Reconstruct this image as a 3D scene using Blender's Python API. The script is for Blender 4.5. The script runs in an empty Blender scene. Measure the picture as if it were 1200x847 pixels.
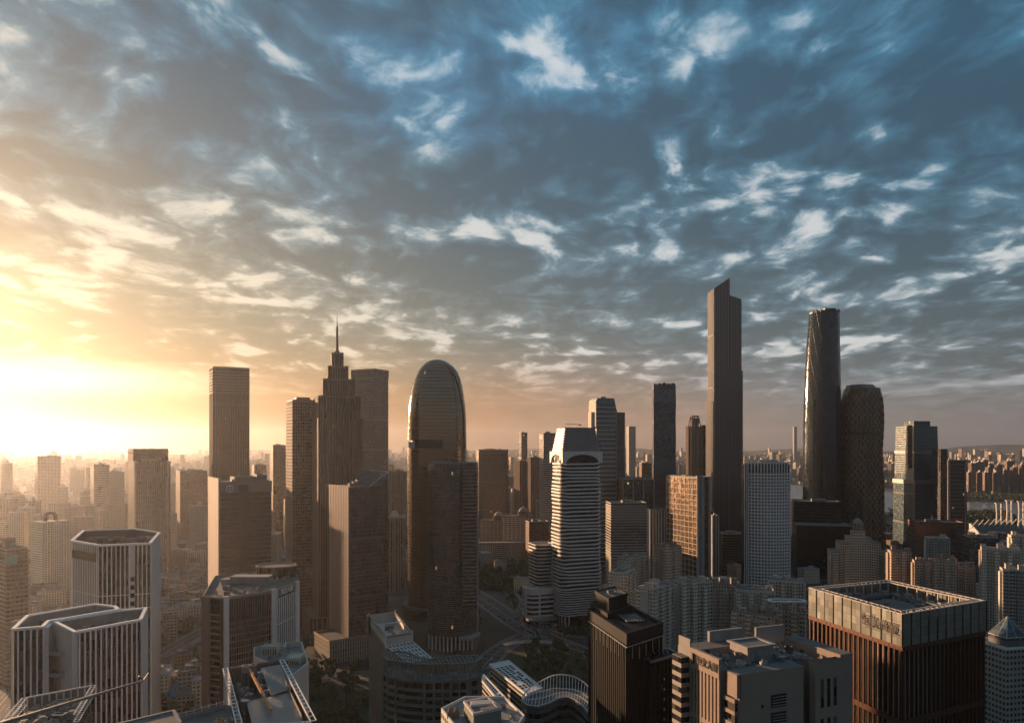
import bpy, math, random
from math import sin, cos, tan, atan, atan2, radians, pi, sqrt, exp
from mathutils import Vector
random.seed(7)
SC = bpy.context.scene
COL = SC.collection
# ------------------------------------------------------------------ camera
F, CX, HY, CAMH = 850.0, 600.0, 523.0, 200.0      # photo focal (px of 1200), horizon row, camera height
cam = bpy.data.cameras.new('camera')
cam_o = bpy.data.objects.new('camera', cam); COL.objects.link(cam_o)
cam_o.location = (0, 0, CAMH); cam_o.rotation_euler = (pi/2, 0, 0)
cam.sensor_width = 36; cam.lens = 36*F/1200
cam.shift_y = (HY-423.5)/1200
cam.clip_end = 200000; cam.clip_start = 1
SC.camera = cam_o
# ------------------------------------------------------------------ render settings
SC.render.engine = 'CYCLES'
cy = SC.cycles
cy.max_bounces = 5; cy.diffuse_bounces = 2; cy.glossy_bounces = 3; cy.volume_bounces = 0
cy.transmission_bounces = 3; cy.transparent_max_bounces = 6
cy.use_denoising = True; cy.denoiser = 'OPENIMAGEDENOISE'
cy.sample_clamp_indirect = 3.0; cy.sample_clamp_direct = 0
cy.use_adaptive_sampling = True; cy.adaptive_threshold = 0.02
cy.caustics_reflective = False; cy.caustics_refractive = False
SC.view_settings.view_transform = 'Standard'; SC.view_settings.look = 'None'
SC.view_settings.exposure = 1.15; SC.view_settings.gamma = 1.0
# ------------------------------------------------------------------ sun (low, behind the cloud bank on the left)
SUN_AZ = radians(-47); SUN_EL = radians(6.5)     # azimuth from +Y, negative = left
sd = Vector((sin(SUN_AZ)*cos(SUN_EL), cos(SUN_AZ)*cos(SUN_EL), sin(SUN_EL)))
sun = bpy.data.lights.new('sun', 'SUN'); sun.energy = 5.0; sun.angle = radians(0.5); sun.color = (1.0, 0.60, 0.34)
sun_o = bpy.data.objects.new('sun', sun); COL.objects.link(sun_o); sun_o.location = (0, 0, 900)
sun_o.rotation_euler = sd.to_track_quat('Z', 'Y').to_euler()

def lin(r, g, b):
    f = lambda c: (c/255/12.92) if c <= 10 else ((c/255+0.055)/1.055)**2.4
    return (f(r), f(g), f(b), 1.0)
class NT:
    """tiny wrapper round a node tree"""
    def __init__(s, tree): s.t = tree; s.n = tree.nodes; s.l = tree.links
    def put(s, sock, v):
        if hasattr(v, 'is_output'): s.l.new(v, sock)
        elif isinstance(v, (tuple, list)) and sock.type == 'VECTOR': sock.default_value = tuple(v)[:3]
        else: sock.default_value = v
    def m(s, op, a, b=0.0, c=None, clamp=False):
        n = s.n.new('ShaderNodeMath'); n.operation = op; n.use_clamp = clamp
        s.put(n.inputs[0], a); s.put(n.inputs[1], b)
        if c is not None: s.put(n.inputs[2], c)
        return n.outputs[0]
    def mix(s, f, a, b, bt='MIX'):
        n = s.n.new('ShaderNodeMix'); n.data_type = 'RGBA'; n.blend_type = bt
        s.put(n.inputs[0], f); s.put(n.inputs[6], a); s.put(n.inputs[7], b); return n.outputs[2]
    def ss(s, x, lo, hi, a=0.0, b=1.0, kind='SMOOTHSTEP'):
        n = s.n.new('ShaderNodeMapRange'); n.interpolation_type = kind; n.clamp = True if kind == 'LINEAR' else n.clamp
        s.put(n.inputs[0], x)
        for i, v in enumerate((lo, hi, a, b)): n.inputs[1+i].default_value = v
        return n.outputs[0]
    def ramp(s, f, stops, interp='LINEAR'):
        n = s.n.new('ShaderNodeValToRGB'); r = n.color_ramp; r.interpolation = interp
        while len(r.elements) > 1: r.elements.remove(r.elements[-1])
        r.elements[0].position = stops[0][0]; r.elements[0].color = stops[0][1]
        for p, c in stops[1:]: r.elements.new(p).color = c
        s.put(n.inputs[0], f); return n.outputs[0]
    def noise(s, vec, scale, detail=4, rough=.5, dist=0.0, out=0, dim='3D'):
        n = s.n.new('ShaderNodeTexNoise'); n.noise_dimensions = dim; s.put(n.inputs['Vector'], vec)
        n.inputs['Scale'].default_value = scale; n.inputs['Detail'].default_value = detail
        n.inputs['Roughness'].default_value = rough; n.inputs['Distortion'].default_value = dist
        return n.outputs[out]
    def vec(s, x, y, z=0.0):
        n = s.n.new('ShaderNodeCombineXYZ')
        for i, v in enumerate((x, y, z)): s.put(n.inputs[i], v)
        return n.outputs[0]
    def sep(s, v):
        n = s.n.new('ShaderNodeSeparateXYZ'); s.put(n.inputs[0], v); return n.outputs
    def vm(s, op, a, b=(0, 0, 0), out=0):
        n = s.n.new('ShaderNodeVectorMath'); n.operation = op; s.put(n.inputs[0], a)
        if op == 'SCALE': s.put(n.inputs['Scale'], b)
        else: s.put(n.inputs[1], b)
        return n.outputs[out]
# ------------------------------------------------------------------ world: Nishita sky behind a broken altocumulus deck
world = bpy.data.worlds.new('World'); SC.world = world; world.use_nodes = True
world.cycles.sampling_method = 'MANUAL'; world.cycles.sample_map_resolution = 512
def build_world():
    w = NT(world.node_tree); w.n.clear()
    out = w.n.new('ShaderNodeOutputWorld')
    tc = w.n.new('ShaderNodeTexCoord').outputs['Generated']
    d = w.vm('NORMALIZE', tc)
    x, y, z = w.sep(d)
    az = w.m('ARCTAN2', x, y)
    hl = w.m('SQRT', w.m('ADD', w.m('MULTIPLY', x, x), w.m('MULTIPLY', y, y)))
    t = w.m('DIVIDE', z, w.m('MAXIMUM', hl, 0.02))            # tangent of the elevation
    zz = w.m('ADD', w.m('MAXIMUM', z, 0.0), 0.17)
    px = w.m('DIVIDE', x, zz); py = w.m('DIVIDE', y, zz)
    P = w.vec(px, w.m('MULTIPLY', py, .82), 1.7)
    wp = w.noise(P, 2.0, 3, .55, 0, out=1)
    P2 = w.vm('ADD', P, w.vm('SCALE', w.vm('SUBTRACT', wp, (.5, .5, .5)), 0.34))
    n1 = w.noise(P2, 1.3, 4, .5)
    n2 = w.noise(P2, 6.6, 6, .52)
    n3 = w.noise(P2, 13.0, 6, .6)
    z3 = w.m('ADD', w.m('MAXIMUM', z, 0.0), 0.05); P3 = w.vec(w.m('DIVIDE', x, z3), w.m('ADD', w.m('DIVIDE', y, z3), w.m('MULTIPLY', w.m('DIVIDE', x, z3), -.12)), 4.2)
    n4 = w.noise(w.vm('ADD', P3, w.vm('SCALE', wp, .4)), 1.9, 8, .6)
    def cells(vec, scale, seed):
        n = w.n.new('ShaderNodeTexVoronoi'); n.feature = 'SMOOTH_F1'; n.inputs['Scale'].default_value = scale; n.inputs['Smoothness'].default_value = .55; n.inputs['Randomness'].default_value = 1
        w.put(n.inputs['Vector'], w.vm('ADD', vec, w.vec(seed, 0, 0))); return n.outputs['Distance']
    wd = w.vm('ADD', P2, w.vm('SCALE', w.vm('SUBTRACT', w.noise(P2, 6.0, 4, .6, 0, out=1), (.5, .5, .5)), .22))
    c1 = w.m('SUBTRACT', .42, cells(wd, 5.0, 0)); c2 = w.m('SUBTRACT', .42, cells(wd, 10.5, 7))
    def blob(cx, cy, sx, sy, tilt=0.0):
        a0 = atan2(cx-CX, F); t0 = (HY-cy)/F*cos(a0); sa = sx/F; st = sy/F
        da = w.m('SUBTRACT', az, a0); dt = w.m('SUBTRACT', t, t0)
        if tilt: dt = w.m('ADD', dt, w.m('MULTIPLY', da, tilt))
        q = w.m('ADD', w.m('MULTIPLY', w.m('MULTIPLY', da, da), 1/sa**2), w.m('MULTIPLY', w.m('MULTIPLY', dt, dt), 1/st**2))
        return w.m('EXPONENT', w.m('MULTIPLY', q, -1.0))
    def total(lst):
        acc = None
        for b in lst:
            g = w.m('MULTIPLY', blob(*b[:4], *(b[5:6])), b[4])
            acc = g if acc is None else w.m('ADD', acc, g)
        return acc
    dark = total([(880, 175, 300, 36, .6), (1040, 110, 150, 50, .35), (560, 205, 190, 30, .55), (640, 150, 90, 40, .3), (290, 115, 120, 45, .4),
                  (80, 70, 90, 40, .25), (470, 8, 80, 28, .8), (90, 190, 110, 35, .3), (900, 385, 230, 34, .35), (1100, 340, 170, 34, .35),
                  (600, 345, 130, 22, .4), (330, 35, 50, 25, .3), (450, 312, 110, 12, .3)])
    brt = total([(490, 105, 75, 50, .7), (668, 95, 30, 26, .75), (735, 118, 36, 26, .8), (838, 112, 32, 20, .95), (665, 20, 50, 28, .7), (800, 80, 20, 14, .5),
                 (780, 25, 60, 25, .45), (110, 22, 70, 20, .7), (160, 92, 50, 22, .55), (620, 45, 24, 14, .6), (540, 155, 40, 18, .5), (300, 245, 230, 26, .4), (140, 270, 190, 22, .35),
                 (870, 222, 40, 20, .45), (1130, 262, 100, 22, .5), (680, 272, 150, 20, .45), (400, 365, 180, 22, .35), (1040, 8, 120, 20, .4), (925, 222, 22, 12, .5),
                 (940, 103, 12, 6, .7), (250, 352, 60, 5, .5), (950, 408, 110, 9, 1.3), (1020, 399, 38, 4, 1.8), (1150, 300, 70, 10, .5), (700, 375, 130, 8, .7), (1160, 449, 60, 4, 2.2), (660, 415, 70, 3, 1.6), (300, 352, 70, 4, 1.2), (1190, 275, 30, 12, .5)])
    bd = w.m('SUBTRACT', brt, dark)
    dens = w.m('ADD', w.m('MULTIPLY', w.m('SUBTRACT', n1, .5), 1.1), w.m('ADD', w.m('MULTIPLY', w.m('SUBTRACT', n2, .5), 1.9), w.m('MULTIPLY', w.m('SUBTRACT', n3, .5), 1.3)))
    dens = w.m('ADD', dens, w.m('MULTIPLY', w.m('SUBTRACT', n4, .5), w.ss(t, .42, .20, 0, 1.9)))
    pm = w.ss(n1, .38, .54, .5, 1.1)
    dens = w.m('ADD', dens, w.m('MULTIPLY', pm, w.m('ADD', w.m('MULTIPLY', c1, 1.15), w.m('MULTIPLY', c2, .75))))
    v = w.m('ADD', w.m('SUBTRACT', dens, .07), w.m('MULTIPLY', bd, 0.38))
    fl = w.ss(t, 0.02, 0.11, 0.12, 1.0)                       # the deck melts into the haze at the horizon
    v = w.m('MULTIPLY', v, fl)
    cool = w.ramp(w.m('MULTIPLY', t, 1.25), [(0, lin(112, 108, 112)), (.05, lin(116, 116, 122)), (.11, lin(108, 120, 134)), (.18, lin(98, 118, 132)), (.28, lin(84, 114, 132)),
                                         (.42, lin(64, 107, 130)), (.6, lin(66, 115, 142)), (.8, lin(76, 128, 156)), (1, lin(84, 132, 158))])
    warm = w.ramp(w.m('MULTIPLY', t, 1.25), [(0, lin(126, 74, 38)), (.04, lin(134, 82, 44)), (.09, lin(150, 104, 68)), (.135, lin(146, 120, 94)), (.17, lin(136, 122, 102)), (.26, lin(136, 134, 122)),
                                         (.36, lin(118, 130, 130)), (.44, lin(96, 122, 130)), (.66, lin(66, 112, 134)), (1, lin(80, 128, 152))])
    edge = w.m('ADD', az, w.m('MULTIPLY', t, 0.62))
    f = w.ss(edge, radians(-24), radians(22), 1.0, 0.0)
    peach = w.m('MULTIPLY', w.ss(az, radians(-5), radians(27), 1, 0), w.ss(t, 0.03, 0.16, 1, 0))
    base = w.mix(w.m('MULTIPLY', peach, .7), cool, lin(186, 138, 112))
    base = w.mix(f, base, warm)
    mul = w.ramp(w.m('ADD', w.m('MULTIPLY', v, .80), 0.42), [(0, (.38, .42, .46, 1)), (.22, (.60, .64, .68, 1)), (.4, (.96, .97, .98, 1)), (.54, (1.35, 1.3, 1.26, 1)), (.68, (1.8, 1.72, 1.64, 1)), (.84, (2.3, 2.15, 2.0, 1)), (1, (2.8, 2.6, 2.4, 1))])
    lowsoft = w.ss(w.m('ADD', t, w.m('MULTIPLY', az, .12)), .06, .22, .45, 1.0)                     # gentler contrast close to the sun-lit horizon
    mul = w.mix(lowsoft, (1.05, 1.02, 1.0, 1), mul)
    hi = w.ss(t, .22, .5, 0, 1)
    blue = w.m('MULTIPLY', w.ss(n1, .52, .44), w.m('MULTIPLY', hi, w.ss(bd, -.45, .1)))
    base = w.mix(w.m('MULTIPLY', blue, .6), base, lin(60, 124, 160))
    c = w.mix(1.0, base, mul, 'MULTIPLY')
    puff = w.m('MULTIPLY', w.ss(v, -.05, .62, 0, 1), w.ss(t, .05, .14))
    c = w.mix(w.m('MULTIPLY', puff, .78), c, w.mix(f, lin(222, 218, 216), lin(226, 212, 190)))
    # the burning gap under the deck in front of the sun
    g1 = total([(70, 443, 130, 17, .8)])
    g1 = w.m('MULTIPLY', g1, w.ss(w.m('ADD', w.m('ADD', t, w.m('MULTIPLY', az, .07)), w.m('MULTIPLY', w.m('SUBTRACT', n2, .5), .03)), .078, .062))
    c = w.mix(1.0, c, w.mix(g1, (0, 0, 0, 1), (1.05, .92, .68, 1)), 'ADD')
    back = w.ss(y, .15, -.5)
    c = w.mix(w.m('MULTIPLY', back, .55), c, BACK_SKY); c = w.mix(back, c, w.mix(1.0, c, (.72, .80, .92, 1), 'MULTIPLY'))
    below = w.ss(z, -.02, 0.0)
    c = w.mix(below, (.06, .055, .055, 1), c)
    sky = w.n.new('ShaderNodeTexSky'); sky.sky_type = 'NISHITA'; sky.sun_disc = False
    sky.sun_elevation = SUN_EL; sky.sun_rotation = SUN_AZ; sky.altitude = 50; sky.air_density = 1.2; sky.dust_density = 2.0
    b1 = w.n.new('ShaderNodeBackground'); w.put(b1.inputs[0], sky.outputs[0]); b1.inputs[1].default_value = 0.012
    b2 = w.n.new('ShaderNodeBackground'); w.put(b2.inputs[0], c); b2.inputs[1].default_value = SKY_STRENGTH
    ad = w.n.new('ShaderNodeAddShader'); w.l.new(b1.outputs[0], ad.inputs[0]); w.l.new(b2.outputs[0], ad.inputs[1])
    w.l.new(ad.outputs[0], out.inputs[0])
SKY_STRENGTH = .42; BACK_SKY = (.090, .125, .17, 1)
build_world()
# ------------------------------------------------------------------ geometry helpers
def gx(px, D): return (px-CX)/F*D
def gz(py, D): return CAMH-(py-HY)/F*D
def plan(px, py, z):                       # the ground point under a roof corner of known height
    Y = F*(CAMH-z)/(py-HY); return ((px-CX)/F*Y, Y)
def fit(pl, pc, pr, D, rot):
    """near corner seen in column pc at distance D, faces ending in columns pl and pr -> centre, width, depth, angle"""
    th = radians(rot); c, s = cos(th), sin(th); X = gx(pc, D); r = (pr-CX)/F; l = (pl-CX)/F
    w = (r*D-X)/(c-r*s); d = (X-l*D)/(s+l*c)
    return (X+c*w/2-s*d/2, D+s*w/2+c*d/2, w, d, th)
def rect(w, d, ch=0.0, cx=0.0, cy=0.0):
    a, b = w/2, d/2
    if not ch: p = [(-a, -b), (a, -b), (a, b), (-a, b)]
    else: p = [(-a+ch, -b), (a-ch, -b), (a, -b+ch), (a, b-ch), (a-ch, b), (-a+ch, b), (-a, b-ch), (-a, -b+ch)]
    return [(x+cx, y+cy) for x, y in p]
def rrect(w, d, r, n=5, cx=0, cy=0):
    out = []; r = min(r, w/2-.01, d/2-.01)
    for (sx, sy, a0) in ((1, -1, -90), (1, 1, 0), (-1, 1, 90), (-1, -1, 180)):
        for i in range(n+1):
            a = radians(a0+90*i/n); out.append((cx+sx*(w/2-r)+r*cos(a), cy+sy*(d/2-r)+r*sin(a)))
    return out
def ngon(n, rx, ry=None, a0=0, cx=0, cy=0):
    ry = rx if ry is None else ry
    return [(cx+rx*cos(a0+2*pi*i/n), cy+ry*sin(a0+2*pi*i/n)) for i in range(n)]
def area(p): return sum(p[i-1][0]*p[i][1]-p[i][0]*p[i-1][1] for i in range(len(p)))/2
def ccw(p): return p if area(p) > 0 else p[::-1]
def off(poly, o):
    n = len(poly); out = []
    for i in range(n):
        (x0, y0), (x1, y1), (x2, y2) = poly[i-1], poly[i], poly[(i+1) % n]
        a = Vector((y1-y0, x0-x1)); b = Vector((y2-y1, x1-x2))
        a = a.normalized() if a.length > 1e-6 else a; b = b.normalized() if b.length > 1e-6 else b
        m = a+b
        if m.length < 1e-4: out.append((x1+a.x*o, y1+a.y*o)); continue
        m.normalize(); k = o/max(m.dot(a), .35); out.append((x1+m.x*k, y1+m.y*k))
    return out
class MB:
    def __init__(s): s.v = []; s.f = []; s.uv = []; s.mi = []; s.k = 0
    def face(s, pts, uvs=None, m=0):
        b = len(s.v); s.v += [tuple(p) for p in pts]; s.f.append(tuple(range(b, b+len(pts)))); s.mi.append(m)
        s.uv += list(uvs) if uvs else [(p[0]*.3, p[1]*.3) for p in pts]
    def wall(s, p, q, z0, z1, bay=3.2, fl=3.5, m=0, p2=None, q2=None, v0=0.0):
        L = sqrt((q[0]-p[0])**2+(q[1]-p[1])**2); nb = max(1, round(L/bay)); nf = max(1, round((z1-z0)/fl)); s.k += 37
        p2 = p2 or p; q2 = q2 or q; u = s.k
        s.face([(p[0], p[1], z0), (q[0], q[1], z0), (q2[0], q2[1], z1), (p2[0], p2[1], z1)],
               [(u, v0), (u+nb, v0), (u+nb, v0+nf), (u, v0+nf)], m)
    def prism(s, poly, z0, z1, bay=3.2, fl=3.5, m=0, cap=None, bottom=False):
        n = len(poly)
        for i in range(n): s.wall(poly[i], poly[(i+1) % n], z0, z1, bay, fl, m)
        if cap is not None: s.face([(x, y, z1) for x, y in poly], None, cap)
        if bottom: s.face([(x, y, z0) for x, y in poly[::-1]], None, m if cap is None else cap)
    def solid(s, poly, z0, z1, m=0): s.prism(poly, z0, z1, 3, 3, m, m, True)
    def loft(s, rings, bay=3.2, fl=3.5, m=0, cap=None, smooth=False):
        """rings: list of (poly, z); the bay count stays the same on the way up"""
        n = len(rings[0][0]); nbs = []; per = 0
        P0 = rings[0][0]
        for i in range(n):
            a, b = P0[i], P0[(i+1) % n]; L = sqrt((a[0]-b[0])**2+(a[1]-b[1])**2); nbs.append((per, per+L/bay)); per += L/bay
        base = len(s.v)
        for poly, z in rings: s.v += [(x, y, z) for x, y in poly]
        for j in range(len(rings)-1):
            v0 = (rings[j][1]-rings[0][1])/fl; v1 = (rings[j+1][1]-rings[0][1])/fl
            for i in range(n):
                k = (i+1) % n; u0, u1 = nbs[i]
                s.f.append((base+j*n+i, base+j*n+k, base+(j+1)*n+k, base+(j+1)*n+i)); s.mi.append(m)
                s.uv += [(u0, v0), (u1, v0), (u1, v1), (u0, v1)]
        if cap is not None: s.face([(x, y, rings[-1][1]) for x, y in rings[-1][0]], None, cap)
    def box(s, x0, x1, y0, y1, z0, z1, m=0): s.solid([(x0, y0), (x1, y0), (x1, y1), (x0, y1)], z0, z1, m)
    def bar(s, p, q, w, h, m=0):
        """a straight member of section w x h between two 3D points"""
        p, q = Vector(p), Vector(q); d = (q-p)
        if d.length < 1e-4: return
        d.normalize(); side = d.cross(Vector((0, 0, 1)))
        side = Vector((1, 0, 0)) if side.length < 1e-3 else side.normalized(); up = side.cross(d)
        a = [p+side*sx*w/2+up*sz*h/2 for sx, sz in ((-1, -1), (1, -1), (1, 1), (-1, 1))]; b = [v+(q-p) for v in a]
        for i in range(4):
            j = (i+1) % 4; s.face([a[i], a[j], b[j], b[i]], [(0, 0), (1, 0), (1, 1), (0, 1)], m)
        s.face(a[::-1], [(0, 0)]*4, m); s.face(b, [(0, 0)]*4, m)
    def ring(s, poly, o0, o1, z0, z1, m=0):
        """a closed ledge round the polygon, from offset o0 out to offset o1"""
        A, B = off(poly, o0), off(poly, o1); n = len(poly)
        for i in range(n):
            j = (i+1) % n
            for q in ([(*B[i], z0), (*B[j], z0), (*B[j], z1), (*B[i], z1)], [(*A[j], z0), (*A[i], z0), (*A[i], z1), (*A[j], z1)],
                      [(*B[i], z1), (*B[j], z1), (*A[j], z1), (*A[i], z1)], [(*A[i], z0), (*A[j], z0), (*B[j], z0), (*B[i], z0)]):
                s.face(q, [(0, 0), (1, 0), (1, 1), (0, 1)], m)
    def bands(s, poly, z0, z1, step, h, o=.3, m=0, inner=-.4):
        z = z0
        while z < z1-.01: s.ring(poly, inner, o, z, min(z+h, z1), m); z += step
    def fins(s, p, q, z0, z1, n, w, o, m=0, ends=True, p2=None, q2=None):
        """n+1 upright ribs along the edge p -> q (outside is on the right of p -> q)"""
        dx, dy = q[0]-p[0], q[1]-p[1]; L = sqrt(dx*dx+dy*dy)
        if L < .01: return
        ex, ey = dx/L, dy/L; nx, ny = ey, -ex
        for i in range(n+1):
            if not ends and i in (0, n): continue
            t = i/n
            def quadpts(P, Q):
                X = P[0]+(Q[0]-P[0])*t; Y = P[1]+(Q[1]-P[1])*t
                return [(X-ex*w/2-nx*.2, Y-ey*w/2-ny*.2), (X-ex*w/2+nx*o, Y-ey*w/2+ny*o), (X+ex*w/2+nx*o, Y+ey*w/2+ny*o), (X+ex*w/2-nx*.2, Y+ey*w/2-ny*.2)]
            a = quadpts(p, q)
            if p2: b = quadpts(p2, q2)
            else: b = a
            for k in range(3): s.face([(*a[k], z0), (*a[k+1], z0), (*b[k+1], z1), (*b[k], z1)], [(0, 0), (1, 0), (1, 1), (0, 1)], m)
            s.face([(*b[0], z1), (*b[1], z1), (*b[2], z1), (*b[3], z1)], [(0, 0)]*4, m)
    def allfins(s, poly, z0, z1, bay, w, o, m=0):
        for i in range(len(poly)):
            p, q = poly[i], poly[(i+1) % len(poly)]; L = sqrt((p[0]-q[0])**2+(p[1]-q[1])**2)
            if L > bay*.7: s.fins(p, q, z0, z1, max(1, round(L/bay)), w, o, m)
    def parapet(s, poly, z, h=1.2, t=.5, m=0): s.ring(poly, -t, 0, z, z+h, m)
    def cyl(s, x, y, z0, z1, r, n=12, m=0, r2=None):
        a = ngon(n, r, None, 0, x, y); b = ngon(n, r if r2 is None else r2, None, 0, x, y)
        s.loft([(a, z0), (b, z1)], 3, 3, m, m)
    def build(s, name, mats, parent=None, smooth=False, loc=None, rot=0):
        me = bpy.data.meshes.new(name); me.from_pydata(s.v, [], s.f)
        uv = me.uv_layers.new(name='UVMap'); flat = [c for p in s.uv for c in p]; uv.data.foreach_set('uv', flat)
        for m in (mats if isinstance(mats, (list, tuple)) else [mats]): me.materials.append(m)
        me.polygons.foreach_set('material_index', s.mi)
        if smooth: me.polygons.foreach_set('use_smooth', [True]*len(s.f))
        o = bpy.data.objects.new(name, me); COL.objects.link(o)
        if parent: o.parent = parent
        if loc: o.location = loc
        if rot: o.rotation_euler = (0, 0, rot)
        return o
def thing(name, label, cat, loc=(0, 0, 0), rot=0.0, group=None):
    o = bpy.data.objects.new(name, None); COL.objects.link(o); o.empty_display_size = 5
    o.location = (loc[0], loc[1], loc[2] if len(loc) > 2 else 0); o.rotation_euler = (0, 0, rot); o['label'] = label; o['category'] = cat
    if group: o['group'] = group
    return o
def tag(o, label=None, cat=None, group=None, kind=None):
    for k, v in (('label', label), ('category', cat), ('group', group), ('kind', kind)):
        if v: o[k] = v
    return o
def copy_thing(root, loc, rot, label=None, group=None):
    r = root.copy(); COL.objects.link(r); r.location = loc; r.rotation_euler = (0, 0, rot)
    if label: r['label'] = label
    if group: r['group'] = group
    for ch in list(root.children):
        c = ch.copy(); COL.objects.link(c); c.parent = r
        for g in ch.children:
            d = g.copy(); COL.objects.link(d); d.parent = c
    return r
# ------------------------------------------------------------------ materials
def newmat(name):
    m = bpy.data.materials.new(name); m.use_nodes = True; t = NT(m.node_tree)
    return m, t, t.n['Principled BSDF']
def solid(name, col, rough=.8, metal=0.0, var=.18, scale=.15, streak=True, spec=.4):
    m, t, b = newmat(name); c = lin(*col) if max(col) > 1 else (*col, 1)
    tc = t.n.new('ShaderNodeTexCoord').outputs['Object']
    n = t.noise(tc, scale, 5, .6)
    n2 = t.noise(t.vm('MULTIPLY', tc, (1.2, 1.2, .06)), .8, 4, .6) if streak else t.noise(tc, scale*9, 4, .6)
    f = t.m('ADD', t.m('MULTIPLY', t.m('SUBTRACT', n, .5), var*2.2), t.m('MULTIPLY', t.m('SUBTRACT', n2, .5), var*1.6))
    f = t.m('ADD', f, 1.0); g = t.vec(f, f, f)
    oi = t.n.new('ShaderNodeObjectInfo').outputs['Random']
    t.put(b.inputs['Base Color'], t.mix(1.0, c, g, 'MULTIPLY'))
    b.inputs['Roughness'].default_value = rough; b.inputs['Metallic'].default_value = metal; b.inputs['Specular IOR Level'].default_value = spec
    return m
def facade(name, wall, glass, mx=.18, my=(.28, .82), lit=0.0, metal=.0, grough=.12, wrough=.8, tilt=.045, var=.9, blind=.15, line=None, wvar=.16, spec=.6, wmetal=0.0, big=None, stagger=False):
    """window grid in bay/floor units; 'line' = (share u, share v, colour) thin mullions inside the glass; 'big' = every nth floor is a plant floor"""
    m, t, b = newmat(name)
    wall = lin(*wall); glass = lin(*glass)
    uv = t.n.new('ShaderNodeUVMap').outputs[0]; u, v, _ = t.sep(uv)
    if stagger: v = t.m('ADD', v, t.m('MULTIPLY', t.m('MODULO', t.m('FLOOR', u), 2.0), .5))
    fu, fv = t.m('FRACT', u), t.m('FRACT', v)
    if mx <= 0: win = t.m('MULTIPLY', t.m('GREATER_THAN', fv, my[0]), t.m('LESS_THAN', fv, my[1]))
    else:
        cu = t.m('ABSOLUTE', t.m('SUBTRACT', fu, .5))
        win = t.m('MULTIPLY', t.m('LESS_THAN', cu, .5-mx), t.m('MULTIPLY', t.m('GREATER_THAN', fv, my[0]), t.m('LESS_THAN', fv, my[1])))
    cell = t.vec(t.m('FLOOR', u), t.m('FLOOR', v), 3.0)
    oi = t.n.new('ShaderNodeObjectInfo').outputs['Random']
    cell = t.vm('ADD', cell, t.vec(t.m('MULTIPLY', oi, 91.0), 0, 0))
    wn = t.n.new('ShaderNodeTexWhiteNoise'); t.put(wn.inputs['Vector'], cell)
    r = wn.outputs['Value']; rc = t.sep(wn.outputs['Color'])
    br = t.m('ADD', 1-var/2, t.m('MULTIPLY', rc[0], var)); gcol = t.mix(1.0, glass, t.vec(br, br, br), 'MULTIPLY')
    if blind: gcol = t.mix(t.m('MULTIPLY', t.m('GREATER_THAN', rc[1], 1-blind), .55), gcol, lin(120, 112, 100))
    tc = t.n.new('ShaderNodeTexCoord').outputs['Object']
    n = t.noise(tc, .05, 5, .6); n2 = t.noise(t.vm('MULTIPLY', tc, (1, 1, .05)), .7, 4, .6)
    f = t.m('ADD', 1.0, t.m('ADD', t.m('MULTIPLY', t.m('SUBTRACT', n, .5), wvar*2), t.m('MULTIPLY', t.m('SUBTRACT', n2, .5), wvar*2)))
    f = t.m('MULTIPLY', f, t.m('ADD', .86, t.m('MULTIPLY', oi, .28)))
    wcol = t.mix(1.0, wall, t.vec(f, f, f), 'MULTIPLY')
    if line:
        lu, lv, lc = line
        ln = t.m('MAXIMUM', t.m('LESS_THAN', fu, lu), t.m('LESS_THAN', fv, lv)); gcol = t.mix(ln, gcol, lin(*lc))
    if big:
        pf = t.m('LESS_THAN', t.m('FRACT', t.m('DIVIDE', t.m('ADD', t.m('FLOOR', v), .5), big)), 1/big); win = t.m('MULTIPLY', win, t.m('SUBTRACT', 1, t.m('MULTIPLY', pf, .8)))
    t.put(b.inputs['Base Color'], t.mix(win, wcol, gcol))
    t.put(b.inputs['Roughness'], t.m('ADD', wrough, t.m('MULTIPLY', win, t.m('ADD', grough-wrough, t.m('MULTIPLY', r, .10)))))
    t.put(b.inputs['Metallic'], t.m('ADD', wmetal, t.m('MULTIPLY', win, metal-wmetal))); b.inputs['Specular IOR Level'].default_value = spec
    if tilt:
        ge = t.n.new('ShaderNodeNewGeometry').outputs['Normal']
        k = t.m('MULTIPLY', win, tilt*2); dv = t.vm('SCALE', t.vm('SUBTRACT', wn.outputs['Color'], (.5, .5, .5)), k)
        w2 = t.noise(tc, .12, 2, .5, 0, out=1); dv = t.vm('ADD', dv, t.vm('SCALE', t.vm('SUBTRACT', w2, (.5, .5, .5)), t.m('MULTIPLY', win, tilt*3)))
        t.put(b.inputs['Normal'], t.vm('NORMALIZE', t.vm('ADD', ge, dv)))
    if lit:
        on = t.m('MULTIPLY', win, t.m('GREATER_THAN', r, 1-lit)); b.inputs['Emission Color'].default_value = (1, .62, .28, 1)
        t.put(b.inputs['Emission Strength'], t.m('MULTIPLY', on, .22))
    return m
M = {}
M['white'] = solid('white_panel', (.64, .61, .57), .55)
M['white_fin'] = solid('pale_fin', (.80, .78, .74), .5, var=.1)
M['concrete'] = solid('concrete', (.27, .255, .235), .85, var=.3)
M['roof'] = solid('roof_screed', (.13, .125, .115), .9, var=.45, scale=.12, streak=False)
M['roof_l'] = solid('roof_pale', (.27, .255, .24), .9, var=.35, scale=.2, streak=False)
M['stone'] = solid('stone', (.28, .215, .17), .8, var=.15)
M['cream'] = solid('cream_render', (.52, .46, .39), .85, var=.22)
M['brown'] = solid('brown_panel', (.10, .062, .042), .6, var=.3)
M['brown_l'] = solid('brown_stone', (.24, .17, .13), .7, var=.2)
M['dark'] = solid('dark_metal', (.030, .030, .032), .45, .3, var=.2)
M['black'] = solid('black_stone', (.011, .0115, .013), .7, var=.3, spec=.12)
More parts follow.
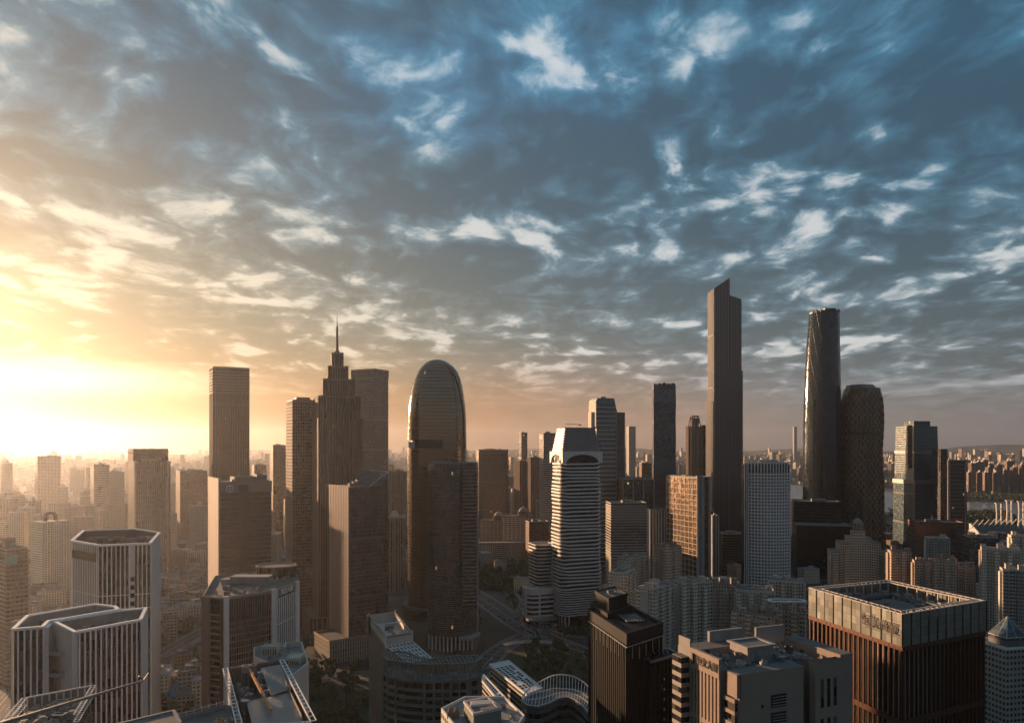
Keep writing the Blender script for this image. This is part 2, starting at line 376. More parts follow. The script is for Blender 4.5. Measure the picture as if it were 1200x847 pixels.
M['steel'] = solid('grey_steel', (.22, .22, .22), .4, .5, var=.15)
M['greymetal'] = solid('grey_cladding', (.17, .18, .18), .45, .35, var=.2)
M['machine'] = solid('galvanised', (.35, .34, .33), .45, .5, var=.25, scale=.8)
M['orange'] = solid('orange_paint', (.55, .24, .08), .5, var=.2)
M['redroof'] = solid('red_roof', (.20, .07, .05), .7)
M['blueroof'] = solid('blue_sheet_roof', (.07, .16, .26), .5, .1, var=.35, scale=.3)
M['green'] = solid('greenish_panel', (.13, .16, .14), .6, var=.25)
M['teal'] = solid('teal_sign_panel', (.12, .33, .30), .6)
M['bronze'] = solid('bronze_metal', (.16, .085, .055), .35, .7, var=.2)
M['sign'] = solid('pale_sign_letters', (.85, .83, .80), .5, streak=False)
M['signdark'] = solid('dark_sign_letters', (.035, .030, .028), .5, streak=False)
# glass skins
M['g_dark'] = facade('dark_glass_skin', (40, 38, 36), (84, 88, 92), .03, (.14, 1), big=14, metal=.7, lit=.0012, grough=.10, blind=.04)
M['g_brown'] = facade('brown_glass_skin', (58, 47, 38), (100, 90, 80), .06, (.26, 1), big=16, metal=.6, lit=.0012, grough=.16, blind=.05)
M['g_teal'] = facade('teal_glass_skin', (64, 72, 74), (74, 96, 104), .04, (.25, 1), big=13, metal=.5, grough=.12, lit=.0008, blind=.05)
M['g_grey'] = facade('grey_glass_skin', (90, 90, 88), (84, 90, 96), .06, (.24, 1), big=12, metal=.5, grough=.18, blind=.05)
M['g_blue'] = facade('blue_grey_glass_skin', (26, 32, 38), (78, 92, 108), .05, (.2, 1), big=15, metal=.6, grough=.14, blind=.03)
M['g_bullet'] = facade('bronze_glass_skin', (38, 31, 26), (138, 122, 104), -1, (.12, 1), metal=.8, grough=.07, tilt=.012, lit=.0005, blind=.0, var=.3)
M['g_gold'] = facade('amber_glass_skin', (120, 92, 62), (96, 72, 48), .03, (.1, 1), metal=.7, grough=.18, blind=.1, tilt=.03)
M['g_black'] = facade('black_glass_skin', (17, 16, 17), (20, 20, 22), .05, (.12, 1), metal=.3, grough=.14, spec=.35, blind=.03)
M['win'] = facade('window_glass', (40, 38, 36), (26, 27, 28), .02, (.04, .98), metal=.2, lit=.0012, blind=.22, grough=.12)
# painted window grids for buildings that stand far off
M['f_cream'] = facade('cream_facade', (214, 200, 176), (44, 42, 40), .26, (.30, .80), wvar=.2)
M['f_pink'] = facade('buff_facade', (204, 178, 152), (46, 40, 37), .22, (.30, .80), wvar=.2)
M['f_grey'] = facade('grey_facade', (150, 146, 138), (48, 50, 52), .2, (.30, .78), wvar=.22)
M['f_brown'] = facade('brown_facade', (112, 86, 68), (40, 36, 33), .22, (.28, .80), wvar=.2)
M['f_white'] = facade('white_facade', (186, 180, 168), (58, 58, 58), .20, (.32, .76), wvar=.16)
M['f_band'] = facade('banded_facade', (150, 142, 130), (46, 46, 47), 0, (.40, .95), wvar=.18, metal=.2)
M['f_vert'] = facade('ribbed_facade', (140, 130, 116), (44, 42, 40), .27, (.06, .97), wvar=.18)
M['f_slate'] = facade('slate_facade', (84, 86, 88), (36, 40, 44), .12, (.22, .90), wvar=.18, metal=.2)
FAR = ['f_cream', 'f_pink', 'f_grey', 'f_brown', 'f_white', 'f_band', 'f_vert', 'f_slate']
# ------------------------------------------------------------------ generic pieces for buildings
def solve(pl, pc, pr, D, d=None, rot=None):
    if rot is None:
        l = (pl-CX)/F; X = gx(pc, D); a = max(-.999, min(.999, (X-l*D)/d/sqrt(1+l*l))); rot = math.degrees(math.asin(a)-atan(l))
    return fit(pl, pc, pr, D, rot)
def centred(poly):
    poly = ccw(poly); cx = sum(p[0] for p in poly)/len(poly); cy = sum(p[1] for p in poly)/len(poly)
    return (cx, cy), [(x-cx, y-cy) for x, y in poly]
def plant(root, x, y, z, w, d, h, m='concrete', name='plant_room', louv=True):
    b = MB(); p = rect(w, d, 0, x, y); b.prism(p, z, z+h, 3, 3, 0, 0); b.parapet(off(p, .15), z+h, .5, .4, 0)
    if louv: b.fins((x-w/2+.6, y-d/2), (x+w/2-.6, y-d/2), z+h*.25, z+h*.8, max(2, int(w/1.2)), .3, .25, 1)
    return b.build(name, [M[m], M['dark']], root)
def cooler(root, x, y, z, s=2.2, h=1.8, m='machine'):
    b = MB(); b.prism(rect(s, s, .2, x, y), z+.25, z+h, 3, 3, 0, 0); b.cyl(x, y, z+h, z+h+.45, s*.38, 10, 0); b.cyl(x, y, z+h+.3, z+h+.47, s*.3, 10, 1)
    for a in (-1, 1):
        for c in (-1, 1): b.box(x+a*s*.4-.1, x+a*s*.4+.1, y+c*s*.4-.1, y+c*s*.4+.1, z, z+.3, 1)
    return b.build('cooling_unit', [M[m], M['dark']], root)
def duct(root, p, q, r=.5, m='machine'):
    b = MB(); b.bar(p, q, r*2, r*2, 0); k = 4
    for i in range(k+1):
        P = [p[j]+(q[j]-p[j])*i/k for j in range(3)]; b.box(P[0]-r*1.3, P[0]+r*1.3, P[1]-r*1.3, P[1]+r*1.3, P[2]-r*1.2, P[2]+r*1.2, 1)
    return b.build('duct', [M[m], M['steel']], root)
def mast(root, x, y, z, h, r=.25):
    b = MB(); b.cyl(x, y, z, z+h, r, 6, 0, r*.3); b.cyl(x, y, z, z+1, r*2.2, 6, 0)
    return b.build('mast', M['steel'], root)
def kit(root, w, d, z, rng, dens=1.0, m='concrete', hmax=4):
    """stair hut, plant rooms, cooling units, tank and a mast on a flat roof of w x d"""
    pw, pd = w*rng.uniform(.25, .45), d*rng.uniform(.25, .45); ox, oy = rng.uniform(-.15, .15)*w, rng.uniform(-.1, .2)*d
    plant(root, ox, oy, z, pw, pd, rng.uniform(hmax*.6, hmax), m)
    for i in range(int(4*dens)):
        x, y = rng.uniform(-.4, .4)*w, rng.uniform(-.4, .4)*d
        if abs(x-ox) < pw/2+1.6 and abs(y-oy) < pd/2+1.6: continue
        cooler(root, x, y, z, rng.uniform(1.6, 2.8), rng.uniform(1.2, 2.2))
    if dens >= 1:
        b = MB(); x, y = ox+pw*.6+1.5, oy+pd*.3
        if abs(x) < w*.45: b.cyl(x, y, z+.4, z+2.6, 1.2, 12, 0, 1.2); b.box(x-1.2, x+1.2, y-1.2, y+1.2, z, z+.4, 1); b.build('water_tank', [M['machine'], M['dark']], root)
        mast(root, ox, oy, z+hmax*.6, rng.uniform(4, 9))
def clutter(root, poly, z, n, seed, hmin=.8, hmax=2.4):
    """random small plant inside a roof polygon: units, ducts, pipes and kerbs"""
    rng = random.Random(seed); xs = [p[0] for p in poly]; ys = [p[1] for p in poly]; c = 0; t = 0; used = []
    def inside(x, y):
        k = False
        for i in range(len(poly)):
            (x0, y0), (x1, y1) = poly[i-1], poly[i]
            if (y0 > y) != (y1 > y) and x < (x1-x0)*(y-y0)/(y1-y0)+x0: k = not k
        return k
    while c < n and t < n*30:
        t += 1; x, y = rng.uniform(min(xs), max(xs)), rng.uniform(min(ys), max(ys)); s = rng.uniform(1.0, 2.6)
        if not all(inside(x+a*2.2, y+b_*2.2) for a in (-1, 1) for b_ in (-1, 1)) or any((x-u)**2+(y-v)**2 < 7 for u, v in used): continue
        used.append((x, y)); q = rng.random(); h = rng.uniform(hmin, hmax)
        if q < .45: cooler(root, x, y, z, s, h)
        elif q < .7: plant(root, x, y, z, s*1.4, s, h, rng.choice(('machine', 'greymetal', 'concrete', 'brown_l')), 'plant_box', False)
        elif q < .88:
            a = rng.choice((0, pi/2)); L = rng.uniform(1.5, 2.2); b = MB(); b.bar((x-cos(a)*L, y-sin(a)*L, z+.5), (x+cos(a)*L, y+sin(a)*L, z+.5), .3, .3); b.bar((x-cos(a)*L, y-sin(a)*L, z), (x-cos(a)*L, y-sin(a)*L, z+.6), .3, .3); b.bar((x+cos(a)*L, y+sin(a)*L, z), (x+cos(a)*L, y+sin(a)*L, z+.6), .3, .3); b.build('pipe', M['machine'], root)
        else: b = MB(); b.cyl(x, y, z, z+h*1.2, s*.4, 10); b.cyl(x, y, z+h*1.2, z+h*1.3, s*.5, 10); b.build('vent_stack', M['steel'], root)
        c += 1
def tower(name, label, cat, cols, D, top, wall, d=None, rot=None, ch=0, bay=3.2, fl=3.8, bands=None, fins=None, par=1.4, roof='roof', trim='concrete', dens=1.0, group=None, seed=1, crown=None, plinth=None, topz=None):
    x, y, w, dd, th = solve(*cols, D, d, rot); z = topz or gz(top, D)
    root = thing(name, label, cat, (x, y), th, group); rng = random.Random(seed*77+int(D)); poly = rect(w, dd, ch)
    b = MB(); b.prism(poly, 0, z, bay, fl); b.build('wall', M[wall], root)
    b = MB(); b.face([(px, py, z+.02) for px, py in off(poly, -.3)]); b.build('roof', M[roof], root)
    b = MB(); b.parapet(off(poly, .12), z, par, .5); b.build('parapet', M[trim], root)
    if bands: s, h, o, m = bands; b = MB(); b.bands(poly, s, z-1, s, h, o, 0); b.build('floor_band', M[m], root)
    if fins: s, wd, o, m = fins; b = MB(); b.allfins(poly, 0, z+par*.6, s, wd, o); b.build('fin', M[m], root)
    if plinth: b = MB(); b.prism(off(poly, plinth[1]), 0, plinth[0], 4, 4.5, 0, 1); b.build('podium', [M['f_grey'], M['roof']], root)
    if crown != 'none': kit(root, w*.8, dd*.8, z+.05, rng, dens)
    return root, w, dd, z, poly
def text_mesh(name, s, size, mat, parent, loc, rot, depth=.15, sx=1.0):
    c = bpy.data.curves.new(name, 'FONT'); c.body = s; c.size = size; c.extrude = depth; c.align_x = 'CENTER'; c.align_y = 'CENTER'; c.resolution_u = 2
    o = bpy.data.objects.new(name, c); COL.objects.link(o); bpy.context.view_layer.update()
    me = bpy.data.meshes.new_from_object(o.evaluated_get(bpy.context.evaluated_depsgraph_get())); bpy.data.objects.remove(o)
    me.materials.clear(); me.materials.append(mat); q = bpy.data.objects.new(name, me); COL.objects.link(q); q.parent = parent
    q.location = loc; q.rotation_euler = rot; q.scale = (sx, 1, 1)
    return q
def face_text(name, s, size, mat, root, p, q, z, t=.5, out=.35, sx=1.0):
    """lettering upright on the wall p -> q"""
    a = atan2(q[1]-p[1], q[0]-p[0]); x = p[0]+(q[0]-p[0])*t+sin(a)*out; y = p[1]+(q[1]-p[1])*t-cos(a)*out
    return text_mesh(name, s, size, mat, root, (x, y, z), (pi/2, 0, a), .12, sx)
def railframe(b, p, q, z, wd, n, t=.35, m=0, up=0.0):
    """a ladder-like frame lying along p -> q: two rails and n rungs"""
    p, q = Vector((*p, z)), Vector((*q, z+up)); d = (q-p).normalized(); s = Vector((d.y, -d.x, 0))*wd
    b.bar(p, q, t, t, m); b.bar(p+s, q+s, t, t, m)
    for i in range(n+1): c = p+(q-p)*i/n; b.bar(c, c+s, t*.9, t*.9, m)
# ================================================================== NEAR BUILDINGS ON THE LEFT
def finned_hexagon():
    z = 150.0; (cx, cy), p = centred([plan(*c, z) for c in ((115, 639), (177, 636.5), (188, 624), (159, 619.5), (97, 621.5), (83, 633.5))])
    r = thing('finned_tower', 'hexagonal office tower with pale upright fins and a sunken open roof well', 'tower', (cx, cy))
    gl = off(p, -.8); b = MB(); b.prism(gl, 0, z-.2, 1.5, 3.6); b.build('wall', M['win'], r)
    b = MB(); n = len(p)
    for i in range(n):
        a, c = p[i], p[(i+1) % n]; L = sqrt((a[0]-c[0])**2+(a[1]-c[1])**2)
        b.fins(a, c, 0, z, max(2, round(L/1.95)), .55, .0 if L < 14 else .15, 0)
    b.build('fin', M['white_fin'], r)
    # broad pale corner slab on the side turned to the right, and one blind strip with a ladder of small openings
    i0 = min(range(n), key=lambda i: abs(p[i][0]+cx-gx(177, cy))+abs(p[i][1]+cy-plan(177, 636.5, z)[1]))
    a, c = p[i0], p[(i0+1) % n]; L = sqrt((a[0]-c[0])**2+(a[1]-c[1])**2)
    b = MB(); b.wall(off(p, .2)[i0], off(p, .2)[(i0+1) % n], 0, z-.5, 3, 3.6, 0); b.build('side_slab', M['white'], r)
    a, c = p[i0-1], p[i0]; L = sqrt((a[0]-c[0])**2+(a[1]-c[1])**2); ux, uy = (c[0]-a[0])/L, (c[1]-a[1])/L; nx, ny = uy, -ux
    b = MB(); t0, t1 = .60*L, .69*L
    q = [(a[0]+ux*t0-nx*.3, a[1]+uy*t0-ny*.3), (a[0]+ux*t0+nx*.25, a[1]+uy*t0+ny*.25), (a[0]+ux*t1+nx*.25, a[1]+uy*t1+ny*.25), (a[0]+ux*t1-nx*.3, a[1]+uy*t1-ny*.3)]
    b.solid(ccw(q), 0, z-.5); b.build('blind_strip', M['white'], r)
    for k in range(14):
        zz = z-19-k*4.2; tm = (t0+t1)/2
        w = MB(); q = [(a[0]+ux*(tm+e)+nx*f, a[1]+uy*(tm+e)+ny*f) for e, f in ((-.95, .2), (.95, .2), (.95, .32), (-.95, .32))]
        w.solid(ccw(q), zz, zz+2.3); w.build('opening', M['black'], r)
    b = MB(); b.ring(p, -1.3, .25, z-.6, z+.4); b.build('parapet', M['white_fin'], r)
    for zz in (z-26, z-33):
        b = MB(); b.ring(off(p, -.5), -.2, .35, zz, zz+.4); b.build('floor_band', M['white'], r)
    b = MB(); inn = off(p, -1.35); m_ = len(inn)
    for i in range(m_): b.wall(inn[(i+1) % m_], inn[i], z-7, z-.2, 3, 3)
    b.face([(x, y, z-6.98) for x, y in inn]); b.build('roof_well', M['roof'], r)
    rng = random.Random(3)
    for k in range(7): plant(r, -21+k*5.4, 14+rng.uniform(-3, 3), z-7, 4.0, 5, rng.uniform(3.5, 5.5), 'brown_l' if k % 2 else 'concrete')
    for k in range(6): cooler(r, -14+k*5, 2+rng.uniform(-4, 4), z-7, 3)
    clutter(r, inn, z-6.95, 26, 31, 1, 3)
    # dark sign board low on the left face
    i1 = (i0-2) % n; a, c = p[i1], p[(i1+1) % n]; b = MB(); q = off(p, .5); P, Q = q[i1], q[(i1+1) % n]
    lerp = lambda t: (P[0]+(Q[0]-P[0])*t, P[1]+(Q[1]-P[1])*t)
    b.solid(ccw([lerp(.08), lerp(.92), tuple(v+d for v, d in zip(lerp(.92), (.6, .3))), tuple(v+d for v, d in zip(lerp(.08), (.6, .3)))]), z-8.5, z-4.5); b.build('sign_board', M['brown'], r)
finned_hexagon()
def stepped_finned():
    z = 138.0
    lw = [plan(*c, z) for c in ((13.5, 737.5), (51, 734.5), (58, 727.7), (140, 714), (136, 710.5), (111.5, 707.7), (31, 721.3))]
    rw = [plan(*c, z) for c in ((86.7, 740), (166, 725), (172.5, 711), (141, 714.2), (62, 727.4))]
    cx, cy = centred(lw)[0]; sh = lambda P: ccw([(x-cx, y-cy) for x, y in P]); lw, rw = sh(lw), sh(rw)
    r = thing('stepped_tower', 'white ribbed office block of two offset wings with a deep balconied notch between them', 'building', (cx, cy))
    for nm, p, dz in (('west_wing', lw, 0), ('east_wing', rw, -.3)):
        Z = z+dz; b = MB(); b.prism(off(p, -.6), 0, Z-.3, 1.6, 3.6)
        w = b.build('wing_wall', M['win'], r)
        f = MB(); n = len(p)
        for i in range(n):
            a, c = p[i], p[(i+1) % n]; L = sqrt((a[0]-c[0])**2+(a[1]-c[1])**2)
            if L > 3: f.fins(a, c, 0, Z, max(1, round(L/1.75)), .48, .12)
        f.build('fin', M['white_fin'], w)
        f = MB(); f.ring(p, -1.0, .2, Z-.5, Z+.35); f.build('parapet', M['white_fin'], w)
        f = MB(); inn = off(p, -1.05); k = len(inn)
        for i in range(k): f.wall(inn[(i+1) % k], inn[i], Z-4.2, Z-.2, 3, 3)
        f.face([(x, y, Z-4.2) for x, y in inn]); f.build('roof_well', M['roof_l'], w)
    # blank end slabs that look to the right, corner piers of the notch
    for i, nm in ((1, 0),):
        q = off(rw, .25); b = MB(); j = min(range(len(rw)), key=lambda k: abs(rw[k][0]+cx-plan(166, 725, z)[0])+abs(rw[k][1]+cy-plan(166, 725, z)[1])); a, c = q[j], q[(j+1) % len(q)]; b.wall(a, c, 0, z-1, 3, 3.6); b.build('end_slab', M['white'], r)
    def at(px, py): X, Y = plan(px, py, z); return (X-cx, Y-cy)
    A, B, C_, D_ = at(51, 734.5), at(86.7, 740), at(64, 727.6), at(58, 727.7)
    q = ccw([A, (A[0]+1.6, A[1]+.3), (D_[0]+1.4, D_[1]-.2), D_]); b = MB(); b.solid(q, 0, z-.2); b.build('corner_pier', M['white'], r)
    q = ccw([B, (B[0]+1.0, B[1]-.3), (B[0]+.6, B[1]+1.2), (B[0]-.6, B[1]+1)]); b = MB(); b.solid(q, 0, z-.2); b.build('corner_pier', M['white'], r)
    E = at(77, 734.8)
    for k in range(11):
        zz = z-10-k*7.4; b = MB(); b.solid(ccw([(A[0]+1, A[1]+.8), (E[0], E[1]), C_, (D_[0], D_[1])]), zz, zz+.5); b.solid(ccw([(A[0]+1, A[1]+.7), (E[0], E[1]-.1), (E[0], E[1]+.25), (A[0]+1, A[1]+1.1)]), zz+.5, zz+1.5)
        b.build('balcony', M['concrete'], r)
    rng = random.Random(5)
    clutter(r, off(lw, -1.5), z-4.15, 22, 5); clutter(r, off(rw, -1.5), z-4.45, 20, 6)
    for k in range(0): pass
    cooler(r, -20, 2, z-4.2, 2.4); cooler(r, -4, 16, z-4.2, 2.4)
stepped_finned()
def crane_roof_block():
    z = 135.0; P = lambda a, b_, zz=z: plan(a, b_, zz)
    bl, br = P(31.7, 817), P(107, 803); fl = P(8, 845); fr = (br[0]+(fl[0]-bl[0])*1.3, br[1]+(fl[1]-bl[1])*1.3); fl = (bl[0]+(fl[0]-bl[0])*1.3, bl[1]+(fl[1]-bl[1])*1.3)
    (cx, cy), p = centred([fl, fr, br, bl]); r = thing('crane_roof_block', 'office block with brown roof screens, louvred plant and a long maintenance boom over its roof', 'building', (cx, cy))
    b = MB(); b.prism(p, 0, z-3.5, 3, 3.6); b.build('wall', M['f_brown'], r)
    b = MB(); b.face([(x, y, z-3.45) for x, y in off(p, -.2)]); b.build('roof', M['roof'], r)
    clutter(r, off(p, -1), z-3.4, 20, 14, .8, 1.8)
    L = lambda q: (q[0]-cx, q[1]-cy); bl, br, fl, fr = map(L, (bl, br, fl, fr))
    b = MB(); n = 9
    for i in range(n):
        t0, t1 = i/n+.006, (i+1)/n-.006; a = (bl[0]+(br[0]-bl[0])*t0, bl[1]+(br[1]-bl[1])*t0); c = (bl[0]+(br[0]-bl[0])*t1, bl[1]+(br[1]-bl[1])*t1)
        b.solid(ccw([a, c, (c[0]+.05, c[1]+.4), (a[0]+.05, a[1]+.4)]), z-3.5, z-.1, 0)
        b.bar((*a, z-3.4), (*a, z+.1), .25, .5, 1)
    b.bar((*bl, z), (*br, z), .35, .3, 1); b.build('roof_screen', [M['brown_l'], M['white']], r)
    for a, c in ((bl, fl), (fr, br)):
        b = MB(); railframe(b, a, c, z, 1.1, 14, .16); railframe(b, a, c, z-1.8, 1.1, 14, .14)
        b.build('ladder_frame', M['white_fin'], r)
    rng = random.Random(8)
    def pt(u, v): return (bl[0]+(br[0]-bl[0])*u+(fl[0]-bl[0])*v, bl[1]+(br[1]-bl[1])*u+(fl[1]-bl[1])*v)
    for u in (.2, .45, .7, .88):
        for v in (.18, .42, .66): q = pt(u, v); (cooler if rng.random() < .6 else lambda r_, x, y, zz, s: plant(r_, x, y, zz, 2.6, 1.8, 1.6, 'greymetal'))(r, q[0], q[1], z-3.5, 1.9)
    for u in (.32, .58): a = pt(u, .1); c = pt(u, .8); duct(r, (*a, z-2.6), (*c, z-2.6), .3)
    q = pt(.55, .3); plant(r, q[0], q[1], z-3.5, 2.4, 5.0, 2.2, 'greymetal')
    # the boom of the window-cleaning cradle (a machine of its own on the roof)
    A = Vector((*plan(-14, 852, z+1.4), z+1.4)); B = Vector((*plan(168, 797, 139.0), 139.0))
    c_ = thing('maintenance_crane', 'long grey window cleaning boom stretched from the brown screened roof', 'crane', (A.x, A.y, z-3.4)); O = Vector((A.x, A.y, z-3.4))
    a, e = A-O, B-O; b = MB(); k = 6
    for i in range(k):
        s0 = .95-.1*i; b.bar(a+(e-a)*(i/k), a+(e-a)*((i+1)/k), s0, s0, 0)
    b.build('boom', M['greymetal'], c_)
    b = MB(); b.box(-1.2, 1.2, -1.2, 1.2, 0, 4.4); b.build('turret', M['greymetal'], c_)
    b = MB(); d = (e-a).normalized(); b.bar(e, e+d*.9+Vector((.5, 0, 1.7)), .22, .22); b.bar(e, e+d*-.9+Vector((-.2, 0, 1.4)), .22, .22); b.bar(e+d*.9+Vector((.5, 0, 1.7)), e+d*1.0+Vector((.9, 0, 2.5)), .16, .16)
    b.build('claw', M['dark'], c_)
    b = MB()
    for i in range(11): q = a+(e-a)*(i/11+.04); b.bar(q, q+Vector((0, 0, .9)), .1, .1)
    b.bar(a+Vector((0, 0, 1.1)), a+(e-a)*.96+Vector((0, 0, .75)), .08, .08); b.build('cable_stay', M['dark'], c_)
crane_roof_block()
def corner_block():
    z = 140.0; (cx, cy), p = centred([plan(139, 848, z), plan(204, 832.5, z), plan(212, 847, z), plan(165, 866, z)])
    r = thing('grey_panel_block', 'low corner of a flat roof clad in large grey panels below the ribbed block', 'building', (cx, cy))
    b = MB(); b.prism(p, 0, z, 1.6, 3.6); b.build('wall', M['greymetal'], r); b = MB(); b.ring(p, -.5, .2, z-.1, z+.3); b.build('coping', M['steel'], r)
    b = MB(); b.face([(x, y, z+.01) for x, y in off(p, -.4)]); b.build('roof', M['roof'], r)
    b = MB(); b.allfins(p, z-14, z, 1.9, .08, .08); b.build('panel_joint', M['steel'], r)
corner_block()
def railing_block():
    z = 122.0; (cx, cy), p = centred([plan(200, 847, z), plan(262, 829, z), plan(276, 832, z), plan(285, 866, z), plan(214, 880, z)])
    r = thing('railed_roof_block', 'roof edge with a white railing and sunlit yellow machinery beside the brown well roof', 'building', (cx, cy))
    b = MB(); b.prism(p, 0, z, 3, 3.6, 0, 1); b.build('wall', [M['f_brown'], M['roof']], r)
    b = MB(); b.parapet(p, z, 1.2, .35); b.build('parapet', M['concrete'], r)
    b = MB(); n = len(p)
    for i in range(n):
        a, c = p[i], p[(i+1) % n]; L = sqrt((a[0]-c[0])**2+(a[1]-c[1])**2); b.bar((*a, z+1.9), (*c, z+1.9), .12, .12)
        for j in range(int(L/2.4)+1): t = j/(int(L/2.4)+1); q = (a[0]+(c[0]-a[0])*t, a[1]+(c[1]-a[1])*t); b.bar((*q, z+1.1), (*q, z+2.4), .16, .16)
    b.build('railing', M['white_fin'], r)
    for k in range(5): cooler(r, 3+(k % 3)*2.6, -2-(k//3)*3.2, z, 2.0, 2.4, 'orange' if k % 2 == 0 else 'machine')
railing_block()
def brown_well():
    z = 125.0; P = lambda a, b_: plan(a, b_, z)
    bl, br, fr, fl = P(266.7, 782.7), P(327.5, 773.5), P(364, 845), P(285, 852)
    (cx, cy), p = centred([fl, fr, br, bl]); r = thing('brown_roof_block', 'brown panelled office block with an open machine roof and grey sheet canopy', 'building', (cx, cy))
    b = MB(); b.prism(p, 0, z-.3, 3, 3.6); b.build('wall', M['brown_l'], r)
    inn = off(p, -1.2); b = MB(); k = 4
    for i in range(k): b.wall(inn[(i+1) % k], inn[i], z-7, z-.3, 3, 3)
    b.face([(x, y, z-7) for x, y in inn]); b.build('roof_well', M['roof'], r)
    L = lambda q: (q[0]-cx, q[1]-cy); bl, br, fl, fr = map(L, (bl, br, fl, fr))
    b = MB()
    for i in range(7): t = (i+.5)/7; q = (bl[0]+(br[0]-bl[0])*t+.2, bl[1]+(br[1]-bl[1])*t-1.0); b.bar((*q, z-7), (*q, z+.3), .3, .5)
    b.bar((*bl, z), (*br, z), .4, .4); b.build('screen_post', M['brown_l'], r)
    for a, c in ((bl, fl), (fr, br)):
        b = MB(); railframe(b, a, c, z+.1, 1.5, 17, .28); b.build('ladder_frame', M['white_fin'], r)
    b = MB(); railframe(b, fl, fr, z+.1, 1.3, 18, .26); b.build('ladder_frame', M['white_fin'], r)
    pt = lambda u, v: (bl[0]+(br[0]-bl[0])*u+(fl[0]-bl[0])*v*(1-u)+(fr[0]-br[0])*v*u, bl[1]+(br[1]-bl[1])*u+(fl[1]-bl[1])*v*(1-u)+(fr[1]-br[1])*v*u)
    # low plant house with upright cladding
    a, b_, c, d = pt(.18, .55), pt(.93, .50), pt(.93, .96), pt(.16, .98); b = MB(); q = ccw([a, b_, c, d]); b.solid(q, z-7, z-1.6, 0); b.allfins(q, z-7, z-1.6, 1.1, .12, .1, 0); b.build('plant_house', M['greymetal'], r)
    a, b_, c, d = pt(.60, .12), pt(.96, .10), pt(.98, .46), pt(.62, .52); b = MB()
    b.face([(*a, z+.4), (*b_, z+.4), (*c, z-1.2), (*d, z-1.2)][::-1]); b.face([(*a, z+.1), (*b_, z+.1), (*c, z-1.5), (*d, z-1.5)])
    for s, t_ in ((a, d), (d, c), (c, b_), (b_, a)): b.bar((*s, z+.2 if s in (a, b_) else z-1.3), (*t_, z+.2 if t_ in (a, b_) else z-1.3), .35, .35)
    for i in range(1, 8): s = [a[j]+(b_[j]-a[j])*i/8 for j in (0, 1)]; e = [d[j]+(c[j]-d[j])*i/8 for j in (0, 1)]; b.bar((*s, z+.45), (*e, z-1.15), .12, .1)
    b.build('canopy', M['greymetal'], r)
    a, c = pt(.36, .12), pt(.50, .78); b = MB(); b.bar((*a, z+1.2), (*c, z-.4), .7, .7)
    for i in range(8): q = [a[j]+(c[j]-a[j])*i/8 for j in (0, 1)]; b.bar((*q, z+.3-i*.15), (*q, z+2.0-i*.2), .2, .2)
    b.build('gantry_beam', M['orange'], r)
    q = pt(.34, .10); plant(r, q[0], q[1]-1, z-7, 2.4, 2.2, 8.4, 'concrete'); q = pt(.43, .12); plant(r, q[0]+.6, q[1]-1, z-7, 1.8, 2.2, 8.8, 'greymetal')
    for u, v in ((.12, .2), (.14, .34), (.24, .3), (.27, .42), (.55, .2), (.52, .34), (.56, .44), (.12, .48)): q = pt(u, v); cooler(r, q[0], q[1], z-7, 2.1, 4.4+2*u, 'machine')
    q = pt(.16, .55); b = MB(); b.cyl(q[0], q[1], z-4.4, z-1.2, 1.3, 14); b.build('water_tank', M['machine'], r)
    q = pt(.57, .12); b = MB(); b.cyl(q[0], q[1], z-7, z-.8, .9, 12); b.build('water_tank', M['white'], r)
brown_well()
def white_l_block():
    z = 115.0; P = lambda a, b_: plan(a, b_, z)
    out = [P(297, 775), P(330, 790), P(339, 801), P(362, 782), P(354, 757), P(334, 758), P(333, 763), P(309, 761), P(297, 764)]
    (cx, cy), p = centred(out); r = thing('white_rendered_block', 'pale rendered block with stepped parapets rising behind the brown machine roof', 'building', (cx, cy))
    b = MB(); b.prism(p, 0, z, 3, 3.6, 0, 1); b.build('wall', [M['cream'], M['roof_l']], r); b = MB(); b.parapet(p, z, 2.2, .6); b.build('parapet', M['cream'], r)
    x, y = P(346, 778); plant(r, x-cx, y-cy, z, 5, 7, 3, 'cream'); x, y = P(318, 768); plant(r, x-cx, y-cy, z, 6, 4, 4, 'cream')
    clutter(r, off(p, -.8), z+.01, 14, 3, .6, 1.6)
white_l_block()
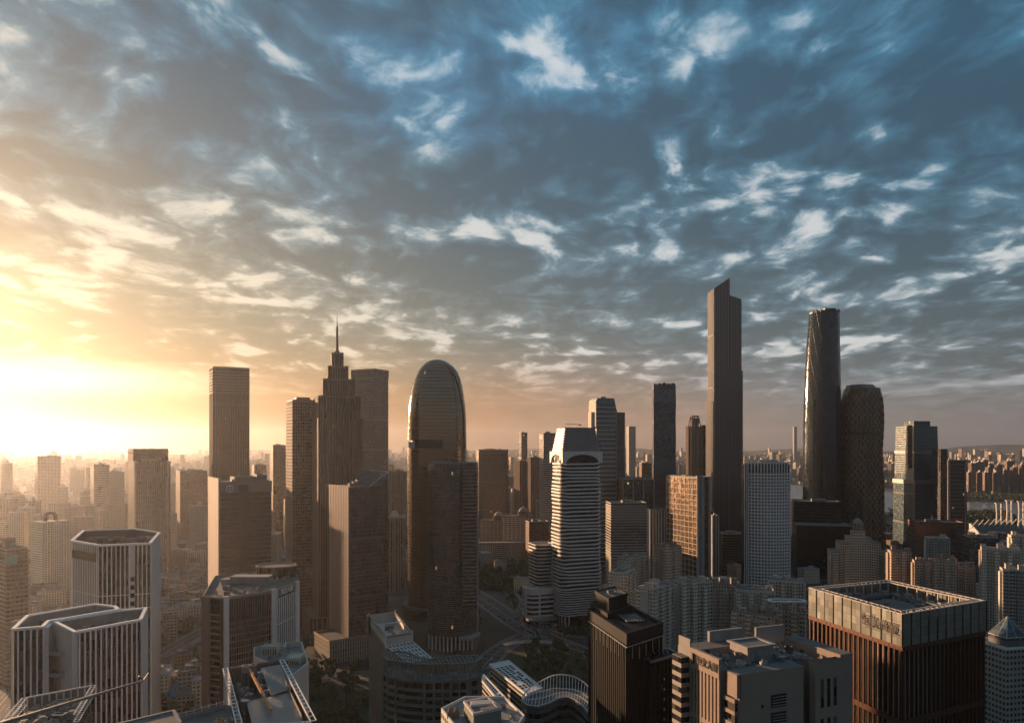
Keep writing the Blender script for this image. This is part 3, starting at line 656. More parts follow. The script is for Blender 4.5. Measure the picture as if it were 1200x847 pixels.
def sign_tower():
    D0 = 420; z = 115.0; P = lambda a, b_, zz=z: plan(a, b_, zz)
    A, B, C_, E = P(237, 700), P(262, 702), P(323, 692.5), P(350, 682); Bk = P(345, 668); Bl = P(252, 676)
    (cx, cy), p = centred([A, B, C_, E, Bk, Bl]); r = thing('sign_tower', 'grey gridded office tower with pale corner piers and roof lettering on its ribbed side', 'tower', (cx, cy))
    L = lambda q: (q[0]-cx, q[1]-cy); A, B, C_, E = map(L, (A, B, C_, E))
    b = MB(); b.prism(off(p, -.5), 0, z, 2.2, 3.6); b.build('wall', M['win'], r)
    b = MB(); b.face([(x, y, z) for x, y in p]); b.build('roof', M['roof'], r)
    lerp = lambda p_, q_, t: (p_[0]+(q_[0]-p_[0])*t, p_[1]+(q_[1]-p_[1])*t)
    def pier(p_, q_, t0, t1, o, top, m, nm='pier'):
        a, c = lerp(p_, q_, t0), lerp(p_, q_, t1); d = Vector((q_[1]-p_[1], p_[0]-q_[0])).normalized()*o
        b = MB(); b.solid(ccw([(a[0]-d.x, a[1]-d.y), (a[0]+d.x, a[1]+d.y), (c[0]+d.x, c[1]+d.y), (c[0]-d.x, c[1]-d.y)]), 0, top); return b.build(nm, M[m], r)
    pier(A, B, 0, .38, .7, z+.5, 'brown_l'); pier(A, B, .86, .98, .6, z+.5, 'brown')
    b = MB()
    for k in range(31): zz = z-9-3.6*k; a, c = lerp(A, B, .38), lerp(A, B, .86); b.bar((*a, zz), (*c, zz), .9, 1.1)
    b.build('slatted_spandrel', M['brown_l'], r)
    pier(B, C_, 0.0, .09, .9, z+1.6, 'white'); pier(B, C_, .91, 1.0, .9, z+1.6, 'white'); pier(C_, E, .0, .04, .9, z+1, 'white'); pier(C_, E, .84, 1, .7, z+1.2, 'white')
    b = MB(); a, c = lerp(B, C_, .1), lerp(B, C_, .9); b.fins(a, c, 0, z-.5, 18, .35, .35, 0)
    for k in range(32): zz = z-14-3.6*k; b.bar((*a, zz), (*c, zz), .55, .7)
    b.bar((*a, z-.3), (*c, z-.3), 1, .9); b.build('facade_grid', M['brown_l'], r)
    b = MB(); a, c = lerp(C_, E, .05), lerp(C_, E, .84); b.fins(a, c, 0, z-4.5, 9, .5, .5, 0); 
    for k in range(6): b.bar((*a, z-20-18*k), (*c, z-20-18*k), .5, .5)
    b.build('fin', M['white_fin'], r)
    b = MB(); d = .5; b.bar((*a, z-1.9), (*c, z-1.9), .5, 3.6); b.build('sign_board', M['greymetal'], r)
    face_text('sign_lettering', '锦汉大厦', 3.6, M['sign'], r, a, c, z-1.9, .5, .45, 1.0)
    b = MB(); b.parapet(p, z, 1.0, .5); b.build('parapet', M['concrete'], r)
    x, y = L(P(300, 683)); 
    b = MB(); b.solid(rect(24, 9, 0, x-3, y+1), z, z+4.5); b.build('plant_room', M['concrete'], r)
    b = MB(); b.solid(rect(12, 7, 0, x-14, y-1), z, z+3); b.build('plant_room', M['concrete'], r)
    x, y = L(P(322, 676)); b = MB(); b.loft([(ngon(24, 12.5, 9.5, 0, x, y+3), z), (ngon(24, 12.5, 9.5, 0, x, y+3), z+7)], 2, 3.5, 0, 1); b.build('roof_drum', [M['win'], M['roof']], r)
    b = MB(); q = ngon(24, 12.5, 9.5, 0, x, y+3); b.ring(q, -.4, .6, z+6.8, z+7.6); b.allfins(q, z, z+7, 3.2, .3, .5); b.build('drum_rim', M['brown_l'], r)
    clutter(r, off(p, -3), z+.02, 34, 12, 1, 2.6)
sign_tower()
# ================================================================== LEFT MIDDLE DISTANCE
def logo_office():
    D = 620; x, y, w, d, th = solve(246, 258, 318, D, 48); z = gz(566, D)
    r = thing('banded_office', 'banded glass office tower with a round badge near its roof and a glowing side', 'tower', (x, y), th)
    b = MB(); P = rect(w, d); b.prism(P, 0, z, 1.6, 4, 0, 1); b.build('wall', [M['g_brown'], M['roof']], r)
    b = MB(); b.bands(P, 4, z-7, 4, .55, .5); b.ring(P, -.4, .35, z-8, z+1.2); b.build('floor_band', M['stone'], r)
    b = MB(); b.solid([(-w/2-1.6, -d/2-.8), (-w/2+.3, -d/2-.8), (-w/2+.3, d/2), (-w/2-1.6, d/2)], 24, z+4); b.build('side_fin_wall', M['stone'], r)
    b = MB(); b.solid(rect(8, .8, 0, -w*.05, -d/2-.2), z*.1, z-2); b.build('service_strip', M['brown'], r)
    b = MB(); b.cyl(0, 0, 0, .35, 3.0, 24); b.cyl(0, 0, .3, .6, 2.3, 24, 1); b.box(-.35, .35, -2.2, 2.2, .55, .8, 0); b.box(-2.0, 2.0, -.3, .3, .55, .8, 0)
    o = b.build('badge', [M['sign'], M['signdark']], r); o.location = (-w*.32, -d/2-.36, z-5.0); o.rotation_euler = (pi/2, 0, 0)
    kit(r, w*.7, d*.6, z, random.Random(4), 1.5); plant(r, w*.1, 2, z, w*.5, d*.4, 4); plant(r, w*.38, -4, z, w*.2, d*.3, 6)
    b = MB(); b.prism(rect(w+16, d+10, 0, -2, -2), 0, 20, 4, 4.5, 0, 1); b.build('podium', [M['f_brown'], M['roof']], r)
logo_office()
t, w, d, z, p = tower('slab_tower', 'tall plain glass slab tower standing alone against the glowing horizon', 'tower', (245.5, 249.5, 292, ), 1000, 431, 'g_brown', d=36, bay=1.6, fl=4, fins=(3.2, .35, .5, 'brown_l'), crown='none', par=2.5, trim='brown_l')
b = MB(); b.bands(rect(w, d), z-34, z-2, 4.2, .7, .7); b.build('crown_band', M['brown_l'], t)
def twin_top():
    D = 1050; x, y, w, d, th = solve(151, 158, 200, D, 30); z = gz(541, D)
    r = thing('two_stage_tower', 'brown striped tower with a darker taller block rising behind its roof line', 'tower', (x, y), th)
    b = MB(); b.prism(rect(w, d), 0, z, 2.4, 3.6, 0, 1); b.build('wall', [M['f_vert'], M['roof']], r)
    b = MB(); b.prism(rect(w, d*.9, 0, 5, d*.85), 0, z+19, 3, 3.6, 0, 1); b.ring(rect(w, d*.9, 0, 5, d*.85), -.5, 1, z+13, z+15); b.build('rear_block', [M['f_brown'], M['roof']], r)
    b = MB(); b.box(-w/2-.6, -w/2+1.2, -d/2-.6, -d/2+1.2, 0, z+2); b.box(w/2-5, w/2-3.5, -d/2-.7, -d/2+.3, 0, z+2); b.build('corner_rib', M['cream'], r)
    b = MB(); b.box(-w*.3, w*.2, -d*.3, d*.2, z, z+4); b.build('plant_room', M['brown_l'], r)
    b = MB(); b.bands(rect(w*.5, d, 0, -w*.22, 0), 6, z-8, 7.2, 1.0, .5); b.build('balcony', M['brown_l'], r)
twin_top()
tower('haze_tower', 'square stone tower veiled in golden haze with a plain setback top', 'tower', (41, 44, 71), 1900, 535, 'f_pink', d=48, seed=2, dens=0)
t, w, d, z, p = tower('dark_apartment_block', 'dark brown apartment tower cut by the picture edge with layered balconies', 'apartment block', (-12, 7, 33), 600, 645, 'f_brown', d=40, seed=3, bands=(3.6, .9, .9, 'brown_l'))
b = MB(); b.box(-w/2-.8, w/2-8, -d/2-1.0, -d/2-.2, z-12, z-4); b.build('sign_board', M['teal'], t)
plant(t, 2, 8, z, 8, 10, 7, 'brown_l'); plant(t, -8, 2, z, 6, 6, 4, 'brown_l')
def arch_roof():
    D = 950; x, y, w, d, th = solve(36, 50, 82, D, 30); z = gz(612, D)
    r = thing('arched_apartment_tower', 'cream apartment tower topped by a dark round arch amid the golden haze', 'apartment tower', (x, y), th)
    b = MB(); b.prism(rect(w, d), 0, z, 3, 3.1, 0, 1); b.prism(rect(w*.3, 3, 0, -w*.3, -d/2), 0, z-2, 3, 3.1, 0, 1); b.prism(rect(w*.3, 3, 0, w*.3, -d/2), 0, z-2, 3, 3.1, 0, 1); b.build('wall', [M['f_cream'], M['roof']], r)
    b = MB(); n = 12
    for i in range(n):
        a0, a1 = pi*i/n, pi*(i+1)/n; q = [(R*cos(a), R*sin(a)) for R, a in ((8.5, a0), (8.5, a1), (5.2, a1), (5.2, a0))]
        f = [(u, -2, z+4+v) for u, v in q]; k = [(u, 3, z+4+v) for u, v in q]
        b.face(f[::-1]); b.face(k); b.face([f[0], k[0], k[1], f[1]][::-1]); b.face([f[3], f[2], k[2], k[3]][::-1])
    b.box(-8.5, -5.2, -2, 3, z, z+4); b.box(5.2, 8.5, -2, 3, z, z+4); b.build('roof_arch', M['brown'], r)
    b = MB(); b.bands(rect(w*.3, 3.4, 0, 0, -d/2), 3, z-3, 3.1, .9, .5); b.build('balcony', M['cream'], r)
arch_roof()
def spire_tower():
    D = 760; r = thing('spire_tower', 'tall stepped brown tower with a needle spire and ribbed shoulders', 'tower', (gx(395, D+27), D+27), radians(24))
    cols = [(66, 464, 57.5), (53, 443.5, 44), (33, 427.5, 34), (17, 411, 18)]
    zs = [gz(c[1], D) for c in cols]; W = [54, 40, 25, 13.5]; W = [w_*.80 for w_ in W]
    z0 = 0
    for k, (w_, zt) in enumerate(zip(W, zs)):
        ch = w_*.16; P = rect(w_, w_, ch); b = MB(); b.prism(P, z0, zt, 1.5, 3.8, 0, 1); b.ring(P, -.5, .6, zt-1.2, zt+.6, 1)
        b.build('tier', [M['g_brown'], M['brown_l']], r)
        b = MB(); b.allfins(P, z0, zt+1.4, 2.6 if k else 2.9, .9, .9); b.build('rib', M['brown_l'], r)
        if k == 0:
            for s in (-1, 1):
                b = MB(); Q = rect(12, w_+3, 1.5, s*(w_/2-5), 0); b.prism(Q, 0, zt-24, 2, 3.8, 0, 1); b.allfins(Q, 0, zt-23, 2.4, .8, .8, 1); b.build('shoulder', [M['g_brown'], M['brown_l']], r)
        z0 = zt
    b = MB(); zt = zs[-1]; b.cyl(0, 0, zt, gz(378, D), 1.7, 10, 0, 1.1); b.cyl(0, 0, gz(378, D), gz(363, D), .55, 8, 0, .12); b.cyl(0, 0, zt, zt+3, 3, 10); b.build('spire', M['brown'], r)
    b = MB(); Q = rect(64, 60, 6); b.prism(Q, 0, 22, 3, 5, 0, 1); b.allfins(Q, 0, 23, 5, 1.2, .8, 2); b.build('podium', [M['g_brown'], M['roof'], M['brown_l']], r)
spire_tower()
t, w, d, z, p = tower('grid_annex_tower', 'slim tower with a square window grid joined against the stepped spire tower', 'tower', (336, 343, 374), 800, 471, 'f_brown', d=36, seed=7, bay=2.6, fl=3.6, bands=(3.6, .8, .5, 'brown_l'), fins=(2.6, .7, .6, 'brown_l'), par=3, trim='brown_l')
b = MB(); b.box(-w*.32, w*.2, -d*.3, d*.2, z, z+6); b.build('plant_room', M['brown_l'], t)
t, w, d, z, p = tower('clipped_glass_tower', 'pale glass office tower with a sloping roof rail behind the spire tower', 'tower', (412, 438, 455), 1150, 434, 'g_grey', d=46, seed=8, bay=1.6, fl=4, bands=(4, .5, .35, 'steel'), par=3)
b = MB(); b.allfins(rect(w+.4, d+.4), z-10, z+3.6, 3.0, .8, .5); b.build('crown_rib', M['greymetal'], t)
def dark_glass_office():
    D = 680; x, y, w, d, th = solve(386, 409, 455, D, 50); z = gz(571, D)
    r = thing('dark_glass_office', 'dark glass office tower with one bronze side wall and a raised glass roof wedge', 'tower', (x, y), th)
    P = rect(w, d); b = MB(); b.prism(P, 0, z, 1.5, 3.9, 0, 1); b.build('wall', [M['g_dark'], M['roof']], r)
    b = MB(); b.bands(P, 3.9, z-1, 3.9, .25, .12); b.build('floor_line', M['brown'], r)
    b = MB(); b.solid([(-w/2-.6, -d/2-.2), (-w/2+.1, -d/2-.2), (-w/2+.1, d/2), (-w/2-.6, d/2)], 20, z+1); b.fins((-w/2-.6, d/2), (-w/2-.6, -d/2), 20, z+1, 12, .2, .25); b.build('side_wall', M['brown_l'], r)
    # glass wedge over the right half
    a = z+14; b = MB(); x0, x1, y0, y1 = 0, w/2, -d/2, d/2
    b.face([(x0, y0, z), (x1, y0, z), (x1, y0, a)], [(0, 0), (9, 0), (9, 4)]); b.face([(x1, y0, z), (x1, y1, z), (x1, y1, a), (x1, y0, a)], [(0, 0), (12, 0), (12, 4), (0, 4)])
    b.face([(x1, y1, z), (x0, y1, z), (x1, y1, a)], [(0, 0), (9, 0), (0, 4)]); b.face([(x0, y0, z), (x1, y0, a), (x1, y1, a), (x0, y1, z)], [(0, 0), (9, 0), (9, 12), (0, 12)]); b.build('glass_wedge', M['g_grey'], r)
    b = MB(); b.bar((x0, y0, z), (x1, y0, a), .5, .5); b.bar((x1, y0, a), (x1, y1, a), .5, .5); b.bar((x1, y0, z), (x1, y0, a), .5, .5); b.build('wedge_edge', M['white'], r)
    for k in range(3): plant(r, -w*.35+k*5.5, -d*.3+k*4, z, 4.5, 5, 3+k*1.4, 'concrete')
    b = MB(); b.prism(rect(w+40, d*.8, 0, 0, -8), 0, 21, 2.4, 4.2, 0, 1); b.ring(rect(w+40, d*.8, 0, 0, -8), -.5, .5, 20, 22, 2); b.build('podium', [M['f_vert'], M['roof'], M['brown_l']], r)
dark_glass_office()
# ================================================================== CENTRE
def bullet_tower():
    D = 860; X = gx(512, D); r = thing('bullet_tower', 'bullet shaped bronze glass tower with a rounded head and a lit notch at mid height', 'tower', (X, D), 0)
    s = D/F; prof = [(700, 478.5, 546.5), (640, 478.2, 546.5), (560, 477.6, 546.6), (525, 477.5, 546.6), (515, 477.6, 546.5), (490, 478.3, 546.2), (475, 479.3, 545.2), (462, 481, 543.6), (450, 483.6, 541.6), (441, 486.4, 539.4), (433, 490, 536.2), (427, 494.2, 531.6), (422.5, 499, 526), (419.6, 504, 520.5), (418.2, 509, 515)]
    def sec(l, rr, z, k=1.0):
        w_ = (rr-l)*s*k; cxx = ((l+rr)/2-512)*s; dep = 52*min(1, (rr-l)/69+.0)
        return [(cxx+x, y) for x, y in rrect(w_, dep, w_*.33, 8)]
    rings = [(sec(478.5, 546.5, 0), 0.0)]
    for py, l, rr in prof:
        z = gz(py, D-26)
        if z > rings[-1][1]+1: rings.append((sec(l, rr, z), z))
    zN0, zN1 = gz(525, D-26), gz(515.5, D-26)
    low = [q for q in rings if q[1] < zN0-1]+[(sec(477.6, 546.6, 0), zN0)]; up = [(sec(477.6, 546.5, 0), zN1)]+[q for q in rings if q[1] > zN1+1]
    b = MB(); b.loft(low, 2.0, 4.0, 0, 1); b.build('lower_shaft', [M['g_bullet'], M['dark']], r, True)
    b = MB(); b.face([(x, y, zN1) for x, y in up[0][0]][::-1], None, 1); b.loft(up, 2.0, 4.0, 0, 0); b.build('upper_shaft', [M['g_bullet'], M['dark']], r, True)
    b = MB(); core = off(up[0][0], -4); b.prism(core, zN0, zN1, 2, 4); b.build('notch_core', M['g_dark'], r)
    b = MB(); cxx = (485-512)*s; b.solid(rect(7*s, 9, 1, cxx, -17), zN0, zN1-2); b.build('sky_box', M['cream'], r)
    wl = up[0][0]; b = MB()    # closed part of the notch on the right
    xs = [q for q in wl]; half = [q for q in wl if q[0] > (521-512)*s]
    half = sorted(half, key=lambda q: atan2(q[1], q[0]-(521-512)*s)); b.prism(ccw([((521-512)*s, -26)]+half+[((521-512)*s, 26)]), zN0-.3, zN1+.3, 2, 4); b.build('notch_wall', M['g_bullet'], r)
    # raised seam that climbs the right shoulder
    b = MB(); pts = []
    for py, l, rr in prof[:-3]:
        z = gz(py, D-26)
        if z > zN1: pts.append(((rr-512)*s-1.6-max(0, (546-rr))*s*.45, -26*min(1, (rr-l)/69)+1.5, z))
    pts = [(pts[0][0], pts[0][1], 8)]+pts
    for a, c in zip(pts, pts[1:]): b.bar(a, c, 1.0, 1.6)
    b.build('edge_seam', M['dark'], r)
    b = MB(); b.ring(off(low[0][0], 6), -3, 0, 12, 15); b.prism(off(low[0][0], 5), 0, 14, 3, 4.5, 1, 0); b.build('podium', [M['roof'], M['g_dark']], r)
bullet_tower()
def curved_dark_tower():
    D = 705; r = thing('curved_louvre_tower', 'curved dark tower wrapped in fine horizontal louvres, raised on slender white columns', 'tower', (gx(531, D+20), D+20), 0)
    s = D/F; z = gz(544, D); P = [( -29*s, -6), (-22*s, -13), (-10*s, -17), (2*s, -19), (13*s, -18), (22*s, -14), (29*s, -6), (30*s, 8), (24*s, 20), (-22*s, 20), (-29*s, 10)]
    Q = [(-29*s, -8)]+[(-29*s+58*s*i/12, -9-10*sin(pi*(i/12)**.9)) for i in range(1, 12)]+[(29*s, -6), (29*s, 18), (-29*s, 18)]; Q = ccw(Q)
    zb = 15; b = MB(); b.prism(Q, zb, z, 1.6, 3.6, 0, 1, True); b.build('wall', [M['g_dark'], M['roof']], r)
    b = MB(); b.bands(Q, zb, z-1, 1.8, .28, .5); b.build('louvre', M['steel'], r)
    b = MB(); b.prism([(14*s, -24), (29.5*s, -22), (29.5*s, 10), (14*s, 10)], zb+30, z-2, 3, 3.6, 0, 1); b.build('balcony_bay', [M['g_dark'], M['roof']], r)
    b = MB(); b.bands([(14*s, -24), (29.5*s, -22), (29.5*s, 10), (14*s, 10)], zb+32, z-3, 3.6, 1.0, .7); b.build('balcony', M['brown_l'], r)
    b = MB(); b.box(-26*s, -2*s, -8, 10, z, z+2.5); b.box(6*s, 20*s, -10, 8, z, z+2); b.parapet(Q, z, 1.6, .5); b.build('roof_screen', M['greymetal'], r)
    n = len(Q)
    for i in range(12):
        a = Q[i]; c = MB(); c.cyl(a[0]*.97, a[1]*.96, 0, zb, .8, 10); c.build('column', M['white'], r)
    b = MB(); b.prism([(-24*s, -6), (24*s, -6), (24*s, 14), (-24*s, 14)], 0, zb-.1, 3, 4.5, 0, None); b.build('lobby', M['g_dark'], r)
    b = MB(); arc = [(29*s*cos(t_)+2, -19+(-8)*sin(t_)) for t_ in [pi*i/10 for i in range(11)]]
    b.solid(ccw([(10*s, -30), (24*s, -27), (33*s, -16), (33*s, -4), (29*s, -6), (22*s, -17), (10*s, -21)]), zb-1, zb+1.2); b.build('canopy', M['concrete'], r)
curved_dark_tower()
def striped_brick():
    z = 98.0; P = lambda a, b_: plan(a, b_, z); A, B, C_, E = P(432.5, 721), P(463, 717), P(483, 741), P(452, 746)
    F2, G2 = plan(505, 771, 88.5), plan(479, 776, 88.5)
    (cx, cy), p = centred([A, E, C_, B]); r = thing('striped_brick_block', 'brown lined office block with an open white roof frame and sloping grid skylight', 'building', (cx, cy))
    L = lambda q: (q[0]-cx, q[1]-cy); A, B, C_, E, F2, G2 = map(L, (A, B, C_, E, F2, G2))
    b = MB(); b.prism(p, 0, z-5, 2, 3.6); b.build('wall', M['brown_l'], r)
    b = MB(); b.bands(p, 3.6, z-8, 3.6, .35, .25); b.ring(p, -.8, .2, z-.8, z+.2); b.ring(p, -.8, .15, z-6, z-5); b.build('string_course', M['stone'], r)
    b = MB(); k = off(p, -.9); n = 4
    for i in range(n): b.wall(k[(i+1) % n], k[i], z-6, z-.5)
    for i in range(n): b.wall(p[i], p[(i+1) % n], z-5, z-.3, 3, 3, 0)
    b.face([(x, y, z-5.9) for x, y in k]); b.build('roof_well', M['cream'], r)
    for q in p: o = MB(); o.bar((*q, z-6), (*q, z+1.2), .7, .7); o.build('corner_post', M['white'], r)
    b = MB(); b.bar((*[(A[i]+E[i])/2 for i in (0, 1)], z+.4), (*[(B[i]+C_[i])/2 for i in (0, 1)], z+.4), .5, .5); b.build('cross_beam', M['white'], r)
    # sloping grid roof in front
    b = MB(); z1, z2 = z-5, 88.5
    b.face([(*E, z1), (*G2, z2), (*F2, z2), (*C_, z1)], None, 1)
    nx_, ny_ = 7, 5
    for i in range(nx_+1):
        t = i/nx_; a = [E[j]+(C_[j]-E[j])*t for j in (0, 1)]; c = [G2[j]+(F2[j]-G2[j])*t for j in (0, 1)]; b.bar((*a, z1+.3), (*c, z2+.3), .7, .5)
    for i in range(ny_+1):
        t = i/ny_; a = [E[j]+(G2[j]-E[j])*t for j in (0, 1)]; c = [C_[j]+(F2[j]-C_[j])*t for j in (0, 1)]; zz = z1+(z2-z1)*t+.3; b.bar((*a, zz), (*c, zz), .9, .5)
    b.build('skylight', [M['white'], M['brown']], r)
    b = MB(); q = ccw([E, G2, F2, C_]); b.prism(q, 0, z2-.6, 2, 3.6); b.face([(*E, 80), (*G2, 80), (*G2, z2), (*E, z1)]); b.face([(*C_, z1), (*F2, z2), (*F2, 80), (*C_, 80)]); b.build('front_wing', M['brown_l'], r)
    a = MB(); a.box(A[0]-.8, A[0]+.6, A[1]-6, A[1]+.5, z-9, z+1); a.build('side_frame', M['stone'], r)
    cooler(r, 0, 4, z-5.9, 2.4); cooler(r, 3, -6, z-5.9, 2.4); plant(r, -2, 10, z-5.9, 5, 4, 2.4)
striped_brick()
def ribbon_block():
    z = 95.0; pts = [(448, 768.5), (455, 773), (475, 776.5), (503, 778.5), (517, 778), (545, 777.5), (559, 775), (565, 771), (560, 768), (540, 768), (517, 770), (505, 772), (492, 769.5), (480, 764.5), (467, 762.5), (457, 764)]
    (cx, cy), p = centred([plan(*q, z) for q in pts]); r = thing('curved_ribbon_block', 'grey green curved office block with an S shaped roof trellis', 'building', (cx, cy))
    b = MB(); b.prism(off(p, -.5), 0, z-8, 2, 3.7); b.build('wall', M['win'], r)
    b = MB(); b.ring(p, -.8, .1, z-.5, z+.3); b.ring(p, -.6, .1, z-9, z-7.6)
    b.bands(p, 3.7, z-12, 3.7, 1.5, .05); b.build('floor_band', M['green'], r)
    b = MB(); b.allfins(p, z-9, z+.1, 1.9, .35, .1); b.build('trellis_post', M['green'], r)
    n = len(p); idx = [i for i in range(n)]
    b = MB(); half = n//2; k = 30
    def along(poly, t):
        L = [sqrt((poly[i][0]-poly[i+1][0])**2+(poly[i][1]-poly[i+1][1])**2) for i in range(len(poly)-1)]; T = t*sum(L)
        for i, l_ in enumerate(L):
            if T <= l_ or i == len(L)-1: u = T/l_; return tuple(poly[i][j]+(poly[i+1][j]-poly[i][j])*u for j in (0, 1))
            T -= l_
    raw = [plan(*q, z) for q in pts]; raw = [(x-cx, y-cy) for x, y in raw]; front = raw[:8]; back = [raw[0]]+raw[:6:-1]
    for i in range(k+1): a, c = along(front, i/k), along(back, i/k); b.bar((*a, z), (*c, z), .28, .3)
    for t_ in (.33, .66):
        prev = None
        for i in range(k+1):
            a, c = along(front, i/k), along(back, i/k); q = tuple(a[j]+(c[j]-a[j])*t_ for j in (0, 1))
            if prev: b.bar((*prev, z), (*q, z), .28, .3)
            prev = q
    b.build('roof_trellis', M['greymetal'], r)
    b = MB(); b.face([(x, y, z-8) for x, y in off(p, -.4)]); b.build('roof', M['roof'], r)
    # solid bays on the right part
    def bay(t0, t1, zt, m='green', o=.45):
        a, c = along(front, t0), along(front, t1); d = Vector((c[1]-a[1], a[0]-c[0])).normalized(); b = MB()
        b.solid(ccw([(a[0]-d.x*.8, a[1]-d.y*.8), (a[0]+d.x*o, a[1]+d.y*o), (c[0]+d.x*o, c[1]+d.y*o), (c[0]-d.x*.8, c[1]-d.y*.8)]), 0, zt); b.build('pier', M[m], r)
    for t0, t1 in ((.0, .02), (.10, .115), (.195, .21), (.45, .47), (.53, .55), (.60, .615), (.67, .685), (.735, .75), (.80, .98)): bay(t0, t1, z-7.4)
    for i in range(4): q = along(front, .12+.2*i); q2 = along(back, .12+.2*i); cooler(r, (q[0]+q2[0])/2, (q[1]+q2[1])/2, z-8, 2.4)
ribbon_block()
def grid_roof(lab, cs, z, nx, ny, seed):
    (cx, cy), p = centred([plan(*q, z) for q in cs]); r = thing('grid_roof_block', lab, 'building', (cx, cy)); P = [(x-cx, y-cy) for x, y in (plan(*q, z) for q in cs)]
    b = MB(); b.prism(off(p, -1.2), 0, z-1.5, 3, 3.7); b.build('wall', M['f_band'], r)
    b = MB(); b.solid(p, z-1.4, z-.02, 0); b.build('roof', M['white'], r)
    bl = lambda u, v: tuple(P[0][j]*(1-u)*(1-v)+P[1][j]*u*(1-v)+P[2][j]*u*v+P[3][j]*(1-u)*v for j in (0, 1)); rng = random.Random(seed)
    for i in range(nx):
        for j in range(ny):
            if rng.random() < .12: continue
            u0, v0 = .14+.72*i/nx, .08+.84*j/ny; du, dv = .72/nx*.7, .84/ny*.66
            b = MB(); q = ccw([bl(u0, v0), bl(u0+du, v0), bl(u0+du, v0+dv), bl(u0, v0+dv)]); b.prism(q, z-.05, z+.05, 1, 1, 0, 0); b.build('rooflight', M['black'], r)
    b = MB(); b.ring(p, -.9, .1, z-.02, z+.5); b.build('kerb', M['white'], r)
grid_roof('long white roof plate pierced by dark square rooflights, beside the park', ((617, 813.5), (573, 778), (596, 773.5), (636, 806)), 28, 12, 4, 1)
grid_roof('narrow white louvred roof strip below the larger pierced roof plate', ((585, 822), (563, 795), (567, 790), (593, 817)), 25, 10, 2, 2)
def foreground_box_roof():
    z = 100.0; P = lambda a, b_, zz=z: plan(a, b_, zz); cs = [P(517, 832), P(545, 818), P(591, 818), P(615, 840), P(600, 862), P(540, 862)]
    (cx, cy), p = centred(cs); r = thing('beige_roof_block', 'beige flat roof with a green sided rooftop box and white pipes', 'building', (cx, cy))
    b = MB(); b.prism(p, 0, z, 2.4, 3.6, 0, 1); b.build('wall', [M['f_white'], M['roof_l']], r); b = MB(); b.parapet(p, z, 1.0, .5); b.build('parapet', M['white'], r)
    q = ccw([(x-cx, y-cy) for x, y in (P(544, 821.7, 106), P(571, 816.7, 106), P(587.5, 829, 106), P(555, 836, 106))]); b = MB(); b.prism(q, z, z+6, 2, 3); b.build('rooftop_box', M['green'], r)
    b = MB(); b.ring(q, -.5, .3, z+5.4, z+6.3); b.build('box_rim', M['cream'], r); b = MB(); b.face([(x, y, z+5.5) for x, y in off(q, -.4)]); b.build('box_roof', M['roof_l'], r)
    c = centred(q)[0]
    for k in range(3): o = MB(); o.bar((c[0]-4, c[1]-2+k*1.4, z+6.6), (c[0]+3.5, c[1]-.5+k*1.4, z+6.6), .8, .8); o.build('pipe', M['white'], r)
    x, y = P(528, 838); 
    for k in range(4): cooler(r, x-cx+(k % 2)*2.4, y-cy-(k//2)*2.6, z, 2, 2.6, 'brown_l')
    clutter(r, off(p, -1), z+.01, 14, 2, .6, 1.4)
foreground_box_roof()
def trussed_curve():
    z = 50.0; fr = [(612, 821), (618, 826), (630, 827.5), (642, 824), (654, 818), (665, 816.5), (674, 820), (682, 826), (688, 833), (700, 846)]; bk = [(612, 818), (622, 813), (636.7, 809), (648, 806), (660, 806), (672, 807), (684, 811), (695, 818), (712, 832)]
    raw = [plan(*q, z) for q in fr+bk[::-1]]; (cx, cy), p = centred(raw); r = thing('arched_truss_building', 'low wavy terraced building with a white arched roof truss', 'building', (cx, cy))
    b = MB(); b.prism(off(p, -1), 0, z-1, 2.5, 3.8, 0, 1); b.build('wall', [M['g_dark'], M['roof']], r)
    b = MB(); b.bands(p, 4, z-2, 5.2, 2.1, .5); b.ring(p, -1, .6, z-1.6, z); b.build('terrace_band', M['greymetal'], r)
    F_ = [(x-cx, y-cy) for x, y in (plan(*q, z) for q in fr)]; B_ = [(x-cx, y-cy) for x, y in (plan(*q, z) for q in bk)]
    def al(poly, t): i = min(int(t*(len(poly)-1)), len(poly)-2); u = t*(len(poly)-1)-i; return tuple(poly[i][j]+(poly[i+1][j]-poly[i][j])*u for j in (0, 1))
    b = MB(); k = 26; prev = None
    for i in range(k+1):
        t = i/k; a, c = al(F_, t), al(B_, t); hgt = z+1+7.5*sin(pi*min(1, t*1.02))**.8; m = tuple(a[j]+(c[j]-a[j])*.45 for j in (0, 1)); top = (*c, hgt)
        b.bar((*m, z+.6), top, .35, .35); b.bar((*a, z+.3), (*m, z+.6), .3, .3)
        if prev: b.bar(prev[0], top, .5, .5); b.bar((*prev[1], z+.6), (*m, z+.6), .5, .4); b.bar((*prev[2], z+.3), (*a, z+.3), .4, .4)
        prev = (top, m, a)
    b.build('roof_truss', M['white'], r)
trussed_curve()
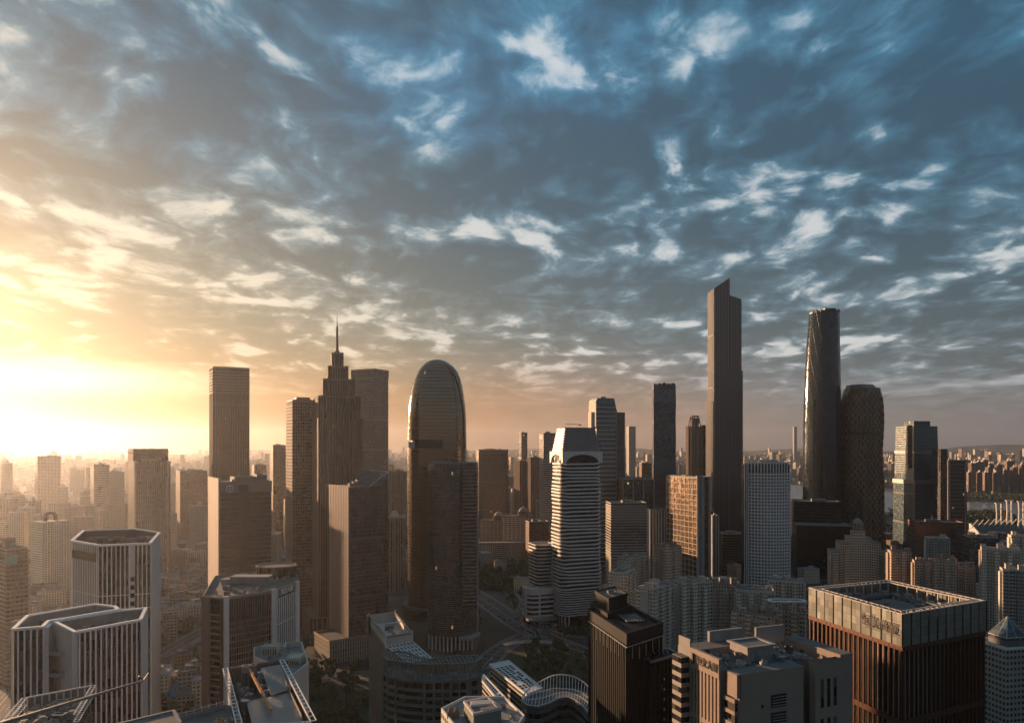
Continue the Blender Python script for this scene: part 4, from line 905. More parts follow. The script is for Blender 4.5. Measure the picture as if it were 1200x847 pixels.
def wavy_tower():
    D = 800; x, y, w, d, th = solve(643.5, 659, 707, D, 38); z = gz(529, D)
    r = thing('wavy_white_tower', 'white tower ringed with wavy balcony bands under a tapered louvred crown', 'tower', (x, y), th)
    def sec(k=1.0, o=0): return rrect(w*k+o, d*k+o, 9.5, 7)
    taper = lambda zz: 1.02-.05*(zz/z)**1.5
    b = MB(); b.loft([(sec(taper(q*z/12), -2.2), q*z/12) for q in range(13)], 2.4, 4, 0, 1); b.build('wall', [M['g_black'], M['roof']], r)
    b = MB(); zz = 12.0; i = 0
    while zz < z-12:
        fine = zz < 40; st = 2.6 if fine else 4.1; k = taper(zz)
        o = 0 if fine else .9*sin(i*.55)+.3; P = sec(k, o); n = len(P)
        amp = .0 if fine else .55
        def zoff(q): return amp*sin(q[0]*.22+i*.9)+amp*.6*sin(q[1]*.25+i*.5)
        h = 1.1 if fine else 1.75; I = off(P, -1.6)
        for j in range(n):
            m = (j+1) % n; za, zb = zz+zoff(P[j]), zz+zoff(P[m])
            b.face([(*P[j], za), (*P[m], zb), (*P[m], zb+h), (*P[j], za+h)]); b.face([(*P[j], za+h), (*P[m], zb+h), (*I[m], zb+h), (*I[j], za+h)]); b.face([(*I[j], za), (*I[m], zb), (*P[m], zb), (*P[j], za)])
        zz += st; i += 1
    b.build('balcony_band', M['white'], r)
    # the belt with a shallow arch cut in each side, then the crown
    b = MB(); P = sec(taper(z), .2); zb = z-15; n = 14
    for (p0, p1) in (((-w*.485, -d*.49), (w*.485, -d*.49)), ((-w*.49, d*.485), (-w*.49, -d*.485)), ((w*.49, -d*.485), (w*.49, d*.485)), ((w*.485, d*.49), (-w*.485, d*.49))):
        for i in range(n):
            t0, t1 = i/n, (i+1)/n; f = lambda t: max(0, 1-((t-.5)/.42)**2)**.5*9.5 if abs(t-.5) < .42 else 0
            q0 = [p0[j]+(p1[j]-p0[j])*t0 for j in (0, 1)]; q1 = [p0[j]+(p1[j]-p0[j])*t1 for j in (0, 1)]
            b.face([(*q0, zb+2+f(t0)), (*q1, zb+2+f(t1)), (*q1, z), (*q0, z)])
    b.ring(P, -2.5, .1, z-.6, z+.3); b.build('arched_belt', M['white'], r)
    zt = gz(501, D); b = MB(); b.loft([(rrect(w*.93, d*.93, 5, 4), z), (rrect(w*.74, d*.78, 5, 4), zt)], 2, 3, 0, 1); b.build('crown', [M['greymetal'], M['roof']], r)
    b = MB(); k = 9
    for i in range(k+1): q = rrect(w*(.94-.19*i/k), d*(.94-.15*i/k), 5, 4); zz = z+(zt-z)*i/k; b.ring(q, -.6, .35, zz-.5, zz+.5)
    b.build('crown_louvre', M['concrete'], r)
    c = MB(); c.bar((0, 0, zt), (0, 0, zt+4.2), .6, .6); c.build('crane_mast', M['dark'], r)
    c = MB(); c.bar((-13, 0, zt+4.8), (6, 0, zt+4.2), .6, .6); c.box(3, 6.5, -.8, .8, zt+3.2, zt+4.4); c.build('crane_arm', M['brown'], r)
    for i in range(18):
        q = P[(i*len(P))//18]; c = MB(); c.cyl(q[0]*.98, q[1]*.98, 0, 12, .7, 8); c.build('column', M['white'], r)
    b = MB(); b.prism(rrect(w*.8, d*.8, 6, 4), 0, 12, 3, 4.5); b.build('lobby', M['g_dark'], r)
wavy_tower()
def wavy_annex():
    D = 830; r = thing('banded_annex', 'lower white banded annex with an oval roof terrace beside the wavy white tower', 'building', (gx(633, D), D+10), radians(20))
    P = rrect(24, 30, 6, 4, 6, 8); zt = gz(640, D); b = MB(); b.loft([(P, 0), (P, zt)], 2.5, 4, 0, 1); b.build('wall', [M['g_black'], M['roof']], r)
    b = MB(); b.bands(P, 10, zt+1, 4.0, 1.5, .7); b.build('balcony_band', M['white'], r)
    Q = rrect(36, 26, 9, 5, -4, -8); z2 = gz(688, D); b = MB(); b.loft([(Q, 0), (Q, z2-1)], 2.5, 4, 0, 1); b.build('oval_wing', [M['g_black'], M['roof']], r)
    b = MB(); b.ring(Q, -1, .8, z2-6, z2+1.2); b.bands(Q, 8, z2-7, 5.2, 2.2, .8); b.build('terrace_band', M['white'], r)
    b = MB(); b.solid([(-23, -14), (-8, -22), (-8, -14), (-22, -5)], 6, z2+1); b.build('end_wall', M['white'], r)
    b = MB(); b.solid(rrect(60, 18, 8, 4, 6, -20), 5, 7.5); b.build('canopy', M['concrete'], r)
wavy_annex()
# ================================================================== CENTRE RIGHT TOWERS
def teal_band_tower():
    D = 1150; x, y, w, d, th = solve(690, 699, 722, D, 34); z = gz(466, D)
    r = thing('teal_band_tower', 'teal glass tower with thin white floor lines and an amber left edge', 'tower', (x, y), th)
    b = MB(); P = rect(w, d); b.prism(P, 0, z-14, 2, 4, 0, 1); b.loft([(rect(w, d), z-14), (rect(w*.86, d*.86), z)], 2, 4, 0, 1); b.build('wall', [M['g_teal'], M['roof']], r)
    b = MB(); b.bands(P, 10, z-14, 7.2, .8, .5); b.build('floor_band', M['white'], r)
    b = MB(); b.box(-w/2-1, -w/2+.5, -d*.5, d*.4, z-46, z-4); b.box(-w/2-5, -w/2+1, -d*.2, d*.2, z-48, z-22); b.build('side_bay', M['cream'], r)
    b = MB(); Q = rect(20, 26, 0, w/2+9.5, 6); b.prism(Q, 0, z-22, 2, 3.4, 0, 1); b.build('rear_wing', [M['f_slate'], M['roof']], r)
    b = MB(); b.bands(Q, 3.4, z-24, 3.4, .9, .5); b.box(w/2-.6, w/2+1.2, -d/2-1, -d/2+1.5, 0, z-18); b.build('balcony', M['greymetal'], r)
    kit(r, w*.6, d*.6, z, random.Random(6), .6)
teal_band_tower()
def dark_slab():
    D = 1250; x, y, w, d, th = solve(764, 766, 792, D, 40); z = gz(451, D); r = thing('dark_slab_tower', 'dark blue glass slab tower with a faintly folded edge, tallest between the teal and twin peak towers', 'tower', (x, y), th)
    r['label'] = 'dark blue glass slab tower with a faintly folded edge and a saw-tooth roofline'
    n = 10; rings = []
    for i in range(n+1):
        zz = z*i/n; k = 1+(.018 if i % 2 else -.012); rings.append((rect(w*k, d*k), zz))
    b = MB(); b.loft(rings, 1.8, 4, 0, 1); b.build('wall', [M['g_blue'], M['roof']], r)
    b = MB()
    for i in range(5): b.box(-w/2+i*w/5, -w/2+(i+.8)*w/5, -d/2, d/2, z, z+2+(i % 3)*.8)
    b.build('roof_screen', M['dark'], r)
    b = MB(); b.bands(rect(w*1.02, d*1.02), z*.42, z*.42+7, 3.6, .8, .5); b.build('plant_band', M['dark'], r)
dark_slab()
def lattice_tower():
    D = 1500; x, y, w, d, th = solve(804, 808, 824, D, 34); z = gz(500, D); r = thing('lattice_crown_tower', 'slim copper lit tower with a rounded lattice crown beside the tallest skyscraper', 'tower', (x, y), th)
    b = MB(); P = rect(w, d, 4); b.prism(P, 0, z, 2.4, 3.6, 0, 1); b.build('wall', [M['f_vert'], M['roof']], r)
    b = MB(); b.allfins(P, 0, z+2, 7, 1.6, 1.2); b.build('rib', M['brown_l'], r)
    b = MB(); zt = gz(487, D)
    for i in range(10):
        a = ngon(10, 1)[i]; q0 = (a[0]*w*.48, a[1]*d*.48); q1 = (a[0]*w*.30, a[1]*d*.30); b.bar((*q0, z), (*q1, zt), 1.2, 1.2); a2 = ngon(10, 1)[(i+1) % 10]; b.bar((*q0, z), (a2[0]*w*.3, a2[1]*d*.3, zt), .8, .8)
    b.ring(ngon(10, w*.32, d*.32), -1, .4, zt-1.2, zt+.6); b.build('lattice_crown', M['stone'], r); b = MB(); b.prism(rect(w*.5, d*.5), z, zt-5, 3, 4, 0, 1); b.build('plant_room', [M['brown_l'], M['roof']], r)
    b = MB(); b.prism(rect(13, 30, 0, w/2+7, 8), 0, z+4, 2.4, 3.6, 0, 1); b.build('rear_slab', [M['f_slate'], M['roof']], r)
lattice_tower()
M['g_ctf'] = facade('terracotta_ribbed_skin', (54, 60, 66), (62, 70, 80), .26, (.05, 1), metal=.6, wrough=.32, grough=.14, blind=.02, tilt=.008, wvar=.06, spec=.6, var=.25, wmetal=.35)
def tall_stepped_skyscraper():
    D = 1423; s = D/F; X = gx(848, D); r = thing('tallest_skyscraper', 'tallest dark skyscraper with two slanted stepped tops and finely ribbed skin', 'skyscraper', (X, D+28), 0)
    def blk(nm, l, rr, y0, y1, z0, zt, slope=0, ch=1.8, lab=None):
        x0, x1 = (gx(l, D+28+y1) if l < 840 else gx(l, D+2))-X, gx(rr, D+28+y0)-X; P = [(x0+ch, y0), (x1-ch*.6, y0), (x1, y0+ch*.6), (x1, y1-ch), (x1-ch, y1), (x0+ch, y1), (x0, y1-ch), (x0, y0+ch*1.8)]
        b = MB(); n = len(P); H = lambda q: zt+slope*(q[0]-x0)/(x1-x0)
        for i in range(n):
            p, q = P[i], P[(i+1) % n]; L = sqrt((q[0]-p[0])**2+(q[1]-p[1])**2); nb = max(1, round(L/1.8)); nf = round((zt-z0)/4.2); b.k += 37; u = b.k
            b.face([(*p, z0), (*q, z0), (*q, H(q)), (*p, H(p))], [(u, 0), (u+nb, 0), (u+nb, nf), (u, nf)])
        b.face([(*q, H(q)) for q in P], None, 1); o = b.build(nm, [M['g_ctf'], M['dark']], r); b = MB()
        for i in range(n):
            p, q = P[i], P[(i+1) % n]; L = sqrt((q[0]-p[0])**2+(q[1]-p[1])**2); m = round(L/3.6)
            for k in range(m):
                t = (k+.5)/m; c = (p[0]+(q[0]-p[0])*t, p[1]+(q[1]-p[1])*t); dx, dy = (q[0]-p[0])/L, (q[1]-p[1])/L; b.bar((c[0]+dy*.2, c[1]-dx*.2, z0+.5), (c[0]+dy*.2, c[1]-dx*.2, H(c)-.4), .5, .8)
        if b.f: b.build('rib', M['steel'], o)
        return P
    zt = gz(338, D); P = blk('west_shaft', 829, 855.5, -26, 20, 0, zt, gz(325, D)-zt)
    zt2 = gz(344, D); blk('east_shaft', 853.5, 869.3, -21, 24, 0, zt2, gz(350, D)-zt2)
    blk('lower_shaft', 854, 870.8, -24, 27, 0, gz(434, D)); blk('lower_shaft', 826.8, 850, -24, 26, 0, gz(470, D), 0, 2)
    b = MB()
    for zz in (gz(392, D), gz(454, D), gz(520, D)): b.ring(rect(gx(855.5, D+2)-gx(829, D+48), 46.5, 1.8, (gx(855.5, D+2)+gx(829, D+48))/2-X, -3), -.5, .25, zz, zz+2.2)
    b.build('plant_band', M['dark'], r)
    b = MB(); b.prism(rect(92, 70, 8, 2, 4), 0, 26, 3, 5, 0, 1); b.build('podium', [M['g_blue'], M['roof']], r)
tall_stepped_skyscraper()
def gold_grid():
    D = 1000; x, y, w, d, th = solve(781, 817, 833, D, None, 22); z = gz(560, D)
    r = thing('gold_grid_tower', 'office block whose gridded glass side glows amber beside grey stone piers', 'tower', (x, y), th)
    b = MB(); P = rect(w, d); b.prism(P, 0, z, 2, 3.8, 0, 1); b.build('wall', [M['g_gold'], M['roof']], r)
    b = MB(); b.fins((-w/2, d/2), (-w/2, -d/2), 0, z, 8, .9, .5); 
    zz = 4
    while zz < z: b.bar((-w/2-.2, -d/2, zz), (-w/2-.2, d/2, zz), .7, .8); zz += 7.6
    b.build('facade_grid', M['cream'], r)
    b = MB(); b.box(-w/2+.2, -w/2+5, -d/2-.5, -d/2+1, 0, z); b.box(-w/2+5.5, -w/2+11, -d/2-1.6, -d/2+1, 0, z+1); b.box(-w/2+18, -w/2+22, -d/2-1.6, -d/2+1, 0, z+1); b.build('pier', M['concrete'], r)
    b = MB(); Q = rect(12, 20, 0, w/2+5, 4); b.prism(Q, 0, z-3, 2, 3.8, 0, 1); b.build('rear_bay', [M['g_teal'], M['roof']], r)
    b = MB(); b.parapet(P, z, 2, .6); b.build('parapet', M['concrete'], r); kit(r, w*.6, d*.7, z, random.Random(9), 1)
gold_grid()
def punched_white():
    D = 1000; r = thing('punched_window_tower', 'white curved tower pierced by a regular grid of small square windows', 'tower', (gx(900, D+20), D+20), radians(-7))
    s = D/F; n = 14; z = gz(556, D); zt = gz(541, D); hw = 24*s; arc = [(-hw+2*hw*i/n, -6-9*sin(pi*(i/n))) for i in range(n+1)]
    P = ccw(arc+[(hw, 22), (-hw, 22)]); b = MB(); b.prism(off(P, -1.0), 0, zt-3, 3, 4.2, 0, 1); b.build('wall', [M['win'], M['roof_l']], r)
    b = MB(); fl = 4.55
    for i in range(n): b.fins(arc[i], arc[i+1], 0, zt, 1, 1.9, .1)
    zz = 1.0
    while zz < z: b.ring(P, -1.2, .05, zz, zz+2.2); zz += fl
    b.ring(P, -1.2, .1, zt-1.5, zt); b.build('window_grid', M['white'], r)
    b = MB(); q = ccw([(-hw-5, -2), (-hw-1, -7), (-hw-1, 18), (-hw-5, 18)]); b.prism(q, 0, zt-4, 1.5, 4, 0, 1); b.build('side_bay', [M['g_black'], M['roof']], r)
    for o in (-5.2, -2.6): b = MB(); b.box(-hw+o, -hw+o+.9, -8, -4, 0, zt-3); b.build('side_rib', M['white'], r)
    b = MB(); k = 12
    for i in range(k): a0, a1 = pi*i/k, pi*(i+1)/k; b.bar((-12+5.5*cos(a0), 0, zt+6*sin(a0)), (-12+5.5*cos(a1), 0, zt+6*sin(a1)), 1, 1)
    b.build('roof_arch', M['white'], r); plant(r, 2, 6, zt-3, 24, 12, 5, 'white')
punched_white()
M['g_ifc'] = facade('smoked_glass_skin', (20, 26, 30), (46, 58, 68), -1, (.1, 1), metal=.65, grough=.05, tilt=.006, lit=.0005, blind=.0, var=.3)
def tapered_skyscraper():
    D = 1244; s = (D+30)/F; r = thing('tapered_skyscraper', 'smooth dark tapering skyscraper with a helipad disc on its open crown', 'skyscraper', (gx(965, D+30), D+30), 0)
    prof = [(660, 943, 986), (580, 943, 986.4), (540, 943, 986.6), (500, 943.3, 986.4), (460, 944.3, 985.8), (430, 945.5, 985.2), (400, 947.2, 984.6), (380, 948.6, 984.2), (364, 950, 983.8)]
    rings = []
    def sec(l, rr):
        w = (rr-l)*s; cx = ((l+rr)/2-965)*s; R = w*.5; out = []
        for i in range(36):
            a = radians(-90+10*i); t = a+radians(90); k = 1-.07*(1-cos(3*t))*.5*2; out.append((cx+R*1.04*k*cos(a), R*1.04*k*sin(a)))
        return out
    for py, l, rr in prof:
        z = max(0, gz(py, D)); rings.append((sec(l, rr), z))
    b = MB(); b.loft(rings, 2.0, 4.2, 0, 1); b.build('shaft', [M['g_ifc'], M['dark']], r, True)
    # faint diagonal grid standing just proud of the glass
    b = MB(); n = 36
    import bisect
    def pt(u, z):
        zs = [q[1] for q in rings]; j = max(0, min(len(zs)-2, bisect.bisect(zs, z)-1)); t = (z-zs[j])/(zs[j+1]-zs[j]); i = int(u) % n; f = u-int(u)
        A, B = rings[j][0], rings[j+1][0]; g = lambda R: [R[i][k]+(R[(i+1) % n][k]-R[i][k])*f for k in (0, 1)]; a, c = g(A), g(B); x, y = a[0]+(c[0]-a[0])*t, a[1]+(c[1]-a[1])*t; return (x*1.004, y*1.004, z)
    zt = rings[-1][1]; N = 12; per = zt/8
    for k in range(N):
        for sg in (-1, 1):
            for j in range(16):
                z0, z1 = zt*j/16, zt*(j+1)/16; u0 = (k*n/N+sg*n/N*z0/per) % n; u1 = u0+sg*n/N*(z1-z0)/per; b.bar(pt(u0, z0), pt(u1 % n, z1), .35, .25)
    b.build('diagonal_grid', M['dark'], r)
    b = MB(); top = rings[-1][0]; b.ring(top, -.8, 0, zt, zt+3)
    for i in range(0, 36, 2):
        if random.Random(i).random() < .6: b.bar((*top[i], zt), (*top[i], zt+5+3*random.Random(i+3).random()), 1.4, 1.4)
    b.build('crown_fin', M['dark'], r)
    b = MB(); b.cyl(9, -4, zt+6.5, zt+7.6, 10.5, 24); b.cyl(9, -4, zt-1, zt+6.6, 3.2, 12); b.build('helipad', M['greymetal'], r)
    for q in ((-6, -6), (-12, 2)): c = MB(); c.box(q[0]-2, q[0]+2, q[1]-2, q[1]+2, zt, zt+5); c.bar((q[0], q[1], zt+5), (q[0]-3, q[1], zt+9), .8, .8); c.build('cradle_crane', M['steel'], r)
tapered_skyscraper()
t, w, d, z, p = tower('black_podium_block', 'black louvred podium block at the foot of the tapering skyscraper', 'building', (926, 930, 986), 1150, 588, 'g_black', d=50, seed=12, fl=5, bands=(5, .6, .4, 'dark'), dens=.5, trim='dark')
b = MB(); b.prism(rect(w+10, 60, 0, 4, -40), 0, z-32, 3, 5, 0, 1); b.build('lower_wing', [M['g_black'], M['roof']], t)
M['f_weave'] = facade('woven_panel_skin', (112, 98, 76), (34, 40, 44), .24, (.08, .66), metal=.6, grough=.14, tilt=.05, wvar=.3, blind=.04, wrough=.35, wmetal=.45, stagger=True)
def folded_tower():
    D = 1230; s = D/F; r = thing('folded_tower', 'bulging tower with rounded shoulders and staggered woven panels on its bronze side', 'tower', (gx(1010, D), D+30), 0)
    prof = [(645, 983, 1037, 1014), (600, 983.5, 1036.5, 1013), (566, 982.5, 1036.2, 1012), (545, 983, 1034.6, 1013), (530, 983.4, 1034.2, 1014), (510, 983, 1035.4, 1014.5), (493, 983.2, 1036.2, 1014), (475, 984.6, 1035.6, 1013.4), (462, 986.4, 1034, 1013), (455, 988.6, 1032, 1012.6)]
    rings = []
    for py, l, rr, c in prof:
        z = max(0, gz(py, D)); x0, x1, xc = gx(l, D+46)-gx(1010, D), gx(rr, D+20)-gx(1010, D), gx(c, D)-gx(1010, D)
        rings.append(([(x0, -8), (x0+6, -17), (xc-2, -31), (xc+2, -31), (x1-7, -20), (x1, -10), (x1-1, 18), (x1-12, 28), (x0+12, 28), (x0+1, 18)], z))
    b = MB(); b.loft(rings, 5.2, 12.9, 0, 1); b.build('wall', [M['f_weave'], M['roof']], r, False)
    # staggered raised panels
    b = MB(); R = rings
    def pt(i, t, z):
        for j in range(len(R)-1):
            if R[j][1] <= z <= R[j+1][1]+.01: break
        u = (z-R[j][1])/(R[j+1][1]-R[j][1]); a = [R[j][0][i][k]+(R[j][0][i+1][k]-R[j][0][i][k])*t for k in (0, 1)]; c = [R[j+1][0][i][k]+(R[j+1][0][i+1][k]-R[j+1][0][i][k])*t for k in (0, 1)]
        return (a[0]+(c[0]-a[0])*u, a[1]+(c[1]-a[1])*u)
    zt = R[-1][1]
    for i, nn in ((0, 3), (1, 9), (3, 10), (4, 3)):
        for c in range(nn):
            zz = 4+(c % 2)*6.5
            while zz < zt-16:
                (xa, ya), (xb, yb) = pt(i, (c+.15)/nn, zz), pt(i, (c+.42)/nn, zz); (xc, yc), (xd, yd) = pt(i, (c+.15)/nn, zz+8), pt(i, (c+.42)/nn, zz+8)
                nx, ny = yb-ya, xa-xb; L = sqrt(nx*nx+ny*ny); nx, ny = nx/L*.9, ny/L*.9
                b.face([(xa, ya, zz), (xb+nx, yb+ny, zz), (xd+nx, yd+ny, zz+8), (xc, yc, zz+8)]); b.face([(xb+nx, yb+ny, zz), (xb, yb, zz), (xd, yd, zz+8), (xd+nx, yd+ny, zz+8)])
                zz += 13
    b.build('woven_panel', M['bronze'], r)
    b = MB(); q = rings[-1][0]; b.ring(q, -2, 0, zt, zt+2); z5 = gz(449.5, D); b.loft([([(x*.9, y*.9) for x, y in q], zt), ([(x*.74, y*.74) for x, y in q], z5)], 3, 4, 0, 1); b.build('crown', [M['greymetal'], M['roof']], r)
    zz = gz(509, D); b = MB(); b.ring([(x*1.0, y) for x, y in rings[5][0]], -.5, .35, zz, zz+3.5); b.build('plant_band', M['dark'], r)
folded_tower()
def setback_glass():
    D = 1350; s = D/F; r = thing('setback_glass_tower', 'pale banded glass tower with a raised centre top and flared lower half', 'tower', (gx(1074, D), D+28), 0)
    X0 = gx(1074, D); q_ = lambda px, dd: gx(px, D+28+dd)-X0
    def P(l, c, rr, f=-26): return [(q_(l, 26), -12), (q_(c, f), f), (q_(rr, -14), -14), (q_(rr, -14), 26), (q_(l, 26), 26)]
    b = MB(); b.loft([(P(1046, 1072, 1101), 0), (P(1047, 1072, 1101), gz(566, D))], 2.4, 4.2, 0, 1); b.loft([(P(1048, 1071, 1100.4), gz(566, D)), (P(1050, 1071, 1098.5), gz(499, D))], 2.4, 4.2, 0, 1)
    b.prism(P(1059, 1071, 1090, -22), gz(499, D), gz(493, D), 2.4, 4.2, 0, 1); b.build('wall', [M['g_teal'], M['roof']], r)
    zz = 4; b = MB()
    while zz < gz(500, D): t = zz/gz(500, D); b.ring(P(1046.4+3.4*t, 1072, 1101-2.4*t), -.5, .35, zz, zz+1.1); zz += 4.3
    b.build('floor_band', M['greymetal'], r)
    b = MB(); b.ring(P(1046.6, 1072, 1101), -.5, .9, gz(567, D), gz(562, D)); b.ring(P(1048.5, 1071, 1100), -.5, .6, gz(531, D), gz(528.5, D)); b.build('belt', M['steel'], r)
    b = MB(); b.face([(q_(1063.5, -22), -22.6, gz(549, D)), (q_(1069, -26), -26.6, gz(549, D)), (q_(1069, -26), -26.2, gz(498, D)), (q_(1063.5, -22), -22.2, gz(498, D))], [(0, 0), (3, 0), (3, 20), (0, 20)]); b.build('painted_reflection', M['g_gold'], r)  # amber sheet just off the facade, a gold reflection painted as colour
    mast(r, -6, 0, gz(493, D), 6)
setback_glass()
def dark_fin_tower():
    D = 1300; s = D/F; r = thing('dark_slatted_tower', 'dark slatted tower with a battered finned flank beside the pale banded glass tower', 'tower', (gx(1118, D), D+25), 0)
    f = lambda px: gx(px, D+(20 if px < 1108 else 6))-gx(1118, D)
    b = MB(); z = gz(539, D); b.prism([(f(1107), -18), (f(1131), -20), (f(1131), 20), (f(1107), 20)], 0, z, 2, 4, 0, 1); b.build('wall', [M['g_brown'], M['roof']], r)
    b = MB(); b.bands([(f(1107), -18), (f(1131), -20), (f(1131), 20), (f(1107), 20)], 6, z-4, 7, 1.0, .5); b.build('floor_band', M['brown_l'], r)
    b = MB(); b.prism([(f(1101), -8), (f(1107), -14), (f(1107), 20), (f(1101), 20)], 0, gz(526, D), 2, 4, 0, 1); b.build('side_block', [M['f_slate'], M['roof']], r)
    b = MB(); b.loft([([(f(1131), -17), (f(1137), -15), (f(1137), 18), (f(1131), 18)], 0), ([(f(1131), -17), (f(1132.5), -16), (f(1132.5), 18), (f(1131), 18)], z)], 2, 4, 0, 1); b.build('battered_flank', [M['g_dark'], M['roof']], r)
    b = MB(); b.box(f(1107)-.6, f(1107)+1.5, -19.5, -17, 0, z+3); b.box(f(1110.5), f(1111.6), -19.6, -18, 0, z); b.box(f(1130), f(1131.5), -21, -18, 0, z+2); b.build('edge_rib', M['stone'], r)
dark_fin_tower()
# ================================================================== NEAR BUILDINGS ON THE RIGHT
def black_deco():
    z = 120.0; A, B, C_ = plan(691.7, 715, z), plan(735, 743, z), plan(774, 731, z); Dk = (A[0]+C_[0]-B[0], A[1]+C_[1]-B[1]); (cx, cy), p = centred([A, B, C_, Dk])
    r = thing('black_ribbed_tower', 'nearly black stepped tower with pale tipped upright ribs and a block penthouse', 'tower', (cx, cy)); L = lambda q: (q[0]-cx, q[1]-cy)
    b = MB(); b.prism(p, 0, z, 2.2, 3.6, 0, 1); b.build('wall', [M['g_black'], M['black']], r)
    b = MB(); b.allfins(p, 0, z-4, 2.4, .9, .9); b.ring(p, -.8, 1.1, z-4, z+.8); b.build('rib', M['black'], r)
    b = MB()
    for i in range(4):
        a, c = p[i], p[(i+1) % 4]; n = max(2, round(sqrt((a[0]-c[0])**2+(a[1]-c[1])**2)/4.8)); rng = random.Random(i); dx, dy = (c[0]-a[0]), (c[1]-a[1]); l = sqrt(dx*dx+dy*dy)
        for k in range(n): t = (k+.5)/n; x, y = a[0]+dx*t+dy/l*.95, a[1]+dy*t-dx/l*.95; zz = z-5-rng.random()*1.5; b.bar((x, y, zz-5.5), (x, y, zz), .28, .28)
    b.ring(p, -.2, 1.25, z-5.2, z-4.9); b.build('rib_tip', M['concrete'], r)
    q = [L(plan(*c, 128)) for c in ((698, 693), (713.5, 702), (735, 696), (721, 688))]; b = MB(); q = ccw(q); b.prism(q, z, z+8, 3, 3, 0, 1); b.ring(q, -.5, .5, z+7.4, z+8.6); b.build('penthouse', [M['black'], M['roof']], r)
    q2 = off(q, 2.4); b = MB(); b.prism(q2, z, z+2.5, 3, 3, 0, 0); b.build('penthouse_base', M['black'], r)
    b = MB(); c0 = centred(q)[0]; b.ring(rect(4, 5, 0, *c0), -.5, 0, z+8.2, z+9); b.build('roof_hatch', M['steel'], r)
    b = MB()     # slatted skylights on the lower roof
    m = [(B[i]*.38+C_[i]*.34+Dk[i]*.28)-(cx, cy)[i] for i in (0, 1)]
    for k in range(7): b.bar((m[0]-5+k*1.3, m[1]-5+k*.2, z+1), (m[0]-7+k*1.3, m[1]+8+k*.3, z+1), .5, .4)
    b.build('skylight', M['greymetal'], r)
    z2 = 107.0; q = [L(plan(*c, z2)) for c in ((751, 767.6), (763, 775.5), (795, 767), (782, 760))]; q = ccw(q); b = MB(); b.prism(q, 0, z2, 2.2, 3.6, 0, 1); b.build('lower_wing', [M['g_black'], M['black']], r)
    b = MB(); b.ring(q, -.5, .4, z2-.3, z2+.6); b.build('wing_coping', M['steel'], r)
    b = MB(); b.allfins(q, 0, z2-1, 2.6, .8, .8); b.build('rib', M['black'], r)
    b = MB(); c0 = centred(q)[0]
    for k in range(5): b.bar((c0[0]-5+k*2, c0[1]-5, z2+1.8), (c0[0]-4+k*2, c0[1]+5, z2+1.8), .2, .2)
    b.build('pergola', M['machine'], r)
    rng = random.Random(4)
    for k in range(14):
        t = .35+.1*(k % 2); a, c = q[0], q[1]
        i = max(range(4), key=lambda j: (q[j][0]+q[(j+1) % 4][0])-(q[j][1]+q[(j+1) % 4][1])); a, c = q[i], q[(i+1) % 4]
        x, y = a[0]+(c[0]-a[0])*.42, a[1]+(c[1]-a[1])*.42; nx, ny = (c[1]-a[1]), (a[0]-c[0]); l = sqrt(nx*nx+ny*ny)
        o = MB(); o.box(-.35, .35, -.06, .06, 0, 1.0); o.build('vent', M['machine'], r, loc=(x+nx/l*.88, y+ny/l*.88, z2-9-k*4.4), rot=atan2(c[1]-a[1], c[0]-a[0]))
black_deco()
